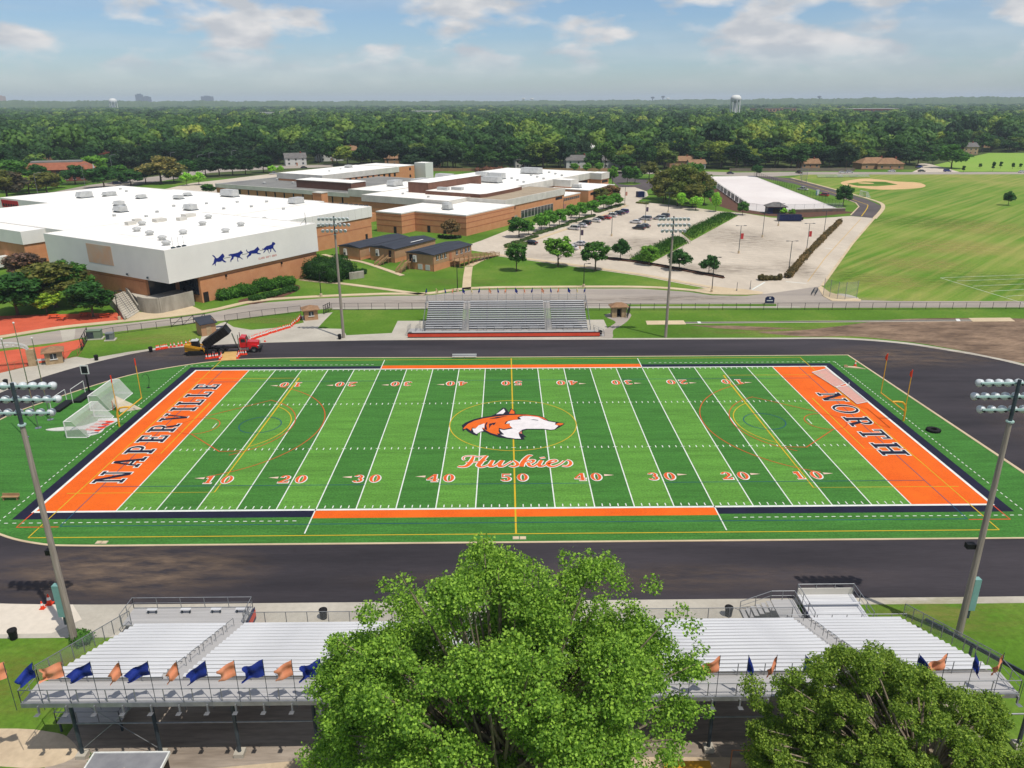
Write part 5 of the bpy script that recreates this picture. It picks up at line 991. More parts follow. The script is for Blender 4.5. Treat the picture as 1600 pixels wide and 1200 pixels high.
light_pole('tall floodlight pole with teal cabinet at the left of the near bleachers', *(-38.38,-47.31), 24.0, 1, -1)
light_pole('tall floodlight pole with teal cabinet at the right of the near bleachers', *(38.21,-47.56), 23.8, 1, 1)
light_pole('floodlight pole across the field left of the far bleachers', *(-33.08,43.69), 23.8, -1, 0)
light_pole('floodlight pole across the field right of the far bleachers', *(30.62,42.74), 23.6, -1, 0)

# ---------------------------------------------------------------- on the field
def goalpost(label, s):
    o = thing('goal_post', label, 'goal post', (s * 56.8, 0, 0), 0, 'yellow goal posts')
    g = MB(); g.path([(0, 0, 0), (0, 0, 1.9), (-s * .15, 0, 2.5), (-s * .6, 0, 2.95), (-s * 1.3, 0, 3.05), (-s * 2.1, 0, 3.05)], .13, 10); g.build('gooseneck', mt['ypost'], o)
    MB().tube((-s * 2.1, -3.6, 3.05), (-s * 2.1, 3.6, 3.05), .085, n=8).build('crossbar', mt['ypost'], o)
    for y in (-3.6, 3.6):
        MB().tube((-s * 2.1, y, 3.0), (-s * 2.1, y, 9.1), .06, n=8).build('upright', mt['ypost'], o)
        r_ = MB(); r_.add([(-s * 2.1, y, 9.0), (-s * 2.1, y + .1, 8.1), (-s * 2.1 - .12, y + .32, 8.3), (-s * 2.1 - .1, y + .24, 8.9)], [(0, 1, 2, 3)]); r_.tube((-s * 2.1, y, 8.1), (-s * 2.1, y, 9.15), .085, n=8); r_.build('ribbon', mt['cone'], o)
goalpost('yellow goal post at the left end zone among the soccer nets', -1)
goalpost('yellow goal post standing alone behind the right end zone', 1)
def soccer_goal(label, x, y0, y1, dep, h=2.44, top=1.0, m='white', net='net', back=True):
    """open side at low x; frame, base rails and a sagging net"""
    o = thing('soccer_goal', label, 'soccer goal', (x, (y0 + y1) / 2, 0)); w = (y1 - y0) / 2; r = .085
    for y in (-w, w):
        MB().tube((0, y, 0), (0, y, h), r).build('post', mt[m], o); MB().tube((0, y, .06), (dep, y, .06), r * .8).build('base_rail', mt[m], o); MB().tube((0, y, h), (top, y, h), r * .6).build('roof_bar', mt[m], o)
        MB().lathe([(0, .0), (.12, .0), (.12, .1), (0, .1)], 8, (dep, y, 0)).build('wheel', mt['rubber'], o)
    MB().tube((0, -w, h), (0, w, h), r).build('crossbar', mt[m], o); MB().tube((dep, -w, .06), (dep, w, .06), r * .8).build('back_bar', mt[m], o)
    n = MB(); k = 12; nz = 6; vs = []
    for i in range(k + 1):
        y = -w + 2 * w * i / k; sg = .22 * math.sin(math.pi * i / k)
        for j in range(nz + 1):
            u = j / nz; X = top + (dep - top) * u; Zz = h * (1 - u) - sg * math.sin(math.pi * u) * 1.4 - (.0 if i % 4 else -.03); vs.append((X - sg * math.sin(math.pi * u), y, max(.05, Zz)))
    n.add(vs, [(i * (nz + 1) + j, i * (nz + 1) + j + 1, (i + 1) * (nz + 1) + j + 1, (i + 1) * (nz + 1) + j) for i in range(k) for j in range(nz)])
    n.add([(0, -w, h), (0, w, h), (top, w, h - .02), (top, -w, h - .02)], [(0, 1, 2, 3)])
    for y in (-w, w): n.add([(0, y, .05), (0, y, h), (top, y, h - .05), (dep, y, .1)], [(0, 1, 2, 3)])
    n.build('net', mt[net], o); return o
soccer_goal('white soccer goal with net nearest the left end zone', -62.3, -3.85, 3.8, 2.9)
soccer_goal('white soccer goal with sagging net behind the first goal', -64.0, 6.1, 13.5, 3.0, top=1.3)
def black_frame(label, x, y0, y1, h):
    o = thing('practice_goal', label, 'practice goal', (x, (y0 + y1) / 2, 0)); w = (y1 - y0) / 2
    for y in (-w, w): MB().tube((0, y, 0), (0, y, h), .05).build('post', mt['white'], o)
    MB().tube((0, -w, h), (0, w, h), .05).build('crossbar', mt['white'], o); MB().box(-.1, 1.2, -w, w, .02, .4).build('black_base', mt['black'], o)
black_frame('small white practice goal with black base at far left of turf', -69.6, 5.6, 9.9, 2.1); black_frame('small white practice goal beside the square target board', -68.4, 9.4, 13.2, 2.3)
tb = thing('target_board', 'square black target board with white frame on a black post', 'target board', (-68.3, 14.2, 0))
MB().tube((0, 0, 0), (0, 0, 3.2), .14).build('post', mt['black'], tb); MB().cbox((0, -.1, 3.9), (1.3, .08, 1.5)).build('frame', mt['white'], tb); MB().cbox((0, -.16, 3.9), (.95, .05, 1.15)).build('face', mt['black'], tb); MB().box(-.5, .5, -.4, .4, 0, .2).build('base', mt['black'], tb)
fl = thing('fallen_banner', 'inflatable tunnel banner with orange stripes lying flat behind the goal', 'banner', (-61, -.5, .03))
nb = MB()
pts = smooth_loop([(-5.8, -.5), (-3.5, .4), (-1.5, .5), (0, 2.2), (0, 3.4), (3.0, 3.2), (2.4, .2), (2.6, -1.6), (1.4, -2.7), (-.2, -.6), (-2.6, -.9), (-4.4, -1.0)], 4); nb.prism(pts, .0, .09); nb.build('cloth', mt['siding_white'], fl)
for i in range(4): MB().prism([(-.1 + i * .15, -.9 + i * .95), (2.2 + i * .12, -1.5 + i * 1.05), (2.3 + i * .12, -.85 + i * 1.05), (0 + i * .15, -.35 + i * .95)], .095, .12).build('orange_stripe', mt['cone'], fl); MB().prism([(1.0, -2.3 + i * 1.1), (2.4, -1.9 + i * 1.15), (2.3, -1.7 + i * 1.15), (1.0, -2.1 + i * 1.1)], .125, .14).build('navy_stripe', mt['navy_paint'], fl)
lx = thing('lacrosse_net', 'small cream lacrosse net propped beside the left goal post', 'net', (-59.6, 7.2, 0))
MB().add([(-1.6, 1.4, 1.5), (-1.0, -1.0, 1.6), (.4, -1.8, .05), (3.1, -.5, .05), (1.0, 1.0, .3)], [(0, 1, 2), (0, 2, 4), (2, 3, 4)]).build('net', M('cream_net', K(232, 214, 190), None, 2, .9, alpha=.75), lx)
for p in ((-1.6, 1.4, 1.5), (-1.0, -1.0, 1.6)): MB().tube((p[0], p[1], 0), p, .04).build('post', mt['cone'], lx)
hp = thing('training_hoop', 'thin black training hoop standing behind the second soccer goal', 'hoop', (-59.6, 15.2, 0))
MB().path([(.0, 1.5 * math.cos(R(a)), 1.3 + 1.3 * math.sin(R(a))) for a in range(-60, 130, 12)], .035, 5).build('rim', mt['black'], hp); MB().cbox((0, .8, .04), (.5, .4, .08)).build('foot', mt['black'], hp)
for k, (x, y, h, nm) in enumerate(((-68.16, -3.66, 14.4, 'left'), (-68.28, -.31, 15.7, 'tall middle'), (-68.24, 2.76, 12.6, 'right'))):
    o = thing('flagpole', '%s flagpole of the three white poles at the left turf edge' % nm, 'flagpole', (x, y, 0), 0, 'white flagpoles')
    MB().tube((0, 0, 0), (0, 0, h), .09, .05, 8).build('shaft', mt['chrome'], o); MB().lathe([(0, -.15), (.13, -.08), (.15, 0), (.1, .1), (0, .14)], 8, (0, 0, h)).build('finial', mt['white'], o); MB().lathe([(.45, 0), (.45, .08), (.1, .14)], 10).build('base_collar', mt['chrome'], o)
bn_ = thing('bench', 'small brown bench on the turf at the left edge', 'bench', (-59.4, -21.6, 0))
MB().box(-1, 1, -.2, .2, .42, .48).build('seat', mt['wood'], bn_); MB().box(-1, 1, .2, .26, .45, .8).build('backrest', mt['wood'], bn_)
for x in (-.8, .8): MB().box(x - .05, x + .05, -.15, .15, 0, .42).build('leg', mt['wood'], bn_)
fb_ = thing('bench', 'white team bench by the far touchline at midfield', 'bench', (-8.5, 30.2, 0))
MB().box(-2.2, 2.2, -.16, .16, .42, .47).build('seat', mt['alu'], fb_); MB().box(-2.2, 2.2, .2, .25, .6, .85).build('backrest', mt['alu'], fb_)
for x in (-1.9, 0, 1.9): MB().box(x - .04, x + .04, -.15, .25, 0, .42).build('leg', mt['galv'], fb_)
ty = thing('tractor_tyre', 'big black tractor tyre lying on the turf behind the right end zone', 'tyre', (59.2, -3.7, .03))
MB().lathe([(.42, .05), (.5, .0), (.8, .0), (.92, .1), (.92, .28), (.8, .38), (.5, .38), (.42, .3), (.42, .05)], 20).build('carcass', mt['rubber'], ty)
lg = MB().box(.88, .97, -.05, .05, .05, .33).mesh('tread_lug')
for i in range(18): l_ = link('tread_lug', lg, mt['rubber'], ty, (0, 0, 0), 2 * math.pi * i / 18 + .001)
# folded goals lying on the right end zone
for k, (pl, lab) in enumerate((([(51.43,21.06),(54.45,22.77),(54.89,15.51),(52.49,13.76)], 'white goal frame with net lying flat, the farther of two'), ([(52.55,13.76),(54.89,14.51),(54.89,7.34),(52.81,6.49)], 'white goal frame with net lying flat, the nearer of two'))):
    o = thing('folded_goal', lab + ' on the right end zone', 'soccer goal', (pl[0][0], pl[0][1], .1)); p = rel(pl, pl[0])
    for i in range(4): a, b = p[i], p[(i + 1) % 4]; MB().tube((*a, .06), (*b, .06), .055).build('frame_bar', mt['white'], o)
    MB().poly(p, .05).build('net', mt['net'], o); MB().path([(*p[1], .06), (p[1][0] + .2, p[1][1] + .3, .5), (p[1][0] - .1, p[1][1] - .3, .06)], .04).build('stay', mt['white'], o)
wd = thing('sled', 'pale wedge shaped sled lying on the turf by the far right corner', 'sled', (*(59.69,23.57), .03))
MB().prism([(-1.6, .3), (1.7, -.8), (.4, .5), (-1.4, .8)], 0, .12).build('board', mt['tan_conc'], wd); MB().prism([(-1.6, .4), (-.9, .3), (-.9, .8), (-1.4, .8)], .125, .3).build('handle', mt['wood'], wd)
for k, q_ in enumerate(((-0.03,-30.94), (0.72,-30.96), (-44.33,-31.14), (-43.79,-31.15))):
    o = thing('valve_cover', ['pale valve cover, left of the pair at midfield by the near touchline', 'pale valve cover, right of the pair at midfield by the near touchline', 'pale valve cover, left of the pair at the near left corner', 'pale valve cover, right of the pair at the near left corner'][k], 'cover', (*q_, .03))
    MB().box(-.3, .3, -.25, .25, 0, .06).build('lid', mt['tan_conc'], o); MB().box(-.34, .34, -.29, .29, 0, .03).build('rim', mt['concrete'], o)

# ---------------------------------------------------------------- traffic cones
cone0 = None
CONE = [MB().box(-.2, .2, -.2, .2, 0, .05).mesh('base'), MB().lathe([(.16, .05), (.035, .72), (0, .72)], 10).mesh('body', True), MB().lathe([(.118, .32), (.082, .52)], 10).mesh('collar', True)]
def cone(x, y, label, group, sc=1.0):
    o = thing('traffic_cone', label, 'traffic cone', (x, y, .025), 0, group); o.scale = (sc,) * 3
    link('base', CONE[0], mt['cone'], o); b = link('body', CONE[1], mt['cone'], o); link('collar', CONE[2], mt['white'], b)
def cone_row(px, n, label, group):
    for i in range(n):
        u = i / (n - 1) * (len(px) - 1); k = min(int(u), len(px) - 2); a, b = Vector(px[k]), Vector(px[k + 1]); p = a.lerp(b, u - k); cone(p.x + random.uniform(-.1, .1), p.y + random.uniform(-.1, .1), ORD[i] + ' ' + label, group, 1.25)
cone_row([(-50.88,42.78),(-48.75,46.7),(-45.83,51.29)], 26, 'traffic cone from the red truck cab in the long orange row', 'cones in the row beyond the truck')
cone_row([(-45.55,52.25),(-45.36,55.7),(-45.44,59.3)], 7, 'orange cone of the short row climbing beside the hip-roofed booth', 'cones by the ticket booth')
cone_row([(-67.05,36.51),(-65.36,37.67),(-61.56,40.46)], 15, 'orange cone from the left in the row left of the loader', 'cones left of the loader')
cone_row([(-55.49,30.91),(-53.71,31.8)], 6, 'orange cone from the left on the track below the loader', 'cones below the loader'); cone_row([(-52.77,30.11),(-53.18,31.97)], 3, 'orange cone upwards along the left side of the plywood', 'cones left of the plywood'); cone_row([(-49.99,31.16),(-50.3,32.86)], 3, 'orange cone upwards along the right side of the plywood', 'cones right of the plywood'); cone_row([(-50.25,33.05),(-49.06,33.4)], 4, 'orange cone from the left on the track below the truck cab', 'cones below the truck cab')
cone(*(-43.67,-41.75), 'orange traffic cone with white collar on the track edge by the near left pole', 'cones at the near left', 1.5); cone(*(-43.95,-42.42), 'toppled-looking low orange cone on the slab by the near left pole', 'cones at the near left', 1.1)
cone(*(60.36,24.59), 'single orange cone on the turf near the far right corner', 'cone at the far right', 1.3); cone(*(-47.98,41.43), 'single cone on the pavement behind the red truck', 'cone behind the truck', 1.0)
pw = thing('plywood_sheet', 'tan plywood sheets laid over the track kerb beside the dump truck', 'plywood', (*(-51.39,30.82), .05))
pp = rel([(-52.53,29.74),(-49.8,29.87),(-51.24,34.99),(-54.07,35.25)], (-51.39,30.82)); mid = [tuple((Vector(pp[0]) + Vector(pp[1])) / 2), tuple((Vector(pp[2]) + Vector(pp[3])) / 2)]
MB().prism([pp[0], mid[0], mid[1], pp[3]], .03, .07).build('sheet', mt['plywood'], pw); MB().prism([mid[0], pp[1], pp[2], mid[1]], .035, .075).build('sheet', mt['plywood'], pw)

# ---------------------------------------------------------------- dump truck and loader
def wheel(o, x, y, r, w, name='wheel', hub='chrome'):
    t = MB().lathe([(r * .55, -w / 2), (r * .9, -w / 2), (r, -w * .35), (r, w * .35), (r * .9, w / 2), (r * .55, w / 2)], 18); t.v = [(a, c, b) for a, b, c in t.v]
    k = t.build(name, mt['rubber'], o, (x, y, r)); h = MB().lathe([(0, w * .38), (r * .22, w * .42), (r * .5, w * .3), (r * .56, w * .45), (r * .56, -w * .45), (0, -w * .38)], 14); h.v = [(a, c, b) for a, b, c in h.v]; h.build('rim', mt[hub], k)
tr = thing('dump_truck', 'red cab dump truck with its black body tipped up on the track', 'dump truck', (-52.2, 35.0, .03), R(8))
b = MB(); b.box(-4.2, 3.9, -.42, -.28, .85, 1.1); b.box(-4.2, 3.9, .28, .42, .85, 1.1); b.box(-4.0, 3.0, -.28, .28, .9, 1.05); b.build('chassis', mt['truck_blk'], tr)
MB().profile([(1.7, 1.1), (3.05, 1.1), (3.05, 2.0), (2.75, 2.95), (1.85, 3.05), (1.65, 2.8)], -1.05, 1.05).build('cab', mt['truck_red'], tr)
MB().profile([(3.06, 1.0), (5.0, 1.0), (5.15, 1.5), (4.95, 1.95), (3.06, 2.1)], -.8, .8).build('hood', mt['truck_red'], tr)
for y in (-1, 1): MB().profile([(3.3, .7), (3.4, 1.3), (3.8, 1.55), (4.4, 1.55), (4.85, 1.25), (4.9, .8), (4.6, 1.15), (3.9, 1.25), (3.55, .8)], *sorted((y * .78, y * 1.15))).build('fender', mt['truck_red'], tr)
MB().add([(3.07, -.95, 2.05), (3.07, .95, 2.05), (2.79, .92, 2.85), (2.79, -.92, 2.85)], [(0, 1, 2, 3)]).build('windscreen', mt['glass'], tr)
for y in (-1.06, 1.06): MB().box(1.95, 2.75, *sorted((y, y * .99)), 2.05, 2.7).build('side_window', mt['glass'], tr); MB().cbox((3.1, y * 1.25, 2.35), (.12, .25, .55)).build('mirror', mt['chrome'], tr); MB().box(1.6, 3.2, *sorted((y * .75, y * 1.1)), .45, 1.0).build('fuel_tank', mt['chrome'], tr); MB().tube((1.5, y * .85, 1.0), (1.5, y * .85, 3.5), .08).build('exhaust_stack', mt['chrome'], tr)
MB().box(5.16, 5.24, -.55, .55, 1.0, 1.85).build('grille', mt['chrome'], tr); MB().box(5.1, 5.4, -1.15, 1.15, .45, .8).build('bumper', mt['truck_blk'], tr)
for y in (-.95, .95): MB().lathe([(0, 0), (.14, .0), (.14, .08), (0, .08)], 8, (5.0, y, 1.25)).build('headlight', mt['lamp'], tr)
for x, yy in ((4.15, .98), (-1.7, .92), (-3.05, .92)):
    for y in (-yy, yy): wheel(tr, x, y, .52, .42 if x > 0 else .6)
bd_ = MB().profile([(0, .0), (5.0, 0), (5.0, 1.5), (5.9, 1.85), (5.9, 1.95), (4.9, 1.62), (.0, 1.5)], -1.25, 1.25); tilt = R(32); ox_, oz_ = -4.1, 1.15
def tip(mb): mb.v = [(ox_ + x * math.cos(tilt) - z * math.sin(tilt), y, oz_ + x * math.sin(tilt) + z * math.cos(tilt)) for x, y, z in mb.v]; return mb
body = tip(bd_).build('dump_body', mt['truck_blk'], tr)
for i in range(9):
    for y in (-1.3, 1.3): tip(MB().box(.3 + i * .55, .42 + i * .55, *sorted((y, y * .962)), .1, 1.5)).build('side_rib', mt['truck_blk'], body)
tip(MB().box(-.06, -.001, -1.2, 1.2, .1, 1.5)).build('tailgate', mt['truck_blk'], body); tip(MB().box(.1, 4.9, -1.12, 1.12, 1.505, 1.52)).build('load_bed', M('asphalt_residue', K(70, 64, 62), None, 2, .9), body)
MB().tube((1.0, 0, 1.0), (.35, 0, 3.6), .12).build('hoist_ram', mt['chrome'], tr)
sk = thing('skid_loader', 'yellow tracked skid loader at the tail of the dump truck', 'loader', (-58.4, 34.0, .03), R(8)); sk.scale = (1.25, 1.25, 1.25)
for y in (-.75, .75):
    MB().profile([(-1.3, .15), (-1.0, 0), (.9, 0), (1.3, .3), (1.1, .6), (-1.0, .65), (-1.3, .45)], y - .2, y + .2).build('track_belt', mt['rubber'], sk)
    ar = MB(); ar.cbox((-.1, y * 1.15, 1.3), (2.7, .14, .22), 0, 0, R(14)); ar.cbox((1.35, y * 1.15, .65), (.2, .14, 1.0), 0, 0, R(-20)); ar.build('lift_arm', mt['yel'], sk)
MB().profile([(-1.5, .55), (.6, .55), (.7, .9), (-.2, 1.0), (-.4, 1.35), (-1.5, 1.45)], -.62, .62).build('body', mt['yel'], sk); MB().profile([(-.35, 1.0), (.55, 1.0), (.45, 2.0), (-.5, 2.05)], -.5, .5).build('cab', mt['truck_blk'], sk); MB().box(-.55, .5, -.55, .55, 2.06, 2.14).build('canopy', mt['unit'], sk)
MB().profile([(1.35, .05), (2.1, .03), (1.6, .35), (1.45, .8), (1.35, .8)], -.95, .95).build('bucket', mt['truck_blk'], sk)
for y in (-.4, .4): MB().box(-1.56, -1.5, y - .12, y + .12, .8, 1.0).build('tail_light', mt['cone'], sk)
# worker standing beside the loader
def person(label, x, y, rz, shirt, trousers, z=0):
    o = thing('person', label, 'person', (x, y, z), rz)
    me = bpy.data.meshes.new('body'); J = [(0, 0, .95), (0, 0, 1.18), (0, 0, 1.42), (0, 0.01, 1.54), (0, .02, 1.66), (.20, 0, 1.40), (.28, .03, 1.13), (.24, .22, .95), (-.20, 0, 1.40), (-.29, .02, 1.12), (-.26, .18, .93), (.10, 0, .90), (.12, .03, .48), (.12, 0, .07), (.12, .16, .04), (-.10, 0, .90), (-.12, -.02, .48), (-.13, -.04, .07), (-.13, .12, .04)]
    E_ = [(0, 1), (1, 2), (2, 3), (3, 4), (2, 5), (5, 6), (6, 7), (2, 8), (8, 9), (9, 10), (0, 11), (11, 12), (12, 13), (13, 14), (0, 15), (15, 16), (16, 17), (17, 18)]
    Rr = [.16, .15, .17, .06, .105, .075, .055, .04, .075, .055, .04, .10, .075, .05, .045, .10, .075, .05, .045]
    me.from_pydata(J, E_, []); ob_ = bpy.data.objects.new('body', me); COL.objects.link(ob_); ob_.parent = o
    md = ob_.modifiers.new('skin', 'SKIN'); md.use_smooth_shade = True
    for i, sv in enumerate(me.skin_vertices[0].data): sv.radius = (Rr[i], Rr[i]); sv.use_root = (i == 0)
    ob_.modifiers.new('sub', 'SUBSURF').levels = 1
    me.materials.append(trousers)
    v = MB().lathe([(.17, .92), (.185, 1.05), (.19, 1.25), (.2, 1.40), (.10, 1.50)], 14); v.v = [(a * 1.12, b * .9, c) for a, b, c in v.v]; v.build('vest', shirt, o, smooth=True)
    for y_ in (1.02, 1.2): s_ = MB().lathe([(.192, y_), (.194, y_ + .05)], 14); s_.v = [(a * 1.13, b * .92, c) for a, b, c in s_.v]; s_.build('reflective_band', mt['lamp'], o)
    MB().lathe([(.0, 1.84), (.08, 1.83), (.125, 1.76), (.13, 1.70), (.17, 1.69), (.13, 1.685)], 12, (0, .02, 0)).build('hard_hat', mt['white'], o, smooth=True)
    f = MB().cbox((0, .115, 1.655), (.1, .03, .12)); f.cbox((0, .14, 1.65), (.03, .03, .04)); f.build('face', M('skin', K(214, 166, 138), None, 2, .7), o)
hv = M('hi_vis_cloth', K(214, 230, 60), None, 2, .8)
person('person in yellow-green safety vest and white hard hat behind the loader', *(-59.75,37.95), R(-60), hv, M('dark_trousers', K(52, 52, 64), None, 2, .9), .02)

# ---------------------------------------------------------------- booths, boxes, small furniture
def hip(o, x0, x1, y0, y1, z, h, over, m, name='roof'):
    a, b, c, d = x0 - over, x1 + over, y0 - over, y1 + over; cx, cy = (a + b) / 2, (c + d) / 2; k = max(0, ((b - a) - (d - c)) / 2)
    return MB().add([(a, c, z), (b, c, z), (b, d, z), (a, d, z), (cx - k, cy, z + h), (cx + k, cy, z + h), (a, c, z - .15), (b, c, z - .15), (b, d, z - .15), (a, d, z - .15)], [(0, 1, 5, 4), (1, 2, 5), (2, 3, 4, 5), (3, 0, 4), (0, 6, 7, 1), (1, 7, 8, 2), (2, 8, 9, 3), (3, 9, 6, 0)]).build(name, mt[m], o)
b1 = thing('equipment_shed', 'tan shed with sloping charcoal roof behind the dump truck', 'shed', (*(-61.2,46.98), 0), R(38))
MB().box(-1.4, 1.5, -1.2, 2.0, 0, 2.5).build('wall', mt['siding_tan'], b1); MB().add([(-1.7, -1.6, 2.55), (1.8, -1.6, 2.55), (1.8, 2.3, 3.25), (-1.7, 2.3, 3.25), (-1.7, -1.6, 2.4), (1.8, -1.6, 2.4), (1.8, 2.3, 3.1), (-1.7, 2.3, 3.1)], [(0, 1, 2, 3), (0, 4, 5, 1), (1, 5, 6, 2), (2, 6, 7, 3), (3, 7, 4, 0)]).build('roof', mt['roof_black'], b1); MB().box(-.4, .6, -1.25, -1.19, 0, 2.0).build('door', mt['stone'], b1); MB().box(1.42, 1.49, -1.1, 1.9, 2.4, 3.0).build('gable', mt['siding_tan'], b1)
def booth(label, loc, rz, w, d, h, wall, roof, opening=True):
    o = thing('ticket_booth', label, 'booth', (*loc, 0), rz, 'ticket booths')
    if opening == 'through':
        MB().box(-w / 2, -w / 6, -d / 2, d / 2, 0, h).build('pier', mt[wall], o); MB().box(w / 6, w / 2, -d / 2, d / 2, 0, h).build('pier', mt[wall], o); MB().box(-w / 6, w / 6, -d / 2 + .1, d / 2, h - .5, h).build('lintel', mt[wall], o); MB().box(-w / 6, w / 6, d / 2 - .3, d / 2 - .2, 0, h - .5).build('gate', mt['black'], o)
    else:
        MB().box(-w / 2, w / 2, -d / 2, d / 2, 0, h).build('wall', mt[wall], o); wn = MB().box(-.5, .5, -d / 2 - .05, -d / 2 + .05, 1.0, 1.9).build('window', mt['glass'], o); MB().box(-.62, .62, -d / 2 - .14, -d / 2 - .02, .85, .98).build('sill', mt['white'], wn); MB().box(-.04, .04, -d / 2 - .09, -d / 2 - .055, 1.0, 1.9).build('mullion', mt['white'], wn)
        MB().box(-w / 2 - .05, -w / 2 + .05, -.5, .4, 0, 2.0).build('door', mt['dark'], o)
    hip(o, -w / 2, w / 2, -d / 2, d / 2, h + .02, .75, .45, roof)
booth('tan ticket booth with brown hip roof beside the left floodlight pole', (-42.96,58.2), R(20), 2.8, 2.6, 2.3, 'siding_tan', 'shingle_brown'); booth('open stone ticket booth right of the far bleachers', (23.46,58.49), R(4), 3.1, 1.8, 2.4, 'stone', 'shingle_brown', 'through'); booth('stone ticket booth beside the entrance arch at the left edge', (-82.31,29.63), R(28), 2.7, 2.4, 2.3, 'stone', 'shingle_brown')
ar = thing('entrance_arch', 'white lattice entrance arch on a stone pillar at the left edge', 'arch', (*(-85.22,27.91), 0), R(20))
MB().box(-.6, .6, -.5, .5, 0, 3.0).build('pillar', mt['stone'], ar); MB().box(-8.6, -7.4, -.5, .5, 0, 3.0).build('pillar', mt['stone'], ar)
for k, (dr, y) in enumerate(((0, -.25), (.5, -.25), (0, .25), (.5, .25))): MB().path([(-4 + (3.6 + .2) * math.cos(R(a)), y, 2.6 + dr + 1.5 * math.sin(R(a))) for a in range(0, 181, 15)], .09, 6).build('arch_rib', mt['siding_white'], ar)
for a in range(7, 180, 15): MB().tube((-4 + 3.8 * math.cos(R(a)), 0, 2.6 + 1.5 * math.sin(R(a))), (-4 + 3.8 * math.cos(R(a + 7)), 0, 3.1 + 1.5 * math.sin(R(a + 7))), .05).build('lattice', mt['siding_white'], ar)
def util(label, loc, w, d, h, m): 
    o = thing('utility_box', label, 'utility box', (*loc, 0), R(12)); MB().box(-w / 2, w / 2, -d / 2, d / 2, .15, h).build('cabinet', mt[m], o); MB().box(-w / 2 - .3, w / 2 + .3, -d / 2 - .3, d / 2 + .3, 0, .149).build('pad', mt['concrete'], o); MB().box(-w / 2 + .1, 0, -d / 2 - .03, -d / 2 - .001, .3, h - .2).build('door', mt['steel_dk'], o); MB().box(-w / 2 - .05, w / 2 + .05, -d / 2 - .08, d / 2 + .05, h, h + .08).build('lid', mt[m], o)
util('large green utility cabinet on the grass behind the left fence', (-82.4,44.33), 2.6, 1.5, 1.7, 'green_box'); util('smaller grey utility cabinet on the grass right of the green one', (-78.91,43.38), 1.4, 1.2, 1.4, 'galv')
def bin_(label, loc, h=1.05):
    o = thing('trash_can', label, 'trash can', (*loc, .02), 0, 'black trash cans'); MB().lathe([(.30, 0), (.36, h * .75), (.38, h * .78)], 12).build('drum', mt['black'], o); MB().lathe([(.40, h * .78), (.38, h * .9), (.2, h), (0, h)], 12).build('lid', mt['rubber'], o)
for q_, lab in (((-75.3,30.58), 'on the apron below the ticket booth arch'), ((-67.51,35.33), 'on the track edge left of the cones'), ((-44.07,-46.64), 'on the grass below the near left slab'), ((-33.67,42.83), 'at the foot of the far left floodlight pole'), ((-17.62,-44.2), 'behind the near bleachers front rail left of the big tree'), ((19.05,-44.36), 'behind the near bleachers front rail right of the big tree'), ((17.9,44.34), 'at the right end of the far bleachers'), ((-83.81,17.72), 'at the left picture edge beside the flagpoles')): bin_('black trash can ' + lab, q_)
def picnic(label, loc, rz, m):
    o = thing('picnic_table', label, 'picnic table', (*loc, .02), rz, 'picnic tables'); MB().box(-1, 1, -.4, .4, .72, .77).build('tabletop', mt[m], o)
    for y in (-.75, .75): MB().box(-1, 1, y - .14, y + .14, .42, .46).build('bench_seat', mt[m], o)
    for x in (-.7, .7): f = MB(); f.tube((x, -.7, 0), (x, .2, .72), .04); f.tube((x, .7, 0), (x, -.2, .72), .04); f.tube((x, -.75, .42), (x, .75, .42), .035); f.build('frame', mt['steel_dk'], o)
picnic('orange picnic table on the red plaza, leftmost under the trees', (-99.23,60.01), R(10), 'orange_steel'); picnic('orange picnic table on the red plaza, second from the left', (-96.56,58.39), R(-8), 'orange_steel'); picnic('orange picnic table in the tree shade near the stair', (-93.18,61.46), R(5), 'orange_steel'); picnic('orange picnic table at the right end of the plaza', (-88.27,60.29), R(30), 'orange_steel'); picnic('blue picnic table behind the dump truck', (-59.83,49.71), R(20), 'navy_paint')
br = thing('barricade', 'white folding barricade leaning beside the stone ticket booth', 'barricade', (*(-83.79,28.59), .02), R(20))
for y in (-.3, .3): MB().box(-1, 1, y - .03, y + .03, .75, .95).build('board', mt['white'], br); MB().cbox((-.8, y * 1.3, .45), (.08, .06, 1.0), 0, R(14 if y < 0 else -14)).build('leg', mt['white'], br); MB().cbox((.8, y * 1.3, .45), (.08, .06, 1.0), 0, R(14 if y < 0 else -14)).build('leg', mt['white'], br)
sn = thing('entrance_sign', 'small navy school sign on the verge before the junction', 'sign', (*(59.47,68.22), 0))
MB().prism([(-1.1, -.1), (1.1, -.1), (1.1, .1), (-1.1, .1)], 0, .35).build('plinth', mt['conc_wall'], sn)
a = MB().profile([(-1.05, .36), (1.05, .36), (1.05, 1.5), (.6, 1.85), (-.6, 1.85), (-1.05, 1.5)], -.08, .08); a.build('panel', mt['navy_paint'], sn); MB().box(-.7, .7, -.1, -.081, .8, 1.0).build('lettering', mt['white'], sn); MB().lathe([(0, 0), (.2, 0)], 8, (0, 0, 0)); MB().cbox((0, -.09, 1.5), (.4, .02, .25)).build('crest', mt['white'], sn)
tl = thing('storage_trailer', 'grey-roofed dark trailer at the bottom left behind the near bleachers', 'trailer', (-26.3, -64.4, 0))
MB().box(-2.4, 2.4, -3, 2.2, .5, 2.75).build('body', mt['truck_blk'], tl); MB().box(-2.5, 2.5, -3.1, 2.3, 2.76, 2.86).build('roof', M('grey_trailer_roof', K(150, 150, 152), K(128, 128, 132), .8, .6), tl)
for x0, x1, y0, y1 in ((-2.56, -2.46, -3.1, 2.36), (2.46, 2.56, -3.1, 2.36), (-2.455, 2.455, 2.26, 2.36)): MB().box(x0, x1, y0, y1, 2.70, 2.92).build('roof_trim', mt['white'], tl)
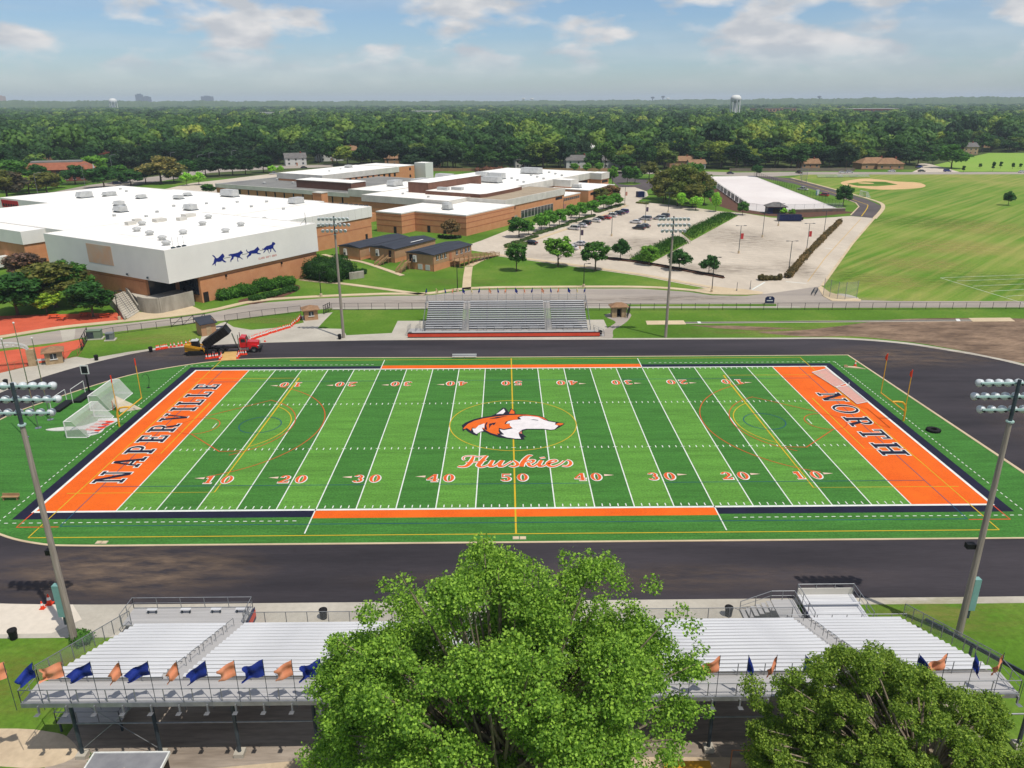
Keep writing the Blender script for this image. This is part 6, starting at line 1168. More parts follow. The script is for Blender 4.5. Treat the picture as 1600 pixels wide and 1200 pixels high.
MB().cbox((.2, .3, 2.98), (.8, .8, .22), R(45)).build('roof_hatch', mt['tan_conc'], tl)
for x in (-2.2, 2.2): wheel(tl, x, -.5, .36, .25)
yb_ = thing('yellow_bin', 'yellow tub behind the near bleachers at the bottom edge', 'bin', (11.3, -62.6, 0)); MB().box(-1.6, 1.4, -.8, .6, .1, 1.3).build('tub', mt['ypost'], yb_); MB().box(-1.7, 1.5, -.9, .7, 1.31, 1.42).build('rim', mt['yel'], yb_)

# ---------------------------------------------------------------- fences
def fence(label, pts, h, step, m='fence_blk', mesh_='mesh_blk', z=0.0, kind='chain_link_fence', mid=True):
    o = thing(kind, label, 'fence', (*pts[0], z)); P = [Vector((p[0] - pts[0][0], p[1] - pts[0][1], 0)) for p in pts]
    pm = MB().tube((0, 0, 0), (0, 0, h), .045, n=6).mesh('post')
    for i in range(len(P) - 1):
        a, b = P[i], P[i + 1]; n = max(1, round((b - a).length / step)); up = Vector((0, 0, h))
        for k in range(n + (1 if i == len(P) - 2 else 0)): link('post', pm, mt[m], o, a.lerp(b, k / n))
        MB().tube(a + up, b + up, .035, n=6).build('top_rail', mt[m], o)
        if mid: MB().tube(a + up * .04, b + up * .04, .025, n=6).build('bottom_rail', mt[m], o)
        MB().add([a + Vector((0, 0, .06)), b + Vector((0, 0, .06)), b + up, a + up], [(0, 1, 2, 3)]).build('mesh_panel', mt[mesh_], o)
    return o
fence('black chain-link fence along the drive from the utility cabinets to the gate', [(-83.32,43.91),(-80.08,47.17),(-75.59,49.83),(-70.58,52.33)], 1.5, 3)
fence('black chain-link fence between the gate and the hip-roofed booth', [(-60.68,56.05),(-54.05,60.29),(-46.51,63.62)], 1.5, 3)
fence('black chain-link fence behind the lawn left of the far bleachers', [(-40.07,65.42),(-18.93,65.2)], 1.6, 3)
fence('black chain-link fence hidden behind the far bleachers', [(-18.79,65.19),(16.79,64.07)], 1.6, 3)
fence('long black chain-link fence along the drive right of the far bleachers', [(16.9,63.79),(71.81,63.05),(140.34,62.55)], 1.6, 3)
fence('dark red picket fence beside the stone ticket booth', [(-81.35,31.07),(-80.07,33.29),(-80.97,36.4)], 1.4, 2, M('maroon_paint', K(92, 36, 36), None, 1, .6) and 'brick_dk', 'mesh_blk')
fence('dark red fence in front of the entrance plaza', [(-90.51,21.61),(-88.85,24.21),(-85.48,27.56)], 1.4, 2.2, 'brick_dk', 'mesh_blk')
def gate(label, pts, h):
    o = thing('swing_gate', label, 'gate', (*pts[0], 0)); a = Vector((0, 0, 0)); b = Vector((pts[1][0] - pts[0][0], pts[1][1] - pts[0][1], 0))
    for z in (.15, h / 2, h): MB().tube(a + Vector((0, 0, z)), b + Vector((0, 0, z)), .06).build('rail', mt['fence_blk'], o)
    for k in (0, .33, .66, 1): p = a.lerp(b, k); MB().tube(p, p + Vector((0, 0, h + .15)), .07).build('post', mt['fence_blk'], o)
    for k in (0, .33, .66): MB().tube(a.lerp(b, k) + Vector((0, 0, .15)), a.lerp(b, k + .33) + Vector((0, 0, h)), .045).build('brace', mt['fence_blk'], o)
gate('black steel swing gate across the drive behind the tan shed', [(-70.58,52.33),(-64.93,56.14)], 1.8); gate('black gate leaf standing open by the hip-roofed booth', [(-41.01,61.86),(-40.18,64.58)], 1.9); gate('black gate leaf standing open by the open stone booth', [(26.57,62.45),(25.2,57.14)], 1.7)
gate('tall black gate leaf beside the red plaza entrance', [(-80.97,36.4),(-83.8,44.36)], 2.2)
# near right corner fence behind the trees
fence('dark slatted fence at the bottom edge right of the big tree', [(14.5, -61.3), (24.5, -61.6)], 1.7, 2.2, 'brick_dk', 'mesh_blk')
# guard rail at the parking lot
gr = thing('guard_rail', 'black guard rail along the front of the parking lot', 'guard rail', (*(29.21,122.52), 0)); P = rel([(29.21,122.52),(36.25,118.01),(43.97,110.05),(50.99,101.79),(56.44,95.67)], (29.21,122.52))
for i in range(4):
    MB().add([(*P[i], .35), (*P[i + 1], .35), (*P[i + 1], .75), (*P[i], .75)], [(0, 1, 2, 3)]).build('beam', mt['fence_blk'], gr); wall_mb([P[i], P[i + 1]], 0, .3, .9).build('planting_strip', mt['mulch'], gr)
    for k in range(4): q_ = Vector(P[i]).lerp(Vector(P[i + 1]), k / 4); MB().box(q_.x - .08, q_.x + .08, q_.y - .08, q_.y + .08, 0, .8).build('post', mt['fence_blk'], gr)
# tennis courts coated white, ringed by a fence
TC = [(119.59,382.2),(153.11,384.78),(142.12,226.63),(107.37,220.94),(102.6,229.14)]
struct('court_surface', MB().poly(TC, 0.035), mt['court'])
struct('court_bank', MB().poly([(111.92,358.24),(121,386.43),(103.14,229.12),(107.01,219.01),(141.95,223.61),(145.05,219.54),(119.54,205.53),(106.33,209.62),(96.01,223.34),(92.93,251.34)], 0.020), mt['mulch'])
fence('grey chain-link fence on the left side of the white courts', TC[4:] + [TC[0]], 3.0, 6, 'galv', 'mesh_galv'); fence('grey chain-link fence on the front of the white courts', [TC[2], TC[3], TC[4]], 3.0, 4.5, 'galv', 'mesh_galv'); fence('dark chain-link fence on the road side of the white courts', [TC[1], TC[2]], 3.0, 4.5, 'fence_blk', 'mesh_blk')
wn_ = thing('wind_screen', 'tall pale wind screen panels along the left of the white courts', 'screen', (*TC[4], 0)); P = rel([TC[4], TC[0]], TC[4])
for i in range(14): a, b = Vector(P[0]).lerp(Vector(P[1]), i / 14 + .004), Vector(P[0]).lerp(Vector(P[1]), (i + 1) / 14 - .006); wall_mb([tuple(a), tuple(b)], .2, 2.6, .08).build('panel', mt['unit'], wn_)
cwl = thing('court_wall', 'low brown retaining wall below the front of the white courts', 'wall', (*(120.19,210.04), 0)); wall_mb(rel([(116.8,219.62),(141.95,223.61)], (120.19,210.04)), 0, 1.2, .5).build('face', M('brown_stone', K(120, 106, 92), K(100, 88, 76), .6, .9), cwl); wall_mb(rel([(116.87,219.81),(142.03,223.81)], (120.19,210.04)), 1.2, 1.35, .7).build('coping', mt['concrete'], cwl)
kb = thing('court_pavilion', 'navy pavilion with grey hip roof and red trim beside the white courts', 'pavilion', (*(110.95,218.86), 0), R(-4)); 
MB().box(-3.6, 3.6, -2.4, 2.4, 0, 2.7).build('wall', mt['navy_paint'], kb); hip(kb, -3.6, 3.6, -2.4, 2.4, 2.95, 1.6, .7, 'shingle_grey'); MB().box(-4.25, 4.25, -3.05, 3.05, 2.72, 2.79).build('red_trim', M('red_trim', K(190, 52, 50), None, 1, .6), kb); MB().box(-1.5, 2.6, -2.46, -2.39, .3, 2.2).build('opening', mt['dark'], kb)
dp = thing('dumpster', 'long blue roll-off dumpster by the far edge of the parking lot', 'dumpster', (*(108.92,196.36), .02), R(-4)); MB().box(-4.4, 4.2, -1.3, 1.3, .3, 2.6).build('tub', mt['navy_paint'], dp); MB().box(-4.2, 4.0, -1.15, 1.15, 2.61, 2.64).build('load', mt['dark'], dp); MB().box(4.21, 5.0, -1.0, 1.0, .5, 1.6).build('end_frame', mt['black'], dp)
for i in range(8): MB().box(-4.2 + i * 1.15, -4.05 + i * 1.15, -1.4, -1.301, .35, 2.55).build('rib', mt['navy_paint'], dp)
dp2 = thing('storage_container', 'blue and white storage container by the turning circle', 'container', (*(64.98,277.25), .02), R(20)); MB().box(-2, 1.4, -1.2, 1.2, .1, 2.7).build('body', mt['navy_paint'], dp2); MB().box(1.41, 2.2, -1.1, 1.1, .1, 2.4).build('end_door', mt['white'], dp2)
pt = thing('portable_toilet', 'pale blue portable toilet beside the access road', 'toilet', (*(152.68,281.63), .02)); MB().box(-.6, .6, -.6, .6, 0, 2.3).build('cabin', M('pale_blue_plastic', K(150, 196, 220), None, 1, .5), pt); MB().box(-.66, .66, -.66, .66, 2.31, 2.5).build('roof', mt['white'], pt); MB().box(-.4, .4, -.63, -.601, .1, 2.0).build('door', mt['white'], pt)
# lamp posts with banners
def lamp(label, loc, h, banner=None, m='steel_dk', arms=2, base=True):
    o = thing('lamp_post', label, 'lamp post', (*loc, .02), 0, 'parking lot lamp posts'); MB().tube((0, 0, 0), (0, 0, h), .11, .08, 8).build('post', mt[m], o)
    if base: MB().lathe([(.32, 0), (.32, .8), (.12, .82)], 10).build('base', mt['tan_conc'], o)
    for s in ((-1, 1) if arms == 2 else (1,)): MB().tube((0, 0, h - .05), (s * 1.0, 0, h), .05).build('arm', mt[m], o); MB().cbox((s * 1.25, 0, h), (.7, .35, .14)).build('lamp_head', mt[m], o)
    if banner: MB().box(.15, .17, 0, 0, 0, 0) if False else MB().box(.16, 1.0, -.02, .02, h * .52, h * .52 + 1.7).build('banner', M(banner[0], banner[1], None, 1, .8), o)
RB = ('red_banner', K(206, 66, 66)); PB = ('pale_banner', K(214, 150, 130)); DB = ('dark_banner', K(84, 70, 90))
for (u, v, top, bn__, lab) in (((67.32,222.43), None, 8.0, None, 'behind the parked minivans'), ((52.77,194.14), None, 8.0, DB, 'with dark banner beside the silver minivan'), ((35.84,163.5), None, 8.5, None, 'standing alone in the middle of the school car park'), ((22.64,139.44), None, 8.2, DB, 'with dark banner beside the white cars near the lawn'), ((70.34,130.45), None, 8.4, RB, 'with red banner left in the empty lot'), ((86.72,159.23), None, 8.4, None, 'in the middle of the empty lot'), ((100.7,184.48), None, 8.2, None, 'in front of the blue dumpster'), ((76.1,103.18), None, 8.4, None, 'at the near end of the brown hedge'), ((92.47,134.06), None, 8.4, RB, 'with red banner against the brown hedge'), ((110.07,165.17), None, 8.2, None, 'at the far end of the brown hedge'), ((52.59,246.08), None, 8.2, PB, 'with pale banner at the end of the drive trees'), ((22.03,203.7), None, 8.2, PB, 'with orange banner among the drive trees')):
    lamp('parking lot lamp post ' + lab, u, top, bn__)
for u, h, lab in (((49.26,80.06), 8.6, 'tall black lamp post on the tip of the lawn by the junction'), ((-12.72,82.28), 6.0, 'slim black lamp post left of the walk steps'), ((18.67,86.31), 6.0, 'slim black lamp post on the lawn behind the far bleachers'), ((-45.15,77.84), 6.0, 'slim black lamp post on the lawn before the clipped hedge'), ((-84.06,58.11), 6.4, 'slim black lamp post at the plaza stair')): lamp(lab, u, h, None, 'fence_blk', 1)
for u, lab in (((59.58,83.18), 'grey steel bollard post at the junction island'), ((55.69,81.24), 'short steel post on the junction kerb')): o = thing('signpost', lab, 'post', (*u, 0)); MB().tube((0, 0, 0), (0, 0, 2.2), .06).build('post', mt['steel_dk'], o); MB().lathe([(.16, 0), (.16, .5), (.07, .52)], 8).build('sleeve', mt['galv'], o)
# bike rack / traffic barrier row at the junction
bk_ = thing('bike_rack', 'dark bike rack row beside the drive junction', 'bike rack', (*(72.51,76.21), .02), R(62))
for i in range(7): MB().path([(i * .9, -.4, 0), (i * .9, -.4, .8), (i * .9, .4, .8), (i * .9, .4, 0)], .05).build('hoop', mt['steel_dk'], bk_)
MB().tube((-.2, -.4, .06), (5.8, -.4, .06), .04).build('rail', mt['steel_dk'], bk_)
# throwing cage and backstops
cg = thing('throwing_cage', 'grey netted throwing cage on its concrete circle at the field corner', 'cage', (*(77.55,73.55), .02)); CGP = rel([(74.94,76.15),(75.95,74.85),(76.88,72.63),(78.41,71.98),(81.75,73.45)], (77.55,73.55))
struct('throwing_circle', MB().poly(smooth_loop([(75.35,74.87),(79.38,77.99),(81.59,76.63),(82.08,72.82),(78.03,71.07),(75.86,72.35)], 4), 0.03), mt['concrete'])
for p in CGP: MB().tube((*p, 0), (*p, 4.2), .06).build('post', mt['galv'], cg)
for i in range(4): MB().add([(*CGP[i], .1), (*CGP[i + 1], .1), (*CGP[i + 1], 4.1), (*CGP[i], 4.1)], [(0, 1, 2, 3)]).build('net', mt['mesh_galv'], cg)
bs = thing('backstop', 'grey chain-link backstop behind the baseball diamond', 'backstop', (*(172.53,351.48), 0)); BP = rel([(173.77,363.03),(169,347.9),(169.87,342.34)], (172.53,351.48))
for p in BP: MB().tube((*p, 0), (*p, 7.5), .1).build('post', mt['galv'], bs)
for i in range(2): MB().add([(*BP[i], .1), (*BP[i + 1], .1), (*BP[i + 1], 7.3), (*BP[i], 7.3)], [(0, 1, 2, 3)]).build('mesh_panel', mt['mesh_galv'], bs)
for k, (a, b, lab) in enumerate((((1282,275.6), (1310,275.6), 'left'), ((1318,274.8), (1334,274.8), 'middle'), ((1336,274.4), (1351,274.4), 'right'))): pass
for q_, w, lab in (((192.97,372.2), 10, 'leftmost'), ((198.29,371.93), 10, 'second'), ((206.73,373.58), 12, 'third'), ((213.95,373.21), 12, 'rightmost')):
    o = thing('small_bleacher', '%s of the small silver bleachers behind the baseball diamond' % lab, 'bleachers', (*q_, 0))
    for i in range(4): MB().box(-w / 2, w / 2, i * .7, i * .7 + .5, .35 + i * .3, .42 + i * .3).build('plank', mt['alu'], o)
    for x in (-w / 2 + .3, w / 2 - .3): MB().cbox((x, 1.2, .6), (.1, 3, .12), 0, R(22)).build('frame', mt['galv'], o)
for q_, lab in (((172.36,275.41), 'white soccer goal frame on the grass beyond the access road'),): soccer_goal(lab, q_[0], q_[1] - 3.6, q_[1] + 3.6, 2.2, top=.8)

# ---------------------------------------------------------------- cars
def make_car(kind):
    o = thing('parked_car', 'car', 'car', (0, 0, 0)); h = {'sedan': 1.45, 'suv': 1.72, 'van': 1.78, 'pickup': 1.8}[kind]; L = {'sedan': 4.6, 'suv': 4.7, 'van': 5.1, 'pickup': 5.5}[kind] / 2; w = .92
    body = [(-L, .35), (-L, .75), (-L + .1, .92), (-L + .5, .98), (L - 1.3, .95), (L - .4, .82), (L - .05, .66), (L, .35)]
    MB().profile(body, -w, w).build('body', None, o)
    if kind == 'sedan': cab = [(-L + .55, .97), (-L + 1.25, h - .04), (.35, h), (L - 1.15, .96)]
    elif kind == 'pickup': cab = [(-.9, .96), (-.85, h - .02), (.6, h), (L - 1.4, .95)]
    else: cab = [(-L + .05, .96), (-L + .35, h - .03), (.5, h), (L - (1.25 if kind == 'suv' else .95), .95)]
    c = MB(); iw = w - .16
    n0 = MB().profile(cab, -1, 1); c.v = [(x, (iw if z > 1.2 else w - .03) * (1 if y > 0 else -1), z) for x, y, z in n0.v]; c.f = n0.f; c.build('cabin', mt['glass'], o)
    r_ = MB(); xs = [p[0] for p in cab]; r_.prism([(cab[1][0] - .05, -iw - .02), (cab[2][0] + .1, -iw - .02), (cab[2][0] + .1, iw + .02), (cab[1][0] - .05, iw + .02)], h - .03, h + .035); r_.build('roof', None, o)
    for s in (-1, 1):
        for x0, x1 in ((cab[0][0], cab[1][0]), (cab[3][0], cab[2][0]), (0.0, -.03)): MB().tube((x0, s * (w - .05), .97), (x1, s * (iw + .0), h), .05, n=5).build('pillar', None, o)
        MB().cbox((L - .12, s * .62, .68), (.3, .36, .14)).build('headlight', mt['lamp'], o); MB().cbox((-L + .03, s * .66, .82), (.12, .3, .2)).build('tail_light', mt['cone'], o)
        for x in (-L + .85, L - .85): wheel(o, x, s * (w - .08), .33, .22)
    if kind == 'pickup': MB().box(-L + .12, -1.0, -w + .12, w - .12, .97, 1.0).build('cargo_bed', mt['dark'], o)
    return o
PROTO = {k: make_car(k) for k in ('sedan', 'suv', 'van', 'pickup')}
PAINT = {n: M('car_paint_' + n, K(*c), tuple(v * .93 for v in K(*c)[:3]) + (1,), .5, .22, .15, .6) for n, c in {'white': (240, 240, 240), 'silver': (196, 198, 202), 'black': (32, 33, 38), 'navy': (34, 44, 84), 'blue': (34, 62, 150), 'red': (200, 30, 40), 'grey': (96, 100, 108), 'green': (60, 76, 60)}.items()}
USED = set()
def car(kind, col_, loc, rz, label, group='cars parked in the school lot', name='parked_car'):
    p = PROTO[kind]; r = copy_thing(p, (*loc, .022), rz, label, group)
    r.name = name
    for c in r.children:
        if not c.data.materials or c.data.materials[0] is None or c.name.split('.')[0] in ('body', 'roof', 'pillar'):
            c.data = c.data if c.data.materials and c.data.materials[0] is PAINT[col_] else car_mesh(c.data, col_)
MC = {}
def car_mesh(me, col_):
    k = (me.name, col_)
    if k not in MC: m2 = me.copy(); m2.materials.clear(); m2.materials.append(PAINT[col_]); MC[k] = m2
    return MC[k]
AX = CA + R(90)  # parked nose to the planter row
for kd, cl, q_, lab in (('suv', 'white', (23.89,177.95), 'white SUV, nearest of the row along the planter'), ('sedan', 'white', (27.24,183.87), 'white sedan, second of the row along the planter'), ('suv', 'black', (29.28,190.08), 'black SUV in the row along the planter'), ('sedan', 'white', (33.87,196.46), 'white sedan in front of a dark car in the planter row'), ('sedan', 'black', (36.29,202.33), 'dark car half hidden left of the red car'), ('sedan', 'red', (38.76,203.98), 'red car in the row along the planter'), ('suv', 'white', (41.85,210.12), 'white SUV right of the red car'), ('suv', 'navy', (44.93,215.56), 'dark navy SUV near the end of the planter row'), ('sedan', 'grey', (46.64,218.34), 'grey sedan next to last in the planter row'), ('suv', 'blue', (48.24,221.18), 'blue SUV, last of the row along the planter'),
    ('van', 'silver', (53.93,200.84), 'silver minivan behind the white sedan in the middle of the lot'), ('sedan', 'white', (48.84,192.64), 'white sedan in the middle group of the lot'), ('sedan', 'grey', (50.25,182.33), 'dark grey sedan behind the black car in the lot'), ('suv', 'black', (47.63,177.9), 'black car, nearest of the middle group in the lot'), ('van', 'silver', (59.58,201.51), 'silver minivan left of the far left floodlights head'), ('suv', 'grey', (62.53,207.57), 'grey SUV behind the second minivan'),
    ('sedan', 'black', (7.34,147.98), 'black sedan alone at the planter tip near the portable classrooms'), ('sedan', 'white', (23.22,145.72), 'white sedan beside the dark-bannered lamp post'), ('sedan', 'white', (19.92,138.41), 'white sedan hidden behind the lawn tree')):
    car(kd, cl, q_, AX + R(random.uniform(-3, 3)), lab)
for kd, cl, q_, rz, lab in (('sedan', 'navy', (142.29,398.66), 0, 'dark blue car driving on the far street behind the white courts'), ('pickup', 'black', (186.73,400.92), R(100), 'dark pickup at the corner of the far street'), ('sedan', 'white', (214.38,400.39), 0, 'white sedan at the kerb left of the white SUV on the far street'), ('suv', 'white', (219.36,401.51), 0, 'white SUV parked on the far street behind the diamond'), ('sedan', 'white', (249.53,407.93), R(180), 'white sedan parked before the brown-roofed house'), ('sedan', 'green', (269.04,407.84), 0, 'dark green sedan on the far street beside the side road'), ('suv', 'blue', (285.73,407.9), 0, 'blue SUV turning at the side road on the far street'), ('sedan', 'white', (328.22,398.07), 0, 'white sedan at the right edge on the far street'), ('pickup', 'blue', (284.12,440.63), R(20), 'blue pickup parked in the side road'),
    ('pickup', 'white', (153.89,304.73), R(130), 'white pickup parked on the access road by the courts'), ('suv', 'red', (154.22,277.51), R(128), 'red car parked on the access road beside the portable toilet'), ('sedan', 'white', (-270.12,455.44), R(30), 'white car in the apartment lot behind the red-roofed building'), ('suv', 'navy', (-223.41,351.87), R(30), 'navy SUV on the avenue behind the gym roof'), ('pickup', 'silver', (-150.46,411.65), R(20), 'silver pickup in the lot beyond the grey-roofed wing'), ('sedan', 'black', (-142.65,459.21), R(10), 'black car on the avenue before the grey house'), ('sedan', 'silver', (-356.76,500.65), R(20), 'silver car left of the red-roofed building')):
    car(kd, cl, q_, rz, lab, 'cars on the streets', 'street_car')
for p in PROTO.values():
    for c in list(p.children):
        for g in list(c.children): bpy.data.objects.remove(g)
        bpy.data.objects.remove(c)
    bpy.data.objects.remove(p)
# white delivery trailer at the left edge by the corner hall
vt = thing('box_truck', 'white box truck parked by the corner hall at the left edge', 'truck', (*(-142.25,113.41), 0), R(58)); MB().box(-3.5, 2.6, -1.2, 1.2, .8, 3.6).build('cargo_box', mt['white'], vt); MB().profile([(2.7, .5), (4.6, .5), (4.6, 1.5), (4.0, 2.5), (2.7, 2.6)], -1.1, 1.1).build('cab', mt['siding_white'], vt); MB().add([(4.61, -1, 1.55), (4.61, 1, 1.55), (4.05, .95, 2.45), (4.05, -.95, 2.45)], [(0, 1, 2, 3)]).build('windscreen', mt['glass'], vt)
for x in (-2.4, 3.6):
    for y in (-1, 1): wheel(vt, x, y, .45, .3)

# ---------------------------------------------------------------- foliage
def leaf_mat(name, by='object', ramp=None, trans=0.38, vary=0.55):
    m = bpy.data.materials.new(name); m.use_nodes = True; t = m.node_tree; t.nodes.clear()
    out = N(t, 'ShaderNodeOutputMaterial'); oi = N(t, 'ShaderNodeObjectInfo'); ge = N(t, 'ShaderNodeNewGeometry')
    if by == 'object': c = oi.outputs['Color']
    else:
        rp = N(t, 'ShaderNodeValToRGB'); e = rp.color_ramp.elements
        e[0].position = ramp[0][0]; e[0].color = ramp[0][1]; e[1].position = ramp[-1][0]; e[1].color = ramp[-1][1]
        for p, cc in ramp[1:-1]: k = e.new(p); k.color = cc
        ln_ = N(t, 'ShaderNodeTexNoise'); ln_.inputs['Scale'].default_value = .006; ln_.inputs['Detail'].default_value = 4; t.links.new(oi.outputs['Location'], ln_.inputs[0]); ml = N(t, 'ShaderNodeMapRange'); ml.inputs['From Min'].default_value = .3; ml.inputs['From Max'].default_value = .7; t.links.new(ln_.outputs['Fac'], ml.inputs[0])
        mm = N(t, 'ShaderNodeMix'); mm.inputs[0].default_value = .45; t.links.new(oi.outputs['Random'], mm.inputs[2]); t.links.new(ml.outputs[0], mm.inputs[3]); t.links.new(mm.outputs[0], rp.inputs[0]); c = rp.outputs[0]
    mr = N(t, 'ShaderNodeMapRange'); mr.inputs['To Min'].default_value = (1 - vary) * 1.75; mr.inputs['To Max'].default_value = (1 + vary) * 1.75; t.links.new(ge.outputs['Random Per Island'], mr.inputs[0])
    hv_ = N(t, 'ShaderNodeMix', data_type='RGBA'); t.links.new(ge.outputs['Random Per Island'], hv_.inputs[0]); hv_.inputs[6].default_value = (.78, .95, .9, 1); hv_.inputs[7].default_value = (1.22, 1.05, 1.05, 1)
    v0 = N(t, 'ShaderNodeVectorMath', operation='MULTIPLY'); t.links.new(c, v0.inputs[0]); t.links.new(hv_.outputs[2], v0.inputs[1])
    vm = N(t, 'ShaderNodeVectorMath', operation='SCALE'); t.links.new(v0.outputs[0], vm.inputs[0]); t.links.new(mr.outputs[0], vm.inputs['Scale'])
    df = N(t, 'ShaderNodeBsdfPrincipled'); df.inputs['Roughness'].default_value = 0.6; df.inputs['Specular IOR Level'].default_value = 0.18; t.links.new(vm.outputs[0], df.inputs['Base Color'])
    tl_ = N(t, 'ShaderNodeBsdfTranslucent'); tv = N(t, 'ShaderNodeVectorMath', operation='MULTIPLY'); tv.inputs[1].default_value = (1.15, 1.25, .6); t.links.new(vm.outputs[0], tv.inputs[0]); t.links.new(tv.outputs[0], tl_.inputs[0])
    mx = N(t, 'ShaderNodeMixShader'); mx.inputs[0].default_value = trans; t.links.new(df.outputs[0], mx.inputs[1]); t.links.new(tl_.outputs[0], mx.inputs[2]); t.links.new(mx.outputs[0], out.inputs[0]); return m
LEAF = leaf_mat('broadleaf_foliage'); BARK = M('tree_bark', K(120, 104, 86), K(92, 80, 66), 2.0, .95, stretch=(3, 3, .4)); 
def sphere_quads(c, r, nu=8, nv=5):
    vs = []; fs = []
    for j in range(nv + 1):
        th = math.pi * (0.04 + .92 * j / nv)
        for i in range(nu): ph = 2 * math.pi * i / nu; vs.append((c[0] + r[0] * math.sin(th) * math.cos(ph), c[1] + r[1] * math.sin(th) * math.sin(ph), c[2] + r[2] * math.cos(th)))
    for j in range(nv):
        for i in range(nu): fs.append((j * nu + i, j * nu + (i + 1) % nu, (j + 1) * nu + (i + 1) % nu, (j + 1) * nu + i))
    return vs, fs
def leaves(rng, blobs, n, ll, lw, shell=(.72, 1.06), up=.45, rand=.8, core=.62, zbias=0.0):
    """diamond leaves spread over the skins of many overlapping blobs, plus a small dense core in each"""
    C_ = np.array([b[0] for b in blobs]); Rd = np.array([b[1] for b in blobs]); p = (Rd.mean(1) ** 2); p /= p.sum()
    idx = rng.choice(len(blobs), n, p=p); d = rng.normal(size=(n, 3)); d[:, 2] += zbias; d /= np.linalg.norm(d, axis=1, keepdims=True)
    k = rng.uniform(shell[0], shell[1], (n, 1)) * (1 + .10 * np.sin(d[:, :1] * 9 + idx[:, None]) + .08 * np.sin(d[:, 1:2] * 13 + d[:, 2:3] * 11))
    pos = C_[idx] + d * Rd[idx] * k
    nr = d * .6 + np.array([0, 0, up]) + rng.normal(size=(n, 3)) * rand; nr /= np.linalg.norm(nr, axis=1, keepdims=True)
    a = rng.normal(size=(n, 3)); a -= nr * (a * nr).sum(1, keepdims=True); a /= np.linalg.norm(a, axis=1, keepdims=True); b = np.cross(nr, a)
    s = rng.uniform(.65, 1.3, (n, 1)); L_ = a * ll * s / 2; W_ = b * lw * s / 2
    v = np.stack([pos - L_, pos + W_ - L_ * .15 + nr * lw * .12, pos + L_, pos - W_ - L_ * .15 + nr * lw * .12], 1).reshape(-1, 3); f = np.arange(4 * n).reshape(-1, 4)
    if core:
        vs = []; fs = []
        for c, r_ in blobs:
            q_, g = sphere_quads(c, [x * core for x in r_]); o_ = len(vs); vs += q_; fs += [tuple(i + o_ for i in ff) for ff in g]
        f = np.concatenate([f, np.array(fs) + len(v)]); v = np.concatenate([v, np.array(vs)])
    return v, f
def crown_blobs(rng, c, R3, n, br, flat=.35):
    out = []
    for i in range(n):
        d = rng.normal(size=3); d /= np.linalg.norm(d); d[2] = d[2] if d[2] > -flat else -d[2] * .5
        k = rng.uniform(.35, .80) if i % 3 == 0 else rng.uniform(.62, .86); r_ = rng.uniform(*br)
        out.append((np.array(c) + d * np.array(R3) * k, np.array([r_, r_, r_ * rng.uniform(.7, .95)])))
    return out
def trunk_mesh(name, h, r, tips, n=7, wob=.15, seed=0):
    rnd = random.Random(seed); b = MB(); st = [(0, 0, 0)]
    for i in range(1, 6): st.append((rnd.uniform(-wob, wob) * i / 5, rnd.uniform(-wob, wob) * i / 5, h * i / 5))
    b.path(st, r, n, r * .45); b.lathe([(r * 1.7, 0), (r * 1.15, r * 1.2)], n)
    for tp in tips:
        k = rnd.uniform(.55, 1.0); base = Vector(st[int(k * 5)]); tp = Vector(tp); mid = base.lerp(tp, .5) + Vector((0, 0, -.06 * (tp - base).length)); b.path([base, mid, base.lerp(tp, .8) + Vector((0, 0, .02)), tp], r * .30, 5, r * .05)
    return b.mesh(name)
def make_kind(seed, R3=(3.6, 3.6, 4.0), cz=5.9, nb=34, br=(.95, 1.6), n=2400, ll=.58, lw=.44, flat=.72):
    rng = np.random.default_rng(seed); bl = crown_blobs(rng, (0, 0, cz), R3, nb, br, flat)
    v, f = leaves(rng, bl, n, ll, lw, rand=.6, core=.72); cm = mesh_arrays('crown', v, f); cm.materials.append(LEAF)
    tm = trunk_mesh('trunk', cz * .85, .2, [tuple(b[0]) for b in bl[:8]], seed=seed); tm.materials.append(BARK); return cm, tm
KIND = {'round': [make_kind(11), make_kind(12, nb=30, br=(.9, 1.5)), make_kind(13, R3=(3.9, 3.5, 3.8))],
        'oval': [make_kind(21, R3=(2.7, 2.7, 4.0), cz=5.7, nb=24, br=(.8, 1.4)), make_kind(22, R3=(2.9, 2.7, 3.8), cz=5.9, nb=22, br=(.9, 1.4))],
        'airy': [make_kind(31, R3=(3.6, 3.6, 3.9), cz=6.0, nb=48, br=(.55, 1.0), n=2200, ll=.5, lw=.36), make_kind(32, R3=(3.8, 3.4, 3.8), cz=6.0, nb=46, br=(.55, 1.0), n=2200, ll=.5, lw=.36)],
        'cone': [make_kind(41, R3=(2.0, 2.0, 4.2), cz=5.2, nb=26, br=(.6, 1.2))]}
TREEN = [0]
def tree(kind, loc, h, w, col, label, group=None, name='tree'):
    """h total height, w crown width in metres"""
    ms = KIND[kind]; cm, tm = ms[TREEN[0] % len(ms)]; TREEN[0] += 1
    o = thing(name, label, 'tree', (*loc, 0), random.uniform(0, 6.28), group); base_w = {'round': 8.0, 'oval': 6.0, 'airy': 7.4, 'cone': 4.8}[kind]
    o.scale = (w / base_w, w / base_w, h / 10.4)
    link('trunk', tm, None, o); c = link('crown', cm, None, o); c.color = col; return o
def dcam(p): return math.hypot(math.hypot(p[0] + .97, p[1] + 102.03), 43.85)
DG = K(46, 84, 34); MG = K(64, 104, 38); LG = K(92, 134, 44); YG = K(130, 156, 52); OL = K(92, 96, 44); BR = K(112, 92, 60); DK = K(34, 62, 30); LIME = K(128, 176, 60)
def ptree(u, hgt, wpx, kind, col, label, group=None, name='tree'): return tree(kind, u, hgt, wpx * dcam(u) / 1195.7, col, label, group, name)
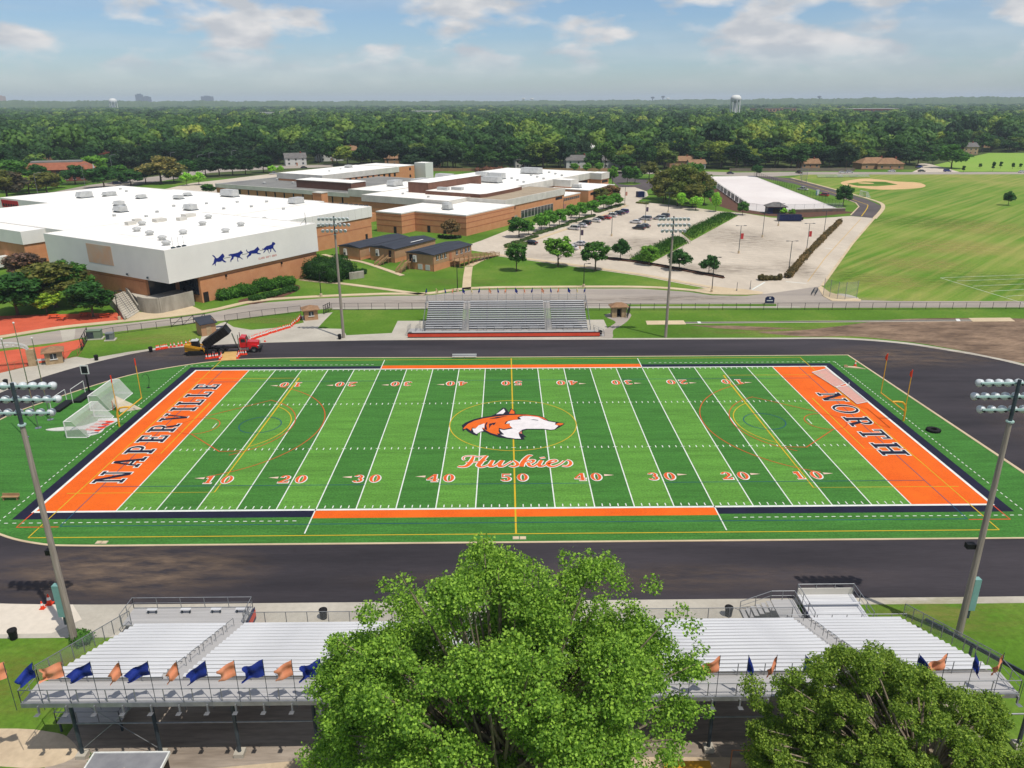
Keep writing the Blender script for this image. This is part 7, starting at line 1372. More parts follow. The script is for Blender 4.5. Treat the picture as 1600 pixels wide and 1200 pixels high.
# lawn and drive trees
LT = 'young trees on the lawn behind the far bleachers'
ptree((2.11,106.02), 8.76, 38, 'airy', MG, 'young airy tree on the lawn, left of the three behind the bleachers', LT); ptree((13.93,111.77), 9.5, 54, 'airy', LG, 'wide airy tree on the lawn, middle of the three behind the bleachers', LT); ptree((23.8,106.28), 8.94, 50, 'airy', MG, 'airy tree on the lawn, right of the three behind the bleachers', LT)
ptree((32.84,121.45), 6.74, 30, 'round', DG, 'compact dark tree at the left end of the guard rail'); ptree((39.95,113.74), 5.82, 34, 'round', LG, 'low bushy tree at the foot of the grass berm'); ptree((46.98,106.5), 6.17, 38, 'round', DG, 'dark tree in the guard rail strip beside the far right pole'); ptree((53.61,100.5), 5.68, 30, 'round', DG, 'small dark tree at the right end of the guard rail strip')
DT = 'trees along the school drive planter'
for i, (u, h, w) in enumerate((((3.83,161.87), 7.36, 38), ((12.05,175.42), 6.79, 27), ((15.47,181.22), 7.38, 27), ((19.4,187.24), 6.59, 25), ((24.5,196.79), 7.26, 26), ((28.66,206.99), 6.74, 26), ((34.27,214.08), 6.63, 27), ((41.35,231.46), 6.69, 25), ((44.08,235.53), 5.96, 23), ((48,241.83), 6.33, 25), ((7.29,167.13), 5.3, 22))):
    ptree(u, h, w, 'round', K(78, 126, 40) if i else K(58, 100, 36), '%s tree counted from the near end of the school drive planter' % ORD[i] if i < 10 else 'small tree just behind the nearest drive planter tree', DT)
ptree((-19.41,161.29), 7.12, 36, 'round', BR, 'rounded brownish tree against the music wing wall'); ptree((49.4,267.58), 7.35, 32, 'round', BR, 'brownish tree at the corner of the art wing'); ptree((43.68,262.85), 6.39, 28, 'round', OL, 'olive tree beside the art wing wall')
CT = 'big olive trees beside the white courts'
for i, (u, h, w, c) in enumerate((((74.99,266.53), 14.58, 52, OL), ((79.65,251.86), 18.46, 54, K(84, 98, 42)), ((86.61,249.28), 15.33, 44, OL), ((91.17,287.01), 16.53, 50, MG), ((85.31,298.73), 13.88, 46, OL))): ptree(u, h, w, 'round', c, ['left front', 'tall middle', 'right front', 'right rear', 'left rear'][i] + ' tree of the olive clump beside the white courts', CT)
for i, (u, h, w, c) in enumerate((((71.43,254.53), 9.37, 34, OL), ((75.43,242.97), 11.55, 40, K(84, 98, 42)), ((81.2,238.37), 10.88, 40, OL), ((88.35,246.93), 10.57, 32, MG))): ptree(u, h, w, 'round', c, '%s low tree from the left along the front of the olive clump' % ORD[i], CT)
for u, h, w, c, lab in (((74.71,287.71), 6.18, 18, OL, 'small tree left of the olive clump'), ((68.19,341.75), 10.43, 22, MG, 'left tree on the traffic island'), ((72.49,341.55), 10.08, 22, MG, 'right tree on the traffic island'), ((85.05,367.42), 10.99, 30, OL, 'olive tree behind the traffic island'), ((75.27,234.34), 7.28, 18, LIME, 'lime green young tree, left of three at the lot edge'), ((80.38,228.96), 6.25, 22, LIME, 'lime green young tree, middle of three at the lot edge'), ((87.48,223.65), 8.9, 18, LIME, 'lime green young tree, right of three at the lot edge'), ((95.89,213.7), 5.87, 19, MG, 'small round tree at the left corner of the white courts'), ((111.8,211.26), 3.3, 11, LIME, 'lime shrub tree left behind the dumpster'), ((114.5,209.33), 3.28, 10, LG, 'small green tree right behind the dumpster'),
    ((148.02,240.14), 9.58, 27, DG, 'dark tree in the bend of the access road'), ((220.79,239.51), 6.59, 15, DG, 'lone small tree on the ball field'), ((302.71,434.22), 17.02, 42, MG, 'large spreading tree in the park beyond the far street'), ((310.76,473.53), 7.13, 12, DG, 'small dark tree beside the side street'), ((153.36,380.48), 7.54, 17, DG, 'small dark tree at the back corner of the courts')): ptree(u, h, w, 'round', c, lab)
for i, (a, b) in enumerate(((897, 268), (917, 267), (936, 268), (957, 287))): pass
for i, (u, h, w) in enumerate((((43.9,408.45), 7.15, 13), ((52.13,408.01), 7.54, 14), ((59.94,407.6), 7.53, 14), ((58.99,335.13), 11.3, 18))): ptree(u, h, w, 'oval', LG, '%s of four light green trees behind the academic wing' % ORD[i], 'light trees behind the academic wing')
for i, (u, h) in enumerate((((294.26,404.58), 5), ((321.77,433.15), 4), ((316.92,410.57), 7.5), ((335.29,432.39), 5.5), ((340.13,426.88), 5), ((348.35,431.66), 4))): tree('cone', u, h, 2.2, DG, '%s sapling from the left in the park beyond the far street' % ORD[i], 'saplings in the park')
# trees west of the school
WT = 'trees around the red plaza'
for u, h, w, k, c, lab in (((-108.69,62.89), 10.13, 84, 'round', DG, 'dark tree at the left end of the red plaza'), ((-103.86,69.5), 11.62, 92, 'airy', OL, 'tall olive tree at the middle of the plaza edge'), ((-100.86,72.98), 11.09, 72, 'airy', MG, 'green tree against the gym wall'), ((-91.07,60.88), 8.37, 68, 'round', DG, 'dark compact tree beside the plaza stair'), ((-102.75,63.84), 5.5, 44, 'airy', YG, 'low yellow-green tree at the plaza edge'), ((-126.03,96.62), 8.55, 54, 'airy', K(98, 78, 66), 'purple-leaved tree beside the corner hall'), ((-111.46,75.68), 6.13, 60, 'round', MG, 'mid green tree behind the olive plaza tree')): ptree(u, h, w, k, c, lab, WT)
AV = 'street trees along the avenue'
for i, (u, h, w, c) in enumerate((((-240.78,264.56), 16.13, 50, OL), ((-242.08,279.49), 13.19, 46, K(80, 74, 56)), ((-258.45,313.73), 15.56, 46, MG), ((-244.22,301.32), 8.87, 36, YG), ((-249.99,319.51), 13.17, 32, DG), ((-236.52,303.87), 10.51, 36, OL), ((-246.71,332.21), 6.8, 18, LG), ((-247.78,353.01), 10.28, 29, DG), ((-261.04,401.55), 12.07, 34, LG), ((-220.56,331.03), 10.82, 38, DG), ((-224.3,359.25), 10.06, 30, MG), ((-211.88,344.22), 7.67, 32, DG), ((-209.87,358.56), 8.62, 26, DG), ((-199.2,354.37), 14.89, 48, K(116, 110, 60)), ((-196.31,365.47), 8.01, 24, OL), ((-198.24,394.01), 10.39, 30, DG), ((-189.27,397.9), 11.23, 30, DK), ((-182.23,401.95), 11.32, 30, DK), ((-175.07,406.07), 11.41, 28, DK), ((-168.22,410.27), 9.92, 24, DK), ((-160.72,424.04), 10.58, 26, DK), ((-179.96,342.74), 6.96, 14, LIME), ((-174.35,346), 7, 15, LIME), ((-152.07,300.25), 4.76, 20, MG), ((-151.96,414.06), 5.2, 11, LIME), ((-149.12,423.42), 4.48, 9, LIME))):
    ptree(u, h * 1.12, w * 1.25, 'round', c, 'street tree number %d from the left along the avenue west of the school' % (i + 1) if False else '%s street tree from the left along the avenue west of the school' % (ORD + ['twenty-first', 'twenty-second', 'twenty-third', 'twenty-fourth', 'twenty-fifth', 'twenty-sixth'])[i], AV)

# ---- the two large trees in the foreground
def big_tree(label, base, blobs, n, ll, lw, col, th, tr_, seed, up, rand, core):
    rng = np.random.default_rng(seed); o = thing('large_tree', label, 'tree', (*base, 0)); bl = [(np.array(c) - np.array([base[0], base[1], 0]), r_) for c, r_ in blobs]
    v, f = leaves(rng, bl, n, ll, lw, (.45, 1.14), up, rand, core); c = link('crown', mesh_arrays('crown', v, f), LEAF, o); c.color = col
    t = trunk_mesh('trunk', th, tr_, [tuple(b[0] + np.array([0, 0, b[1][2] * .6])) for b in bl[::4]], 9, .5, seed); link('trunk', t, M('pale_bark', K(168, 152, 130), K(130, 116, 98), 1.5, .9, stretch=(3, 3, .4)), o); return o
rng = np.random.default_rng(5)
def fit_outline(bl, OUTL, y0, sc):
    keep = []; big = []
    for c, r_ in bl:
        k = (y0 + 102.03) / (c[1] + 102.03); x = -.97 + (c[0] + .97) * k; z = 43.85 + (c[2] - 43.85) * k; rr = r_[0] * k * .95
        if all(inside((x + rr * math.cos(a), z + rr * math.sin(a)), OUTL) for a in np.linspace(0, 6.28, 9)): big.append((c, r_))
    for c, r_ in big:
        for i in range(11):
            d = rng.normal(size=3); d[2] += .5; d[1] -= .3; d /= np.linalg.norm(d); q_ = rng.uniform(.42, .85) * sc; keep.append((c + d * r_ * .8, np.array([q_, q_, q_ * .8])))
    for (x0, z0), (x1, z1) in zip(OUTL[:-1], OUTL[1:]):
        n = max(1, int(math.hypot(x1 - x0, z1 - z0) / 1.15))
        for i in range(n):
            u = (i + rng.uniform(-.3, .3)) / n; r_ = rng.uniform(.45, .95); cx, cz = sum(p[0] for p in OUTL) / len(OUTL), 8.0; px, pz = x0 + (x1 - x0) * u, z0 + (z1 - z0) * u; d = math.hypot(cx - px, cz - pz); s_ = (r_ * 1.05 + abs(rng.normal()) * .55 + .15) / d
            keep.append((np.array([px + (cx - px) * s_, y0 + rng.uniform(-1.2, 1.2), pz + (cz - pz) * s_]), np.array([r_, r_, r_ * .85])))
    return keep
OUT1 = [(-13.4, 1.0), (-14.0, 7.0), (-13.4, 10.9), (-11.6, 15.0), (-10.5, 17.6), (-7.3, 20.2), (-5.6, 19.4), (-4.2, 20.4), (-2.75, 22.3), (-1.05, 21.5), (1.0, 20.8), (2.2, 21.75), (3.4, 22.1), (4.96, 21.5), (5.9, 20.1), (7.7, 19.7), (9.6, 17.8), (10.7, 15.2), (11.5, 12.5), (11.6, 10.1), (10.4, 8.2), (9.4, 5.7), (8.5, 1.0)]
B1 = fit_outline(crown_blobs(rng, (-1.2, -67.0, 11.0), (13.0, 9.0, 11.0), 135, (1.2, 2.3), .4) + crown_blobs(rng, (-1.2, -66.0, 5.5), (12.0, 6.0, 4.5), 40, (1.2, 2.2), .8), OUT1, -66.5, 1)
for px_, py_, y_ in ((0, 0, 0),): pass
for c in ((-2.9, -67.5, 22.6), (-3.6, -66.5, 21.2), (3.6, -67.5, 21.8), (4.6, -67, 21.0), (-6.4, -66.5, 19.6), (-7.6, -66, 18.2), (7.4, -66, 18.6), (9.6, -66, 16.4), (10.8, -65.5, 13.0), (-11.6, -66, 13.2), (-12.6, -65.5, 9.6), (.6, -67.5, 20.4), (11.2, -66, 9.0), (-10.2, -66.2, 15.6)):
    for k in range(0): B1.append((np.array(c) * np.array([.94, 1, 1]) - np.array([0, 0, 1.1]) + rng.normal(size=3) * np.array([.9, .8, .7]), np.array([.9, .9, .8]) * rng.uniform(.7, 1.25)))
big_tree('huge bright green leafy tree in the middle foreground hiding the bleachers', (-1.2, -67.2), B1, 270000, .175, .135, K(112, 146, 54), 10, .42, 51, .5, .85, 0)
rng = np.random.default_rng(9)
OUT2 = [(13.6, 1.0), (13.7, 8.2), (12.7, 10.6), (14.5, 11.3), (16.6, 13.4), (19.1, 14.3), (21.8, 13.8), (23.5, 12.6), (26.0, 11.4), (28.7, 9.95), (30.7, 7.95), (33.1, 4.3), (33.5, 1.0)]
B2 = fit_outline(crown_blobs(rng, (23.2, -66.3, 6.4), (10.6, 6.0, 7.6), 105, (.9, 1.7), .4), OUT2, -65.5, .6)
for c in ((19.6, -65.5, 13.2), (22.5, -65.5, 13.6), (17.0, -65.2, 11.6), (15.0, -65, 8.6), (26.5, -65.4, 12.4), (28.6, -65.2, 10.2), (13.8, -64.8, 6.0)):
    for k in range(0): B2.append((np.array(c) + rng.normal(size=3) * np.array([.9, .6, .6]), np.array([.8, .8, .55]) * rng.uniform(.7, 1.2)))
big_tree('darker feathery tree at the bottom right corner in front of the bleachers', (23.4, -67.5), B2, 220000, .17, .095, K(108, 132, 50), 8, .4, 52, .4, .9, 0)

# ---------------------------------------------------------------- hedges, shrubs, berms
def hedge(label, pts, w, h, col, n, ll=.34, name='hedge', cat='hedge', seed=3, rough_=.25, base=True):
    rng = np.random.default_rng(seed); bl = []; P = [np.array(p) for p in pts]; tot = 0
    for a, b in zip(P[:-1], P[1:]):
        L_ = np.linalg.norm(b - a); k = max(1, int(L_ / (w * .55)))
        for i in range(k + 1):
            q_ = a + (b - a) * i / k; r_ = w / 2 * rng.uniform(1 - rough_, 1 + rough_); hh = h * rng.uniform(1 - rough_, 1 + rough_ * .6)
            bl.append((np.array([q_[0] - P[0][0], q_[1] - P[0][1], hh * .48]), np.array([r_, r_, hh * .52])))
    v, f = leaves(rng, bl, n, ll, ll * .7, (.85, 1.08), .4, .8, .86)
    o = thing(name, label, cat, (*pts[0], 0)); c = link('foliage', mesh_arrays('foliage', v, f), LEAF, o); c.color = col
    s_ = MB()
    for b in bl[::3]: s_.tube((b[0][0], b[0][1], 0), (b[0][0], b[0][1], h * .5), .05, n=5)
    s_.build('stem', BARK, o, kind='stuff'); return o
hedge('long brown clipped hedge between the empty lot and the drive', [(73.42,96),(86.28,119.93),(103.68,151.07),(126.57,191.59)], 1.9, 1.5, K(92, 78, 48), 9000, .4, seed=4); hedge('short brown clipped hedge at the front corner of the empty lot', [(65.59,93.13),(70.34,93.39)], 1.8, 1.4, K(86, 80, 48), 1800, .35, seed=5)
hedge('tall dark clipped hedge along the gym brick wall', [(-67.74,75.86),(-64.5,79.93),(-60.62,85.19),(-56.29,91.09)], 3.4, 2.8, K(62, 104, 34), 9000, .4, seed=6); hedge('low dark juniper hedge in front of the gym hedge', [(-60.22,75.05),(-57.3,79.1),(-53.97,84.68)], 2.6, 1.1, K(48, 84, 30), 5000, .36, seed=7)
struct('planting_bed', MB().poly(smooth_loop([(-63.97,74.53),(-61.28,79.52),(-56.9,86.13),(-54.32,91.04),(-52.4,86.02),(-54.11,78.7),(-58.24,71.95),(-61.04,71.42)], 4), .012), mt['mulch'])
hedge('big rounded dark clipped bush at the gym corner by the light pole', [(-51.8,97.75),(-48.82,96.51),(-45.55,94.52),(-43.45,99.09),(-51.38,104.13),(-46.82,105.67)], 6.0, 5.0, K(40, 72, 26), 9000, .42, 'bush', 'bush', 8, .1); hedge('low ragged shrubs in front of the first portable classroom', [(-51.33,127.81),(-48.62,125.74),(-46.31,126.67)], 1.6, 1.0, K(60, 100, 36), 1500, .3, 'shrub', 'shrub', 9)
hedge('clipped shrub bank behind the short concrete wall', [(-41.99,102.25),(-39.68,103.82)], 2.2, 1.8, K(46, 80, 30), 1800, .36, 'shrub', 'shrub', 10); hedge('dark low hedge along the music wing wall', [(-23.69,162.74),(-20.42,160.02),(-16.56,161.2)], 1.4, 1.1, DK, 1600, .32, seed=11)
hedge('shrubs between the two timber stairs', [(-32.4,121.37),(-30.47,127.21)], 1.6, 1.6, K(60, 100, 36), 1200, .3, 'shrub', 'shrub', 12)
PLB = 'planter bed'
for i, (a, b) in enumerate((([(-0.4,145.86),(9.37,163.01)], 'nearest'), ([(10.03,168.41),(21.91,188.74)], 'second'), ([(23.26,193.52),(35.31,214.04)], 'third'), ([(37.97,223.52),(51.78,248.37)], 'farthest'))):
    hedge('%s strip of low dark shrubs under the school drive trees' % b, a, 2.6, .7, K(66, 86, 44), 2600, .34, 'shrub_strip', 'shrubs', 20 + i, .4)
struct('planter_kerb', walk_mb([(-0.82,139.03),(9.61,157.79),(22.27,180.99),(35.53,206.75),(53.73,246.04)], 1.6, .14), mt['tan_conc'])
hedge('bushy shrub patch at the near tip of the drive planter', [(-0.21,142.39),(2.42,140.05),(4.99,145.69)], 2.4, 1.3, K(84, 104, 52), 2200, .34, 'shrub', 'shrub', 30); hedge('low brown shrubs at the end of the school lot', [(59.88,253.81),(63.05,250.21)], 2.0, .8, OL, 700, .4, 'shrub', 'shrub', 31)
hedge('reddish shrubs in a row behind the academic wing', [(-18.78,416.5),(-6.59,413.47),(-0.33,415.52)], 5.0, 3.6, K(112, 78, 62), 3000, .7, 'shrub', 'shrub', 32, .3); hedge('small bush at the foot of the near left floodlight pole', [(-38.27,-46.89),(-37.8,-47.15)], 1.5, 1.0, MG, 900, .16, 'shrub', 'shrub', 33); hedge('weedy shrub behind the storage trailer under the bleachers', [(-30.2, -60.3), (-29.0, -60.6)], 1.0, .8, MG, 500, .15, 'shrub', 'shrub', 34)
def berm(label, pl, h, seed):
    rng = np.random.default_rng(seed); a, b, c, d = [np.array(p) for p in pl]; nu, nv = 26, 8; V = []; F_ = []
    for i in range(nu + 1):
        for j in range(nv + 1):
            u, v = i / nu, j / nv; p = (a * (1 - u) + d * u) * (1 - v) + (b * (1 - u) + c * u) * v
            V.append((p[0] - pl[0][0], p[1] - pl[0][1], .02 + h * math.sin(math.pi * v) ** .7 * min(1, 6 * u, 6 * (1 - u)) + rng.uniform(0, .06)))
    F_ = [(i * (nv + 1) + j, (i + 1) * (nv + 1) + j, (i + 1) * (nv + 1) + j + 1, i * (nv + 1) + j + 1) for i in range(nu) for j in range(nv)]
    o = link('grass_berm', MB().add(V, F_).mesh('grass_berm', True), mt['lawn']); o.location = (*pl[0], 0); o['kind'] = 'structure'
    VV = np.array(V); n = 9000; k = rng.integers(0, len(V), n); pos = VV[k] + rng.normal(size=(n, 3)) * np.array([.8, .8, .03]); ok = VV[k][:, 2] > .2; pos = pos[ok]; n = len(pos)
    t = rng.normal(size=(n, 3)) * .2 + np.array([0, 0, .3]); w_ = rng.normal(size=(n, 3)); w_[:, 2] = 0; w_ /= np.linalg.norm(w_, axis=1, keepdims=True)
    vv = np.stack([pos - w_ * .1, pos + w_ * .1, pos + t + w_ * .04, pos + t - w_ * .04], 1).reshape(-1, 3); g = link('grass', mesh_arrays('grass', vv, np.arange(4 * n).reshape(-1, 4)), LEAF, o); g.color = K(54, 96, 28, .5); g['kind'] = 'stuff'
berm('', [(91.75,222.51),(93.55,211.93),(60.88,152.4),(61.19,169.53)], 1.1, 1); berm('', [(58.98,163.43),(59.14,149.39),(39.59,113.75),(35.61,122.34)], 1.1, 2)
hr_ = thing('handrail', 'short steel handrail on the path crossing the grass berm', 'handrail', (*(59.81,156.21), 0)); q2 = rel([(60,166.11),(59.97,151.19)], (59.81,156.21))
for i in range(5): p = Vector(q2[0]).lerp(Vector(q2[1]), i / 4); MB().tube((*p, 0), (*p, 1.5), .05).build('post', mt['wood'], hr_)
MB().tube((*q2[0], 1.5), (*q2[1], 1.5), .05).build('rail', mt['wood'], hr_)

# ---------------------------------------------------------------- neighbourhood, far buildings, woods
KEEP = []  # (x, y, r) clearings
def house(label, loc, rz, w, d, h, wall, roof, storeys=1, hip_=False):
    o = thing('house', label, 'house', (*loc, 0), rz, 'houses among the trees'); H_ = h
    MB().box(-w / 2, w / 2, -d / 2, d / 2, 0, H_).build('wall', mt[wall], o); rh = d * .32
    if hip_: r_ = hip(o, -w / 2, w / 2, -d / 2, d / 2, H_ + .16, rh, .6, roof)
    else:
        e = .6; r_ = MB().add([(-w / 2 - e, -d / 2 - e, H_ - .2), (w / 2 + e, -d / 2 - e, H_ - .2), (w / 2 + e, 0, H_ + rh), (-w / 2 - e, 0, H_ + rh), (w / 2 + e, d / 2 + e, H_ - .2), (-w / 2 - e, d / 2 + e, H_ - .2)], [(0, 1, 2, 3), (3, 2, 4, 5)]).build('roof', mt[roof], o)
        for s in (-1, 1): MB().add([(s * (w / 2 - .01), -d / 2, H_), (s * (w / 2 - .01), d / 2, H_), (s * (w / 2 - .01), 0, H_ + rh - .25)], [(0, 1, 2)]).build('gable', mt[wall], o)
    MB().box(w * .25, w * .25 + .9, -.5, .5, H_, H_ + rh + .9).build('chimney', mt['brickred'], r_)
    for st_ in range(storeys):
        z = .9 + st_ * 2.8
        for k in range(3):
            x = -w / 2 + w * (k + .5) / 3 - .6
            wn = MB().box(x, x + 1.2, -d / 2 - .05, -d / 2 + .05, z, z + 1.3).build('window', mt['glass'], o); MB().box(x - .1, x + 1.3, -d / 2 - .09, -d / 2 - .051, z + 1.31, z + 1.42).build('frame', mt['white'], wn); MB().box(x - .1, x + 1.3, -d / 2 - .12, -d / 2 - .051, z - .12, z - .01).build('sill', mt['white'], wn)
    MB().box(.1, 1.1, -d / 2 - .06, -d / 2 + .05, 0, 2.1).build('door', mt['brick_dk'], o); KEEP.append((loc[0], loc[1], max(w, d) * .62)); KEEP.append((loc[0] - loc[0] * .02, loc[1] - 10, 5))
for u, rz, w, d, h, wall, roof, st_, hp_, lab in (
    ((49.56,448.42), R(4), 17, 10, 5.8, 'siding_white', 'shingle_grey', 2, False, 'pale two-storey house with grey roof behind the school'), ((75.03,452.45), R(-6), 15, 9, 5.4, 'siding_white', 'shingle_grey', 2, False, 'grey-roofed house half hidden right of the pale two-storey house'), ((122.34,455.32), R(3), 17, 9, 4.6, 'siding_tan', 'shingle_brown', 1, False, 'tan-roofed house behind the olive tree clump'), ((130.94,443.86), R(5), 11, 8, 3.4, 'siding_white', 'shingle_brown', 1, False, 'small brown-roofed house next to the tan-roofed one'), ((249.87,437.18), R(8), 22, 11, 3.6, 'siding_tan', 'shingle_brown', 1, True, 'low hip-roofed tan house facing the baseball diamond'), ((258.92,434.03), R(-4), 17, 11, 3.4, 'siding_tan', 'shingle_brown', 1, True, 'second low hip-roofed house at the far street bend'), ((208.87,444.88), R(3), 13, 9, 3.2, 'siding_tan', 'shingle_brown', 1, False, 'tan house behind the fence left of the backstop'), ((-141.02,533.75), R(30), 20, 12, 6.2, 'siding_white', 'shingle_grey', 2, False, 'white gabled house with grey roof beyond the two-storey wing'), ((-156.08,488.91), R(20), 15, 10, 5.6, 'siding_white', 'shingle_grey', 2, False, 'grey house left of the white gabled house'), ((-81.92,484.57), R(6), 14, 9, 5.2, 'siding_tan', 'shingle_brown', 2, False, 'tan gabled house above the white screen block'), ((-54.74,471.16), R(0), 15, 9, 3.6, 'siding_tan', 'shingle_brown', 1, False, 'brown house under trees behind the auditorium'), ((-25.72,563.34), R(0), 17, 9, 5.6, 'siding_white', 'roof_red', 2, False, 'house with a reddish roof among the trees behind the fly tower'), ((11.01,456.08), R(8), 10, 8, 6.0, 'siding_white', 'shingle_grey', 2, False, 'narrow white house end behind the academic wing'), ((387.72,584.65), R(-6), 14, 10, 6.4, 'siding_tan', 'shingle_brown', 2, False, 'tall tan house at the edge of the park'), ((393.75,575.69), R(4), 13, 10, 6.4, 'stone', 'shingle_grey', 2, False, 'grey-roofed house right of the tall tan house'), ((363.55,586.33), R(4), 13, 10, 6.0, 'siding_tan', 'shingle_brown', 2, False, 'house peeking out left of the park tree'), ((96.98,888.81), R(10), 22, 13, 7, 'siding_white', 'shingle_grey', 2, False, 'far grey-roofed house in the woods above the school'), ((-67.2,515.48), R(-8), 12, 9, 4.0, 'siding_tan', 'shingle_brown', 1, False, 'small tan-roofed house beside the brown house')):
    house(lab, u, rz, w, d, h, wall, roof, st_, hp_)
# wooden yard fence along the far street
fo = thing('timber_fence', 'grey-brown timber yard fence along the far street', 'fence', (*(171.33,414.05), 0)); FP = rel([(147.32,418.27),(171.95,415.96),(198.28,416.5),(229.23,416.79)], (171.33,414.05))
for i in range(3): wall_mb([FP[i], FP[i + 1]], 0, 2.0, .12).build('fence_panel', M('weathered_boards', K(150, 136, 120), K(128, 116, 104), .3, .9), fo)
for i in range(16): p = Vector(FP[0]).lerp(Vector(FP[-1]), i / 15); MB().box(p.x - .1, p.x + .1, p.y - .25, p.y - .05, 0, 2.2).build('post', mt['wood'], fo)
fo2 = thing('timber_fence', 'brown timber yard fence behind the school roofs', 'fence', (*(-13.11,425.94), 0)); FP = rel([(-87.77,440.14),(-38.97,429.84),(16.72,424.33),(72.06,423.82)], (-13.11,425.94))
for i in range(3): wall_mb([FP[i], FP[i + 1]], 0, 2.0, .12).build('fence_panel', mt['wood'], fo2)
for i in range(20): p = Vector(FP[0]).lerp(Vector(FP[-1]), i / 19); MB().box(p.x - .1, p.x + .1, p.y - .25, p.y - .05, 0, 2.2).build('post', mt['wood'], fo2)
# brick office with terracotta mansard, long brick blocks, apartments
of = thing('brick_office', 'two-storey red brick office with terracotta mansard roof across the avenue', 'building', (*(-271.32,380.95), 0), R(20)); w, d = 38, 20
MB().box(-w / 2, w / 2, -d / 2, d / 2, 0, 6.6).build('wall', mt['brickred'], of); MB().add([(-w / 2 - .8, -d / 2 - .8, 6.6), (w / 2 + .8, -d / 2 - .8, 6.6), (w / 2 + .8, d / 2 + .8, 6.6), (-w / 2 - .8, d / 2 + .8, 6.6), (-w / 2 + 5, -d / 2 + 5, 10.4), (w / 2 - 5, -d / 2 + 5, 10.4), (w / 2 - 5, d / 2 - 5, 10.4), (-w / 2 + 5, d / 2 - 5, 10.4)], [(0, 1, 5, 4), (1, 2, 6, 5), (2, 3, 7, 6), (3, 0, 4, 7), (4, 5, 6, 7)]).build('roof', mt['roof_red'], of); MB().box(-w / 2 + 5.4, w / 2 - 5.4, -d / 2 + 5.4, d / 2 - 5.4, 10.41, 11.2).build('roof_deck', mt['roof_grey'], of)
for fl_ in range(2):
    for i in range(9):
        x = -w / 2 + 2 + i * 4.2; wn = MB().box(x, x + 1.8, -d / 2 - .08, -d / 2 + .05, 1 + fl_ * 3.1, 2.7 + fl_ * 3.1).build('window', mt['glass'], of); MB().box(x - .1, x + 1.9, -d / 2 - .12, -d / 2 - .081, .85 + fl_ * 3.1, .98 + fl_ * 3.1).build('sill', mt['white'], wn)
MB().add([(w / 2 + .9, -d / 2 - .5, 6.7), (w / 2 + .9, -d / 2 + 9, 6.7), (w / 2 + .6, -d / 2 + 4.3, 9.6)], [(0, 1, 2)]).build('white_gable', mt['white'], of); KEEP.append((*(-271.32,380.95), 26)); KEEP.append((*(-248.63,339.01), 16))
def block(label, loc, rz, w, d, h, wall, roof, nwin, fl_, slab=True, clear=1):
    o = thing('building_block', label, 'building', (*loc, 0), rz, 'buildings beyond the school'); MB().box(-w / 2, w / 2, -d / 2, d / 2, 0, h).build('wall', mt[wall], o); MB().box(-w / 2 - .6, w / 2 + .6, -d / 2 - .6, d / 2 + .6, h + .01, h + .8).build('roof', mt[roof], o)
    for f_ in range(fl_):
        for i in range(nwin):
            x = -w / 2 + w * (i + .5) / nwin; s_ = min(2.4, w / nwin * .35); z = h * (f_ + .35) / fl_; MB().box(x - s_, x + s_, -d / 2 - .1, -d / 2 + .05, z, z + h / fl_ * .42).build('window', mt['glass'], o)
    if clear: KEEP.append((loc[0], loc[1], max(w, d) * .55)); KEEP.append((loc[0] * .96, loc[1] - 30 * clear, w * .4))
block('long brick block with pale flat roof at the upper left', (-386.07,563.67), R(14), 62, 16, 9, 'brickred', 'siding_white', 8, 2); block('small white-roofed block at the far upper left', (-577.47,838.34), R(10), 40, 18, 8, 'siding_white', 'siding_white', 6, 2); block('brown apartment block left among the trees', (-334.51,583.53), R(14), 34, 14, 8, 'brickred', 'shingle_brown', 6, 2); block('brown apartment block right among the trees', (-311.68,606.77), R(10), 44, 14, 8, 'siding_tan', 'shingle_brown', 7, 2)
block('long tan institutional building right of the water tower', (604.43,1722.68), R(6), 95, 30, 27, 'siding_tan', 'roof_grey', 12, 3); block('wide white-trimmed building on the right skyline woods', (834.98,1744.13), R(0), 110, 34, 25, 'brickred', 'siding_white', 12, 2); block('pale strip of low buildings in the woods left of centre', (-206.16,1928.52), R(20), 90, 20, 22, 'siding_white', 'siding_white', 8, 1); block('white commercial building in the distant woods at left centre', (-547.31,1738.94), R(0), 70, 30, 22, 'siding_white', 'siding_white', 8, 1); block('white-roofed store in the woods above the grey-roofed wing', (-269.1,1383.28), R(12), 50, 24, 18, 'siding_white', 'siding_white', 6, 1)
def skyline(label, u, dist, w, h, m):
    d_ = Vector((u[0] + .97, u[1] + 102.0)).normalized(); p = (-.97 + d_.x * dist, -102 + d_.y * dist); o = thing('skyline_tower', label, 'building', (*p, 0), 0, 'buildings on the skyline'); MB().box(-w / 2, w / 2, -w / 3, w / 3, 0, h).build('tower', mt[m], o); MB().box(-w / 4, w / 4, -w / 6, w / 6, h, h * 1.06).build('plant_room', mt[m], o)
skyline('tall grey tower on the left skyline', (-1082.12,2330.6), 8600, 60, 118, 'steel_dk'); skyline('wide grey slab on the left skyline', (-866.55,2288.32), 8600, 100, 100, 'steel_dk'); skyline('pale low tower at the far left skyline', (-1551.52,2422.66), 8600, 80, 104, 'siding_tan'); skyline('lower grey block right of the tall skyline tower', (-1059.2,2326.11), 8600, 70, 98, 'steel_dk')
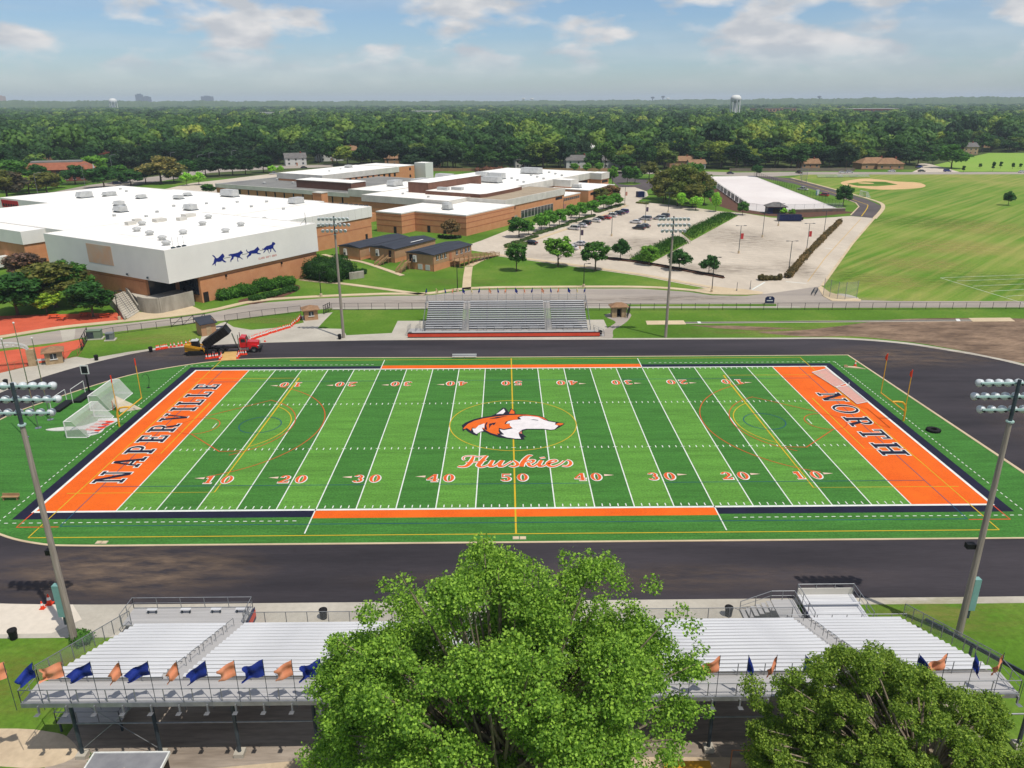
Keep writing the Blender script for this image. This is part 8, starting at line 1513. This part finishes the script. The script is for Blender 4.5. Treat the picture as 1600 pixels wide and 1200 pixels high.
def water_tower(label, u, dist, R_, ztop):
    d_ = Vector((u[0] + .97, u[1] + 102.0)).normalized(); p = (-.97 + d_.x * dist, -102 + d_.y * dist); o = thing('water_tower', label, 'water tower', (*p, 0)); zc = ztop - R_ * .75
    MB().lathe([(0, -.62 * R_), (.55 * R_, -.55 * R_), (.9 * R_, -.25 * R_), (R_, .05 * R_), (.92 * R_, .4 * R_), (.6 * R_, .68 * R_), (0, .78 * R_)], 20, (0, 0, zc)).build('tank', mt['white'], o, smooth=True); MB().lathe([(.32 * R_, 0), (.3 * R_, zc - .5 * R_)], 14).build('riser', mt['white'], o)
    for i in range(8): a = 2 * math.pi * i / 8; MB().tube((.95 * R_ * math.cos(a), .95 * R_ * math.sin(a), 0), (.88 * R_ * math.cos(a), .88 * R_ * math.sin(a), zc), .07 * R_, n=6).build('leg', mt['white'], o)
    KEEP.append((*p, R_ * 1.5)); return o
water_tower('large white water tower right of centre on the skyline', (597.48,2001.2), 1500, 9.4, 53); water_tower('small white water tower on the left skyline', (-1170.4,2347.91), 4300, 19, 64)
for i, (u, h) in enumerate((((51.64,2108.25), 62), ((74.2,2103.82), 60), ((389.55,2041.97), 66), ((415.76,2036.84), 72), ((428.81,2034.27), 58), ((798.02,1961.86), 66))):
    d_ = Vector((u[0] + .97, u[1] + 102.0)).normalized(); p = (-.97 + d_.x * 6500, -102 + d_.y * 6500); o = thing('distant_mast', ['white tank on the centre skyline, left of two', 'white tank on the centre skyline, right of two', 'thin dark mast on the skyline, left of the pair', 'thin dark mast on the skyline, right of the pair', 'pale tank right of the two masts', 'dark tank on the right skyline'][i], 'tower', (*p, 0), 0, 'towers on the skyline'); m_ = 'white' if i in (0, 1, 4) else 'steel_dk'
    MB().tube((0, 0, 0), (0, 0, h), 4).build('shaft', mt[m_], o); MB().lathe([(0, -6), (14, -3), (16, 2), (9, 7), (0, 8)], 12, (0, 0, h)).build('tank', mt[m_], o)
# street lights and utility poles west of the school
for i, (u, h) in enumerate((((-234.64,292.49), 11), ((-236.59,341.89), 11.5), ((-240.31,383.5), 14), ((-203.87,426.33), 11), ((-199.69,436.01), 12), ((-191.33,456.46), 12), ((-264.16,466.03), 13), ((-226.19,437.43), 12), ((-253.15,494.59), 12), ((-253.57,471.04), 10))):
    o = thing('street_light', ['left of the red-roofed office', 'right of the red-roofed office', 'tall pole behind the gym roof', 'among the avenue trees', 'beyond the avenue trees', 'at the far end of the avenue trees', 'by the brown apartments', 'right of the brown apartments', 'farthest of the avenue lights', 'between the apartment blocks'][i] + ': grey street light along the avenue', 'street light', (*u, 0), R(20), 'street lights along the avenue')
    MB().tube((0, 0, 0), (0, 0, h), .14, .09).build('post', mt['galv'], o); MB().tube((0, 0, h), (2.4, 0, h + .5), .07).build('arm', mt['galv'], o); MB().cbox((2.8, 0, h + .5), (.9, .4, .2)).build('lamp_head', mt['galv'], o)
# ---- woods
rngw = np.random.default_rng(77)
EDGE = [(-342.54,299.81),(-285.54,344.14),(-273.91,361.6),(-266.21,397.44),(-248.21,428.68),(-229.91,481.24),(-168.39,495.78),(-105.91,468.34),(-65.78,438.94),(-13.11,425.94),(59.35,424.51),(116.35,431.52),(197.06,427.08),(264.18,423.39),(282.41,440.72),(322.42,511.71),(409.11,583.16),(481.74,600.23),(632.78,603.2)]
eaz = [math.atan2(p[0] + .97, p[1] + 102) for p in EDGE]; edd = [math.hypot(p[0] + .97, p[1] + 102) for p in EDGE]
def spots(d0, d1, step, jit=.42):
    out = []; amax = R(41)
    for yy in np.arange(d0 * .6, d1, step):
        for xx in np.arange(-d1 * .9, d1 * .9, step):
            x = xx + rngw.uniform(-jit, jit) * step; y = yy + rngw.uniform(-jit, jit) * step; a = math.atan2(x, y); d = math.hypot(x, y)
            if abs(a) > amax or not d0 <= d < d1: continue
            if d < np.interp(a, eaz, edd) + 2: continue
            out.append((x - .97, y - 102, d, a))
    return out
STREETS = [(.06, 0.35), (-.12, .5), (.31, .2)]
def clear(x, y):
    for cx, cy, r_ in KEEP:
        if (x - cx) ** 2 + (y - cy) ** 2 < r_ * r_: return False
    return True
SEENH = {}
rh_ = np.random.default_rng(31)
LMK = [(-.60, 'at the far left edge'), (-.50, 'left of the red-roofed office'), (-.42, 'behind the red-roofed office'), (-.35, 'beyond the brown apartments'), (-.27, 'above the row of dark street trees'), (-.20, 'beside the white gabled house'), (-.13, 'above the two-storey wing'), (-.07, 'above the auditorium'), (0, 'above the fly tower'), (.06, 'above the academic wing'), (.13, 'beside the pale two-storey house'), (.2, 'above the traffic island'), (.27, 'above the olive tree clump'), (.34, 'behind the white courts'), (.41, 'behind the backstop'), (.47, 'beside the hip-roofed houses'), (.53, 'left of the park'), (.60, 'at the park edge'), (9, 'at the far right edge')]
for i in range(34):
    a = rh_.uniform(-.58, .6); d = np.interp(a, eaz, edd) + rh_.uniform(60, 650); x, y = -.97 + d * math.sin(a), -102 + d * math.cos(a)
    if not clear(x, y): continue
    rn, rm = [('grey', 'shingle_grey'), ('brown', 'shingle_brown'), ('reddish', 'roof_red'), ('pale', 'siding_white')][int(rh_.integers(4))]; k = (rn, next(n for v, n in LMK if a < v)); SEENH[k] = SEENH.get(k, 0) + 1
    house(('' if SEENH[k] == 1 else ORD[SEENH[k] - 1] + ' ') + '%s-roofed house glimpsed in the woods, %s' % k, (x, y), rh_.uniform(-.5, .5), rh_.uniform(14, 24), 11, rh_.uniform(5, 7.5), ['siding_white', 'siding_tan'][int(rh_.integers(2))], rm, 2); KEEP.append((x - x * .06, y - 26, 11)); KEEP.append((x - x * .12, y - 48, 9))
S1 = [s for s in spots(330, 1500, 14.5) if clear(s[0], s[1])]
S1.sort(key=lambda s: s[2] - np.interp(s[3], eaz, edd))
WCOL = [K(36, 66, 30), K(46, 78, 34), K(56, 90, 38), K(28, 54, 28), K(72, 104, 42), K(88, 108, 46), K(46, 70, 42), K(112, 128, 50)]
vis = [s for s in S1 if abs(s[3]) < R(34.6)]
near_set = vis[:215]; ns_ids = set((s[0], s[1]) for s in near_set)
TONE = ['dark green', 'medium green', 'fresh green', 'very dark', 'light green', 'pale olive', 'grey-green', 'yellowish']
SEEN = {}
def wood_label(col, x, y, a):
    k = (TONE[WCOL.index(col)], next(n for v, n in LMK if a < v)); SEEN[k] = SEEN.get(k, 0) + 1
    return '%s leafy tree of the wood edge, %s' % k if SEEN[k] == 1 else '%s %s leafy tree of the wood edge, %s' % (ORD[SEEN[k] - 1], *k)
for x, y, d, a in near_set:
    dark = a < -.22; col = WCOL[int(rngw.choice([0, 3, 1, 6], p=[.4, .3, .2, .1]))] if dark else WCOL[int(rngw.choice(8, p=[.14, .16, .2, .08, .18, .1, .06, .08]))]  # left woods get darker leaves: a cloud's shade put into the colour
    zone = 'among the apartments beyond the avenue at upper left' if a < -.22 else ('in the wood edge right behind the school roofs' if a < .10 else ('in the wood edge behind the far street and white courts' if a < .42 else 'in the wood edge bordering the park at upper right'))
    tree('round' if rngw.random() < .75 else 'oval', (x, y), rngw.uniform(9, 21), rngw.uniform(11, 22), col, wood_label(col, x, y, a), 'trees ' + zone, 'wood_tree')
# the rest of the woods reads as one mass: instanced crowns
fol = [(0.12, K(28, 54, 26)), (.32, K(40, 70, 31)), (.5, K(54, 86, 36)), (.65, K(72, 102, 41)), (.78, K(98, 122, 48)), (.92, K(132, 142, 58))]
WLEAF = leaf_mat('woodland_foliage', 'random', fol, .25, .3)
protos = bpy.data.collections.new('woodland_crowns')
for k in range(6):
    r2 = np.random.default_rng(200 + k); bl = crown_blobs(r2, (0, 0, 6.4), (4.0, 4.0, 3.6), 16, (1.3, 2.2), .25); v, f = leaves(r2, bl, 460, 1.15, .95, (.86, 1.05), .35, .38, .86); me = mesh_arrays('crown_mass', v, f); me.materials.append(WLEAF); ob_ = bpy.data.objects.new('crown_mass', me); protos.objects.link(ob_)
def wood(name, label, pts, sc, zs=0):
    n = len(pts); me = bpy.data.meshes.new(name); me.vertices.add(n); co = np.zeros((n, 3), np.float32); co[:, :2] = [(p[0], p[1]) for p in pts]; me.vertices.foreach_set('co', co.ravel())
    for nm, val in (('sc', rngw.uniform(sc[0], sc[1], n)), ('rot', rngw.uniform(0, 6.28, n))): at = me.attributes.new(nm, 'FLOAT', 'POINT'); at.data.foreach_set('value', np.array(val, np.float32))
    at = me.attributes.new('pick', 'INT', 'POINT'); at.data.foreach_set('value', rngw.integers(0, 6, n).astype(np.int32)); at = me.attributes.new('zs', 'FLOAT', 'POINT'); at.data.foreach_set('value', np.array(rngw.uniform(.85, 1.25, n) * (zs or 1), np.float32))
    o = bpy.data.objects.new(name, me); COL.objects.link(o); tag(o, label, None, None, 'stuff')
    g = bpy.data.node_groups.new('plant_' + name, 'GeometryNodeTree'); g.interface.new_socket('Geometry', in_out='INPUT', socket_type='NodeSocketGeometry'); g.interface.new_socket('Geometry', in_out='OUTPUT', socket_type='NodeSocketGeometry')
    gi = g.nodes.new('NodeGroupInput'); go = g.nodes.new('NodeGroupOutput'); ip = g.nodes.new('GeometryNodeInstanceOnPoints'); ci = g.nodes.new('GeometryNodeCollectionInfo'); ci.inputs['Collection'].default_value = protos; ci.inputs['Separate Children'].default_value = True; ci.inputs['Reset Children'].default_value = True
    def na(nm, ty): q_ = g.nodes.new('GeometryNodeInputNamedAttribute'); q_.data_type = ty; q_.inputs['Name'].default_value = nm; return next(s_ for s_ in q_.outputs if s_.enabled and s_.name == 'Attribute')
    ip.inputs['Pick Instance'].default_value = True; L_ = g.links.new; L_(gi.outputs[0], ip.inputs['Points']); L_(ci.outputs[0], ip.inputs['Instance']); L_(na('pick', 'INT'), ip.inputs['Instance Index'])
    cx = g.nodes.new('ShaderNodeCombineXYZ'); L_(na('rot', 'FLOAT'), cx.inputs['Z']); L_(cx.outputs[0], ip.inputs['Rotation'])
    sx = g.nodes.new('ShaderNodeCombineXYZ'); sc_ = na('sc', 'FLOAT'); L_(sc_, sx.inputs['X']); L_(sc_, sx.inputs['Y']); mu = g.nodes.new('ShaderNodeMath'); mu.operation = 'MULTIPLY'; L_(sc_, mu.inputs[0]); L_(na('zs', 'FLOAT'), mu.inputs[1]); L_(mu.outputs[0], sx.inputs['Z']); L_(sx.outputs[0], ip.inputs['Scale']); L_(ip.outputs[0], go.inputs[0])
    o.modifiers.new('plant', 'NODES').node_group = g; return o
wood('woodland', 'dense green woodland beyond the first rows of trees', [s for s in S1 if (s[0], s[1]) not in ns_ids], (1.3, 2.4))
S2 = [s for s in spots(1500, 4200, 28) if clear(s[0], s[1])]
wood('far_woodland', 'distant green woodland stretching to the horizon', S2, (2.0, 3.8), .62)
S3 = spots(4200, 4900, 46, .48)
wood('horizon_woodland', 'farthest woodland forming the hazy skyline', S3, (4.0, 7.0), .34)
# ---- gentle wooded rise closing the horizon
hv2 = []; hf2 = []; rr = np.random.default_rng(3); nA = 900
for i in range(nA + 1):
    a = R(-44 + 88 * i / nA); base = 47 + 12 * (abs(a) / .6) ** 1.3 + 2.0 * math.sin(i * .11) + 1.5 * math.sin(i * .37 + 1) + rr.uniform(-2.0, 2.0)
    for d, h in ((4300, 0), (4800, base * .6), (5300, base + 2 * rr.uniform(-1, 1)), (6000, base * .7), (6600, 0)): hv2.append((-.97 + d * math.sin(a), -102 + d * math.cos(a), h - .02))
for i in range(nA):
    for j in range(4): k = i * 5 + j; hf2.append((k, k + 5, k + 6, k + 1))
ho2 = MB().add(hv2, hf2).build('hills', M('wooded_rise', K(60, 86, 42), K(92, 112, 52), .012, .95, world_pos=True, fine=(.05, .3))); ho2['kind'] = 'structure'
# ---- haze
HAZE = 1.0e-4
hz = MB().box(-15000, 15000, -15000, 15000, -1.2, 130).mesh('haze'); ho = link('haze', hz); ho['kind'] = 'stuff'; ho['label'] = 'thin pale summer haze over the distance'
hm_ = bpy.data.materials.new('summer_haze'); hm_.use_nodes = True; ht = hm_.node_tree; ht.nodes.clear(); hout = N(ht, 'ShaderNodeOutputMaterial'); pv = N(ht, 'ShaderNodeVolumePrincipled'); pv.inputs['Density'].default_value = HAZE; pv.inputs['Color'].default_value = (.76, .88, 1.0, 1); pv.inputs['Anisotropy'].default_value = 0.0; ht.links.new(pv.outputs[0], hout.inputs['Volume']); hz.materials.append(hm_)
# ---- worn paint and stains on the school lot
sl = MB()
def stall_row(a, b, n, ln_, side):
    a, b = Vector(a), Vector(b); d = (b - a).normalized(); q_ = Vector((-d.y, d.x)) * side * ln_
    for i in range(n + 1): p = a.lerp(b, i / n); sl.strip([tuple(p), tuple(p + q_)], .11, .0235)
stall_row(*[(19.01,168.12),(53.48,235.17)], 30, 5.2, -1); stall_row(*[(44.08,167.31),(67.1,211.04)], 16, 5.0, 1); stall_row(*[(44.08,167.31),(67.1,211.04)], 16, 5.0, -1)
stall_row(*[(53.52,98.1),(96.24,186.2)], 30, 5.0, 1); stall_row(*[(53.52,98.1),(96.24,186.2)], 30, 5.0, -1); stall_row(*[(62.86,96.28),(109.76,185.74)], 30, 5.0, 1); stall_row(*[(62.86,96.28),(109.76,185.74)], 30, 5.0, -1)
so_ = sl.build('stall_lines', M('worn_white_paint', K(232, 224, 210), None, .5, .9, world_pos=True, alpha=.45)); so_['kind'] = 'structure'
for l in ([(71.35,91.48),(75.78,89.15)], [(99.91,138.8),(101.85,137.07)], [(59.93,82.76),(65.7,90.88)]): struct('stop_line', MB().strip(l, .45, .0255), mt['line'])
struct('drive_line', MB().strip([(76.92,91.33),(94.32,123.62),(138.91,201.3)], .3, .0245), M('worn_yellow_paint', K(222, 190, 140), None, .4, .9, world_pos=True))
for k, (c, r_) in enumerate((((43.32,149.27), (14, 16)), ((78.2,160.82), (18, 30)), ((57.79,107.92), (20, 9)), ((26.18,127.6), (26, 7)), ((80.74,107.3), (7, 16)), ((0.56,72.96), (40, 2.4)), ((39.95,74.47), (22, 3)))):
    struct('pavement_stain', MB().poly([(c[0] + r_[0] * math.cos(a), c[1] + r_[1] * math.sin(a)) for a in np.linspace(0, 2 * math.pi, 33)[:-1]], .0265 + k * .0004), dust_mat('pavement_stain_%d' % k, K(150, 138, 124), c, r_, .6))
for k, (c, r_, am, cl) in enumerate((((98.67,90.77), (14, 12), .75, K(178, 166, 96)), ((115.93,113.44), (18, 14), .8, K(178, 166, 96)), ((138.81,140.46), (22, 18), .8, K(182, 168, 98)), ((171.45,179.01), (26, 22), .75, K(182, 168, 98)), ((89.62,98.73), (9, 14), .5, K(84, 128, 34)), ((155.01,195.58), (34, 20), .6, K(84, 132, 36)), ((125.54,90.07), (22, 16), .6, K(84, 130, 36)), ((80.99,71), (16, 4), .5, K(196, 178, 140)), ((58.67,46.61), (30, 4), .6, K(150, 128, 90)), ((-12.54,93.66), (16, 5), .4, K(150, 150, 80)), ((-71.86,43.66), (10, 4), .6, K(160, 156, 84)), ((-50.44,57.34), (12, 4), .6, K(156, 152, 82)), ((38.95,-44.47), (9, 4), .6, K(160, 156, 84)), ((-39.14,-51.61), (7, 5), .6, K(150, 140, 70)))):
    struct('worn_grass', MB().poly([(c[0] + r_[0] * math.cos(a), c[1] + r_[1] * math.sin(a)) for a in np.linspace(0, 2 * math.pi, 33)[:-1]], .0085 + k * .0002), dust_mat('worn_grass_%d' % k, cl, c, r_, am))
for k, (s_, t_, r_, am) in enumerate(((22, 30, (13, 9), .5), (30, 14, (12, 6), .35), (12, 12, (8, 6), .3), (36, 38, (9, 7), .35))):
    c = CW(s_, t_); st_ = MB().poly([(c[0] + r_[0] * math.cos(a), c[1] + r_[1] * math.sin(a)) for a in np.linspace(0, 2 * math.pi, 25)[:-1]], 13.455 + .004 * k); o = st_.build('roof_stain', dust_mat('roof_stain_%d' % k, K(186, 172, 160), c, r_, am)); o.parent = gy; bpy.context.view_layer.update(); o.matrix_parent_inverse = gy.matrix_world.inverted()
se = MB()
for i in range(1, 8): se.box(.5, 45.5, i * 5.9 - .05, i * 5.9 + .05, 13.45, 13.462)
for i in range(1, 5): se.box(i * 9.2 - .05, i * 9.2 + .05, .5, 46.5, 13.463, 13.468)
se.build('roof_seams', M('roof_seam', K(222, 216, 208), None, 1, .8), gy, kind='stuff')
for b_ in (C1, E2, B9, B4):
    se = MB(); z = b_.z - .14; n = int(b_.W / 6.5)
    for i in range(1, n): y = b_.W * i / n; se.box(.4, b_.L - .4, y - .05, y + .05, z, z + .012)
    se.build('roof_seams', MATS['roof_seam'], b_.o, kind='stuff')
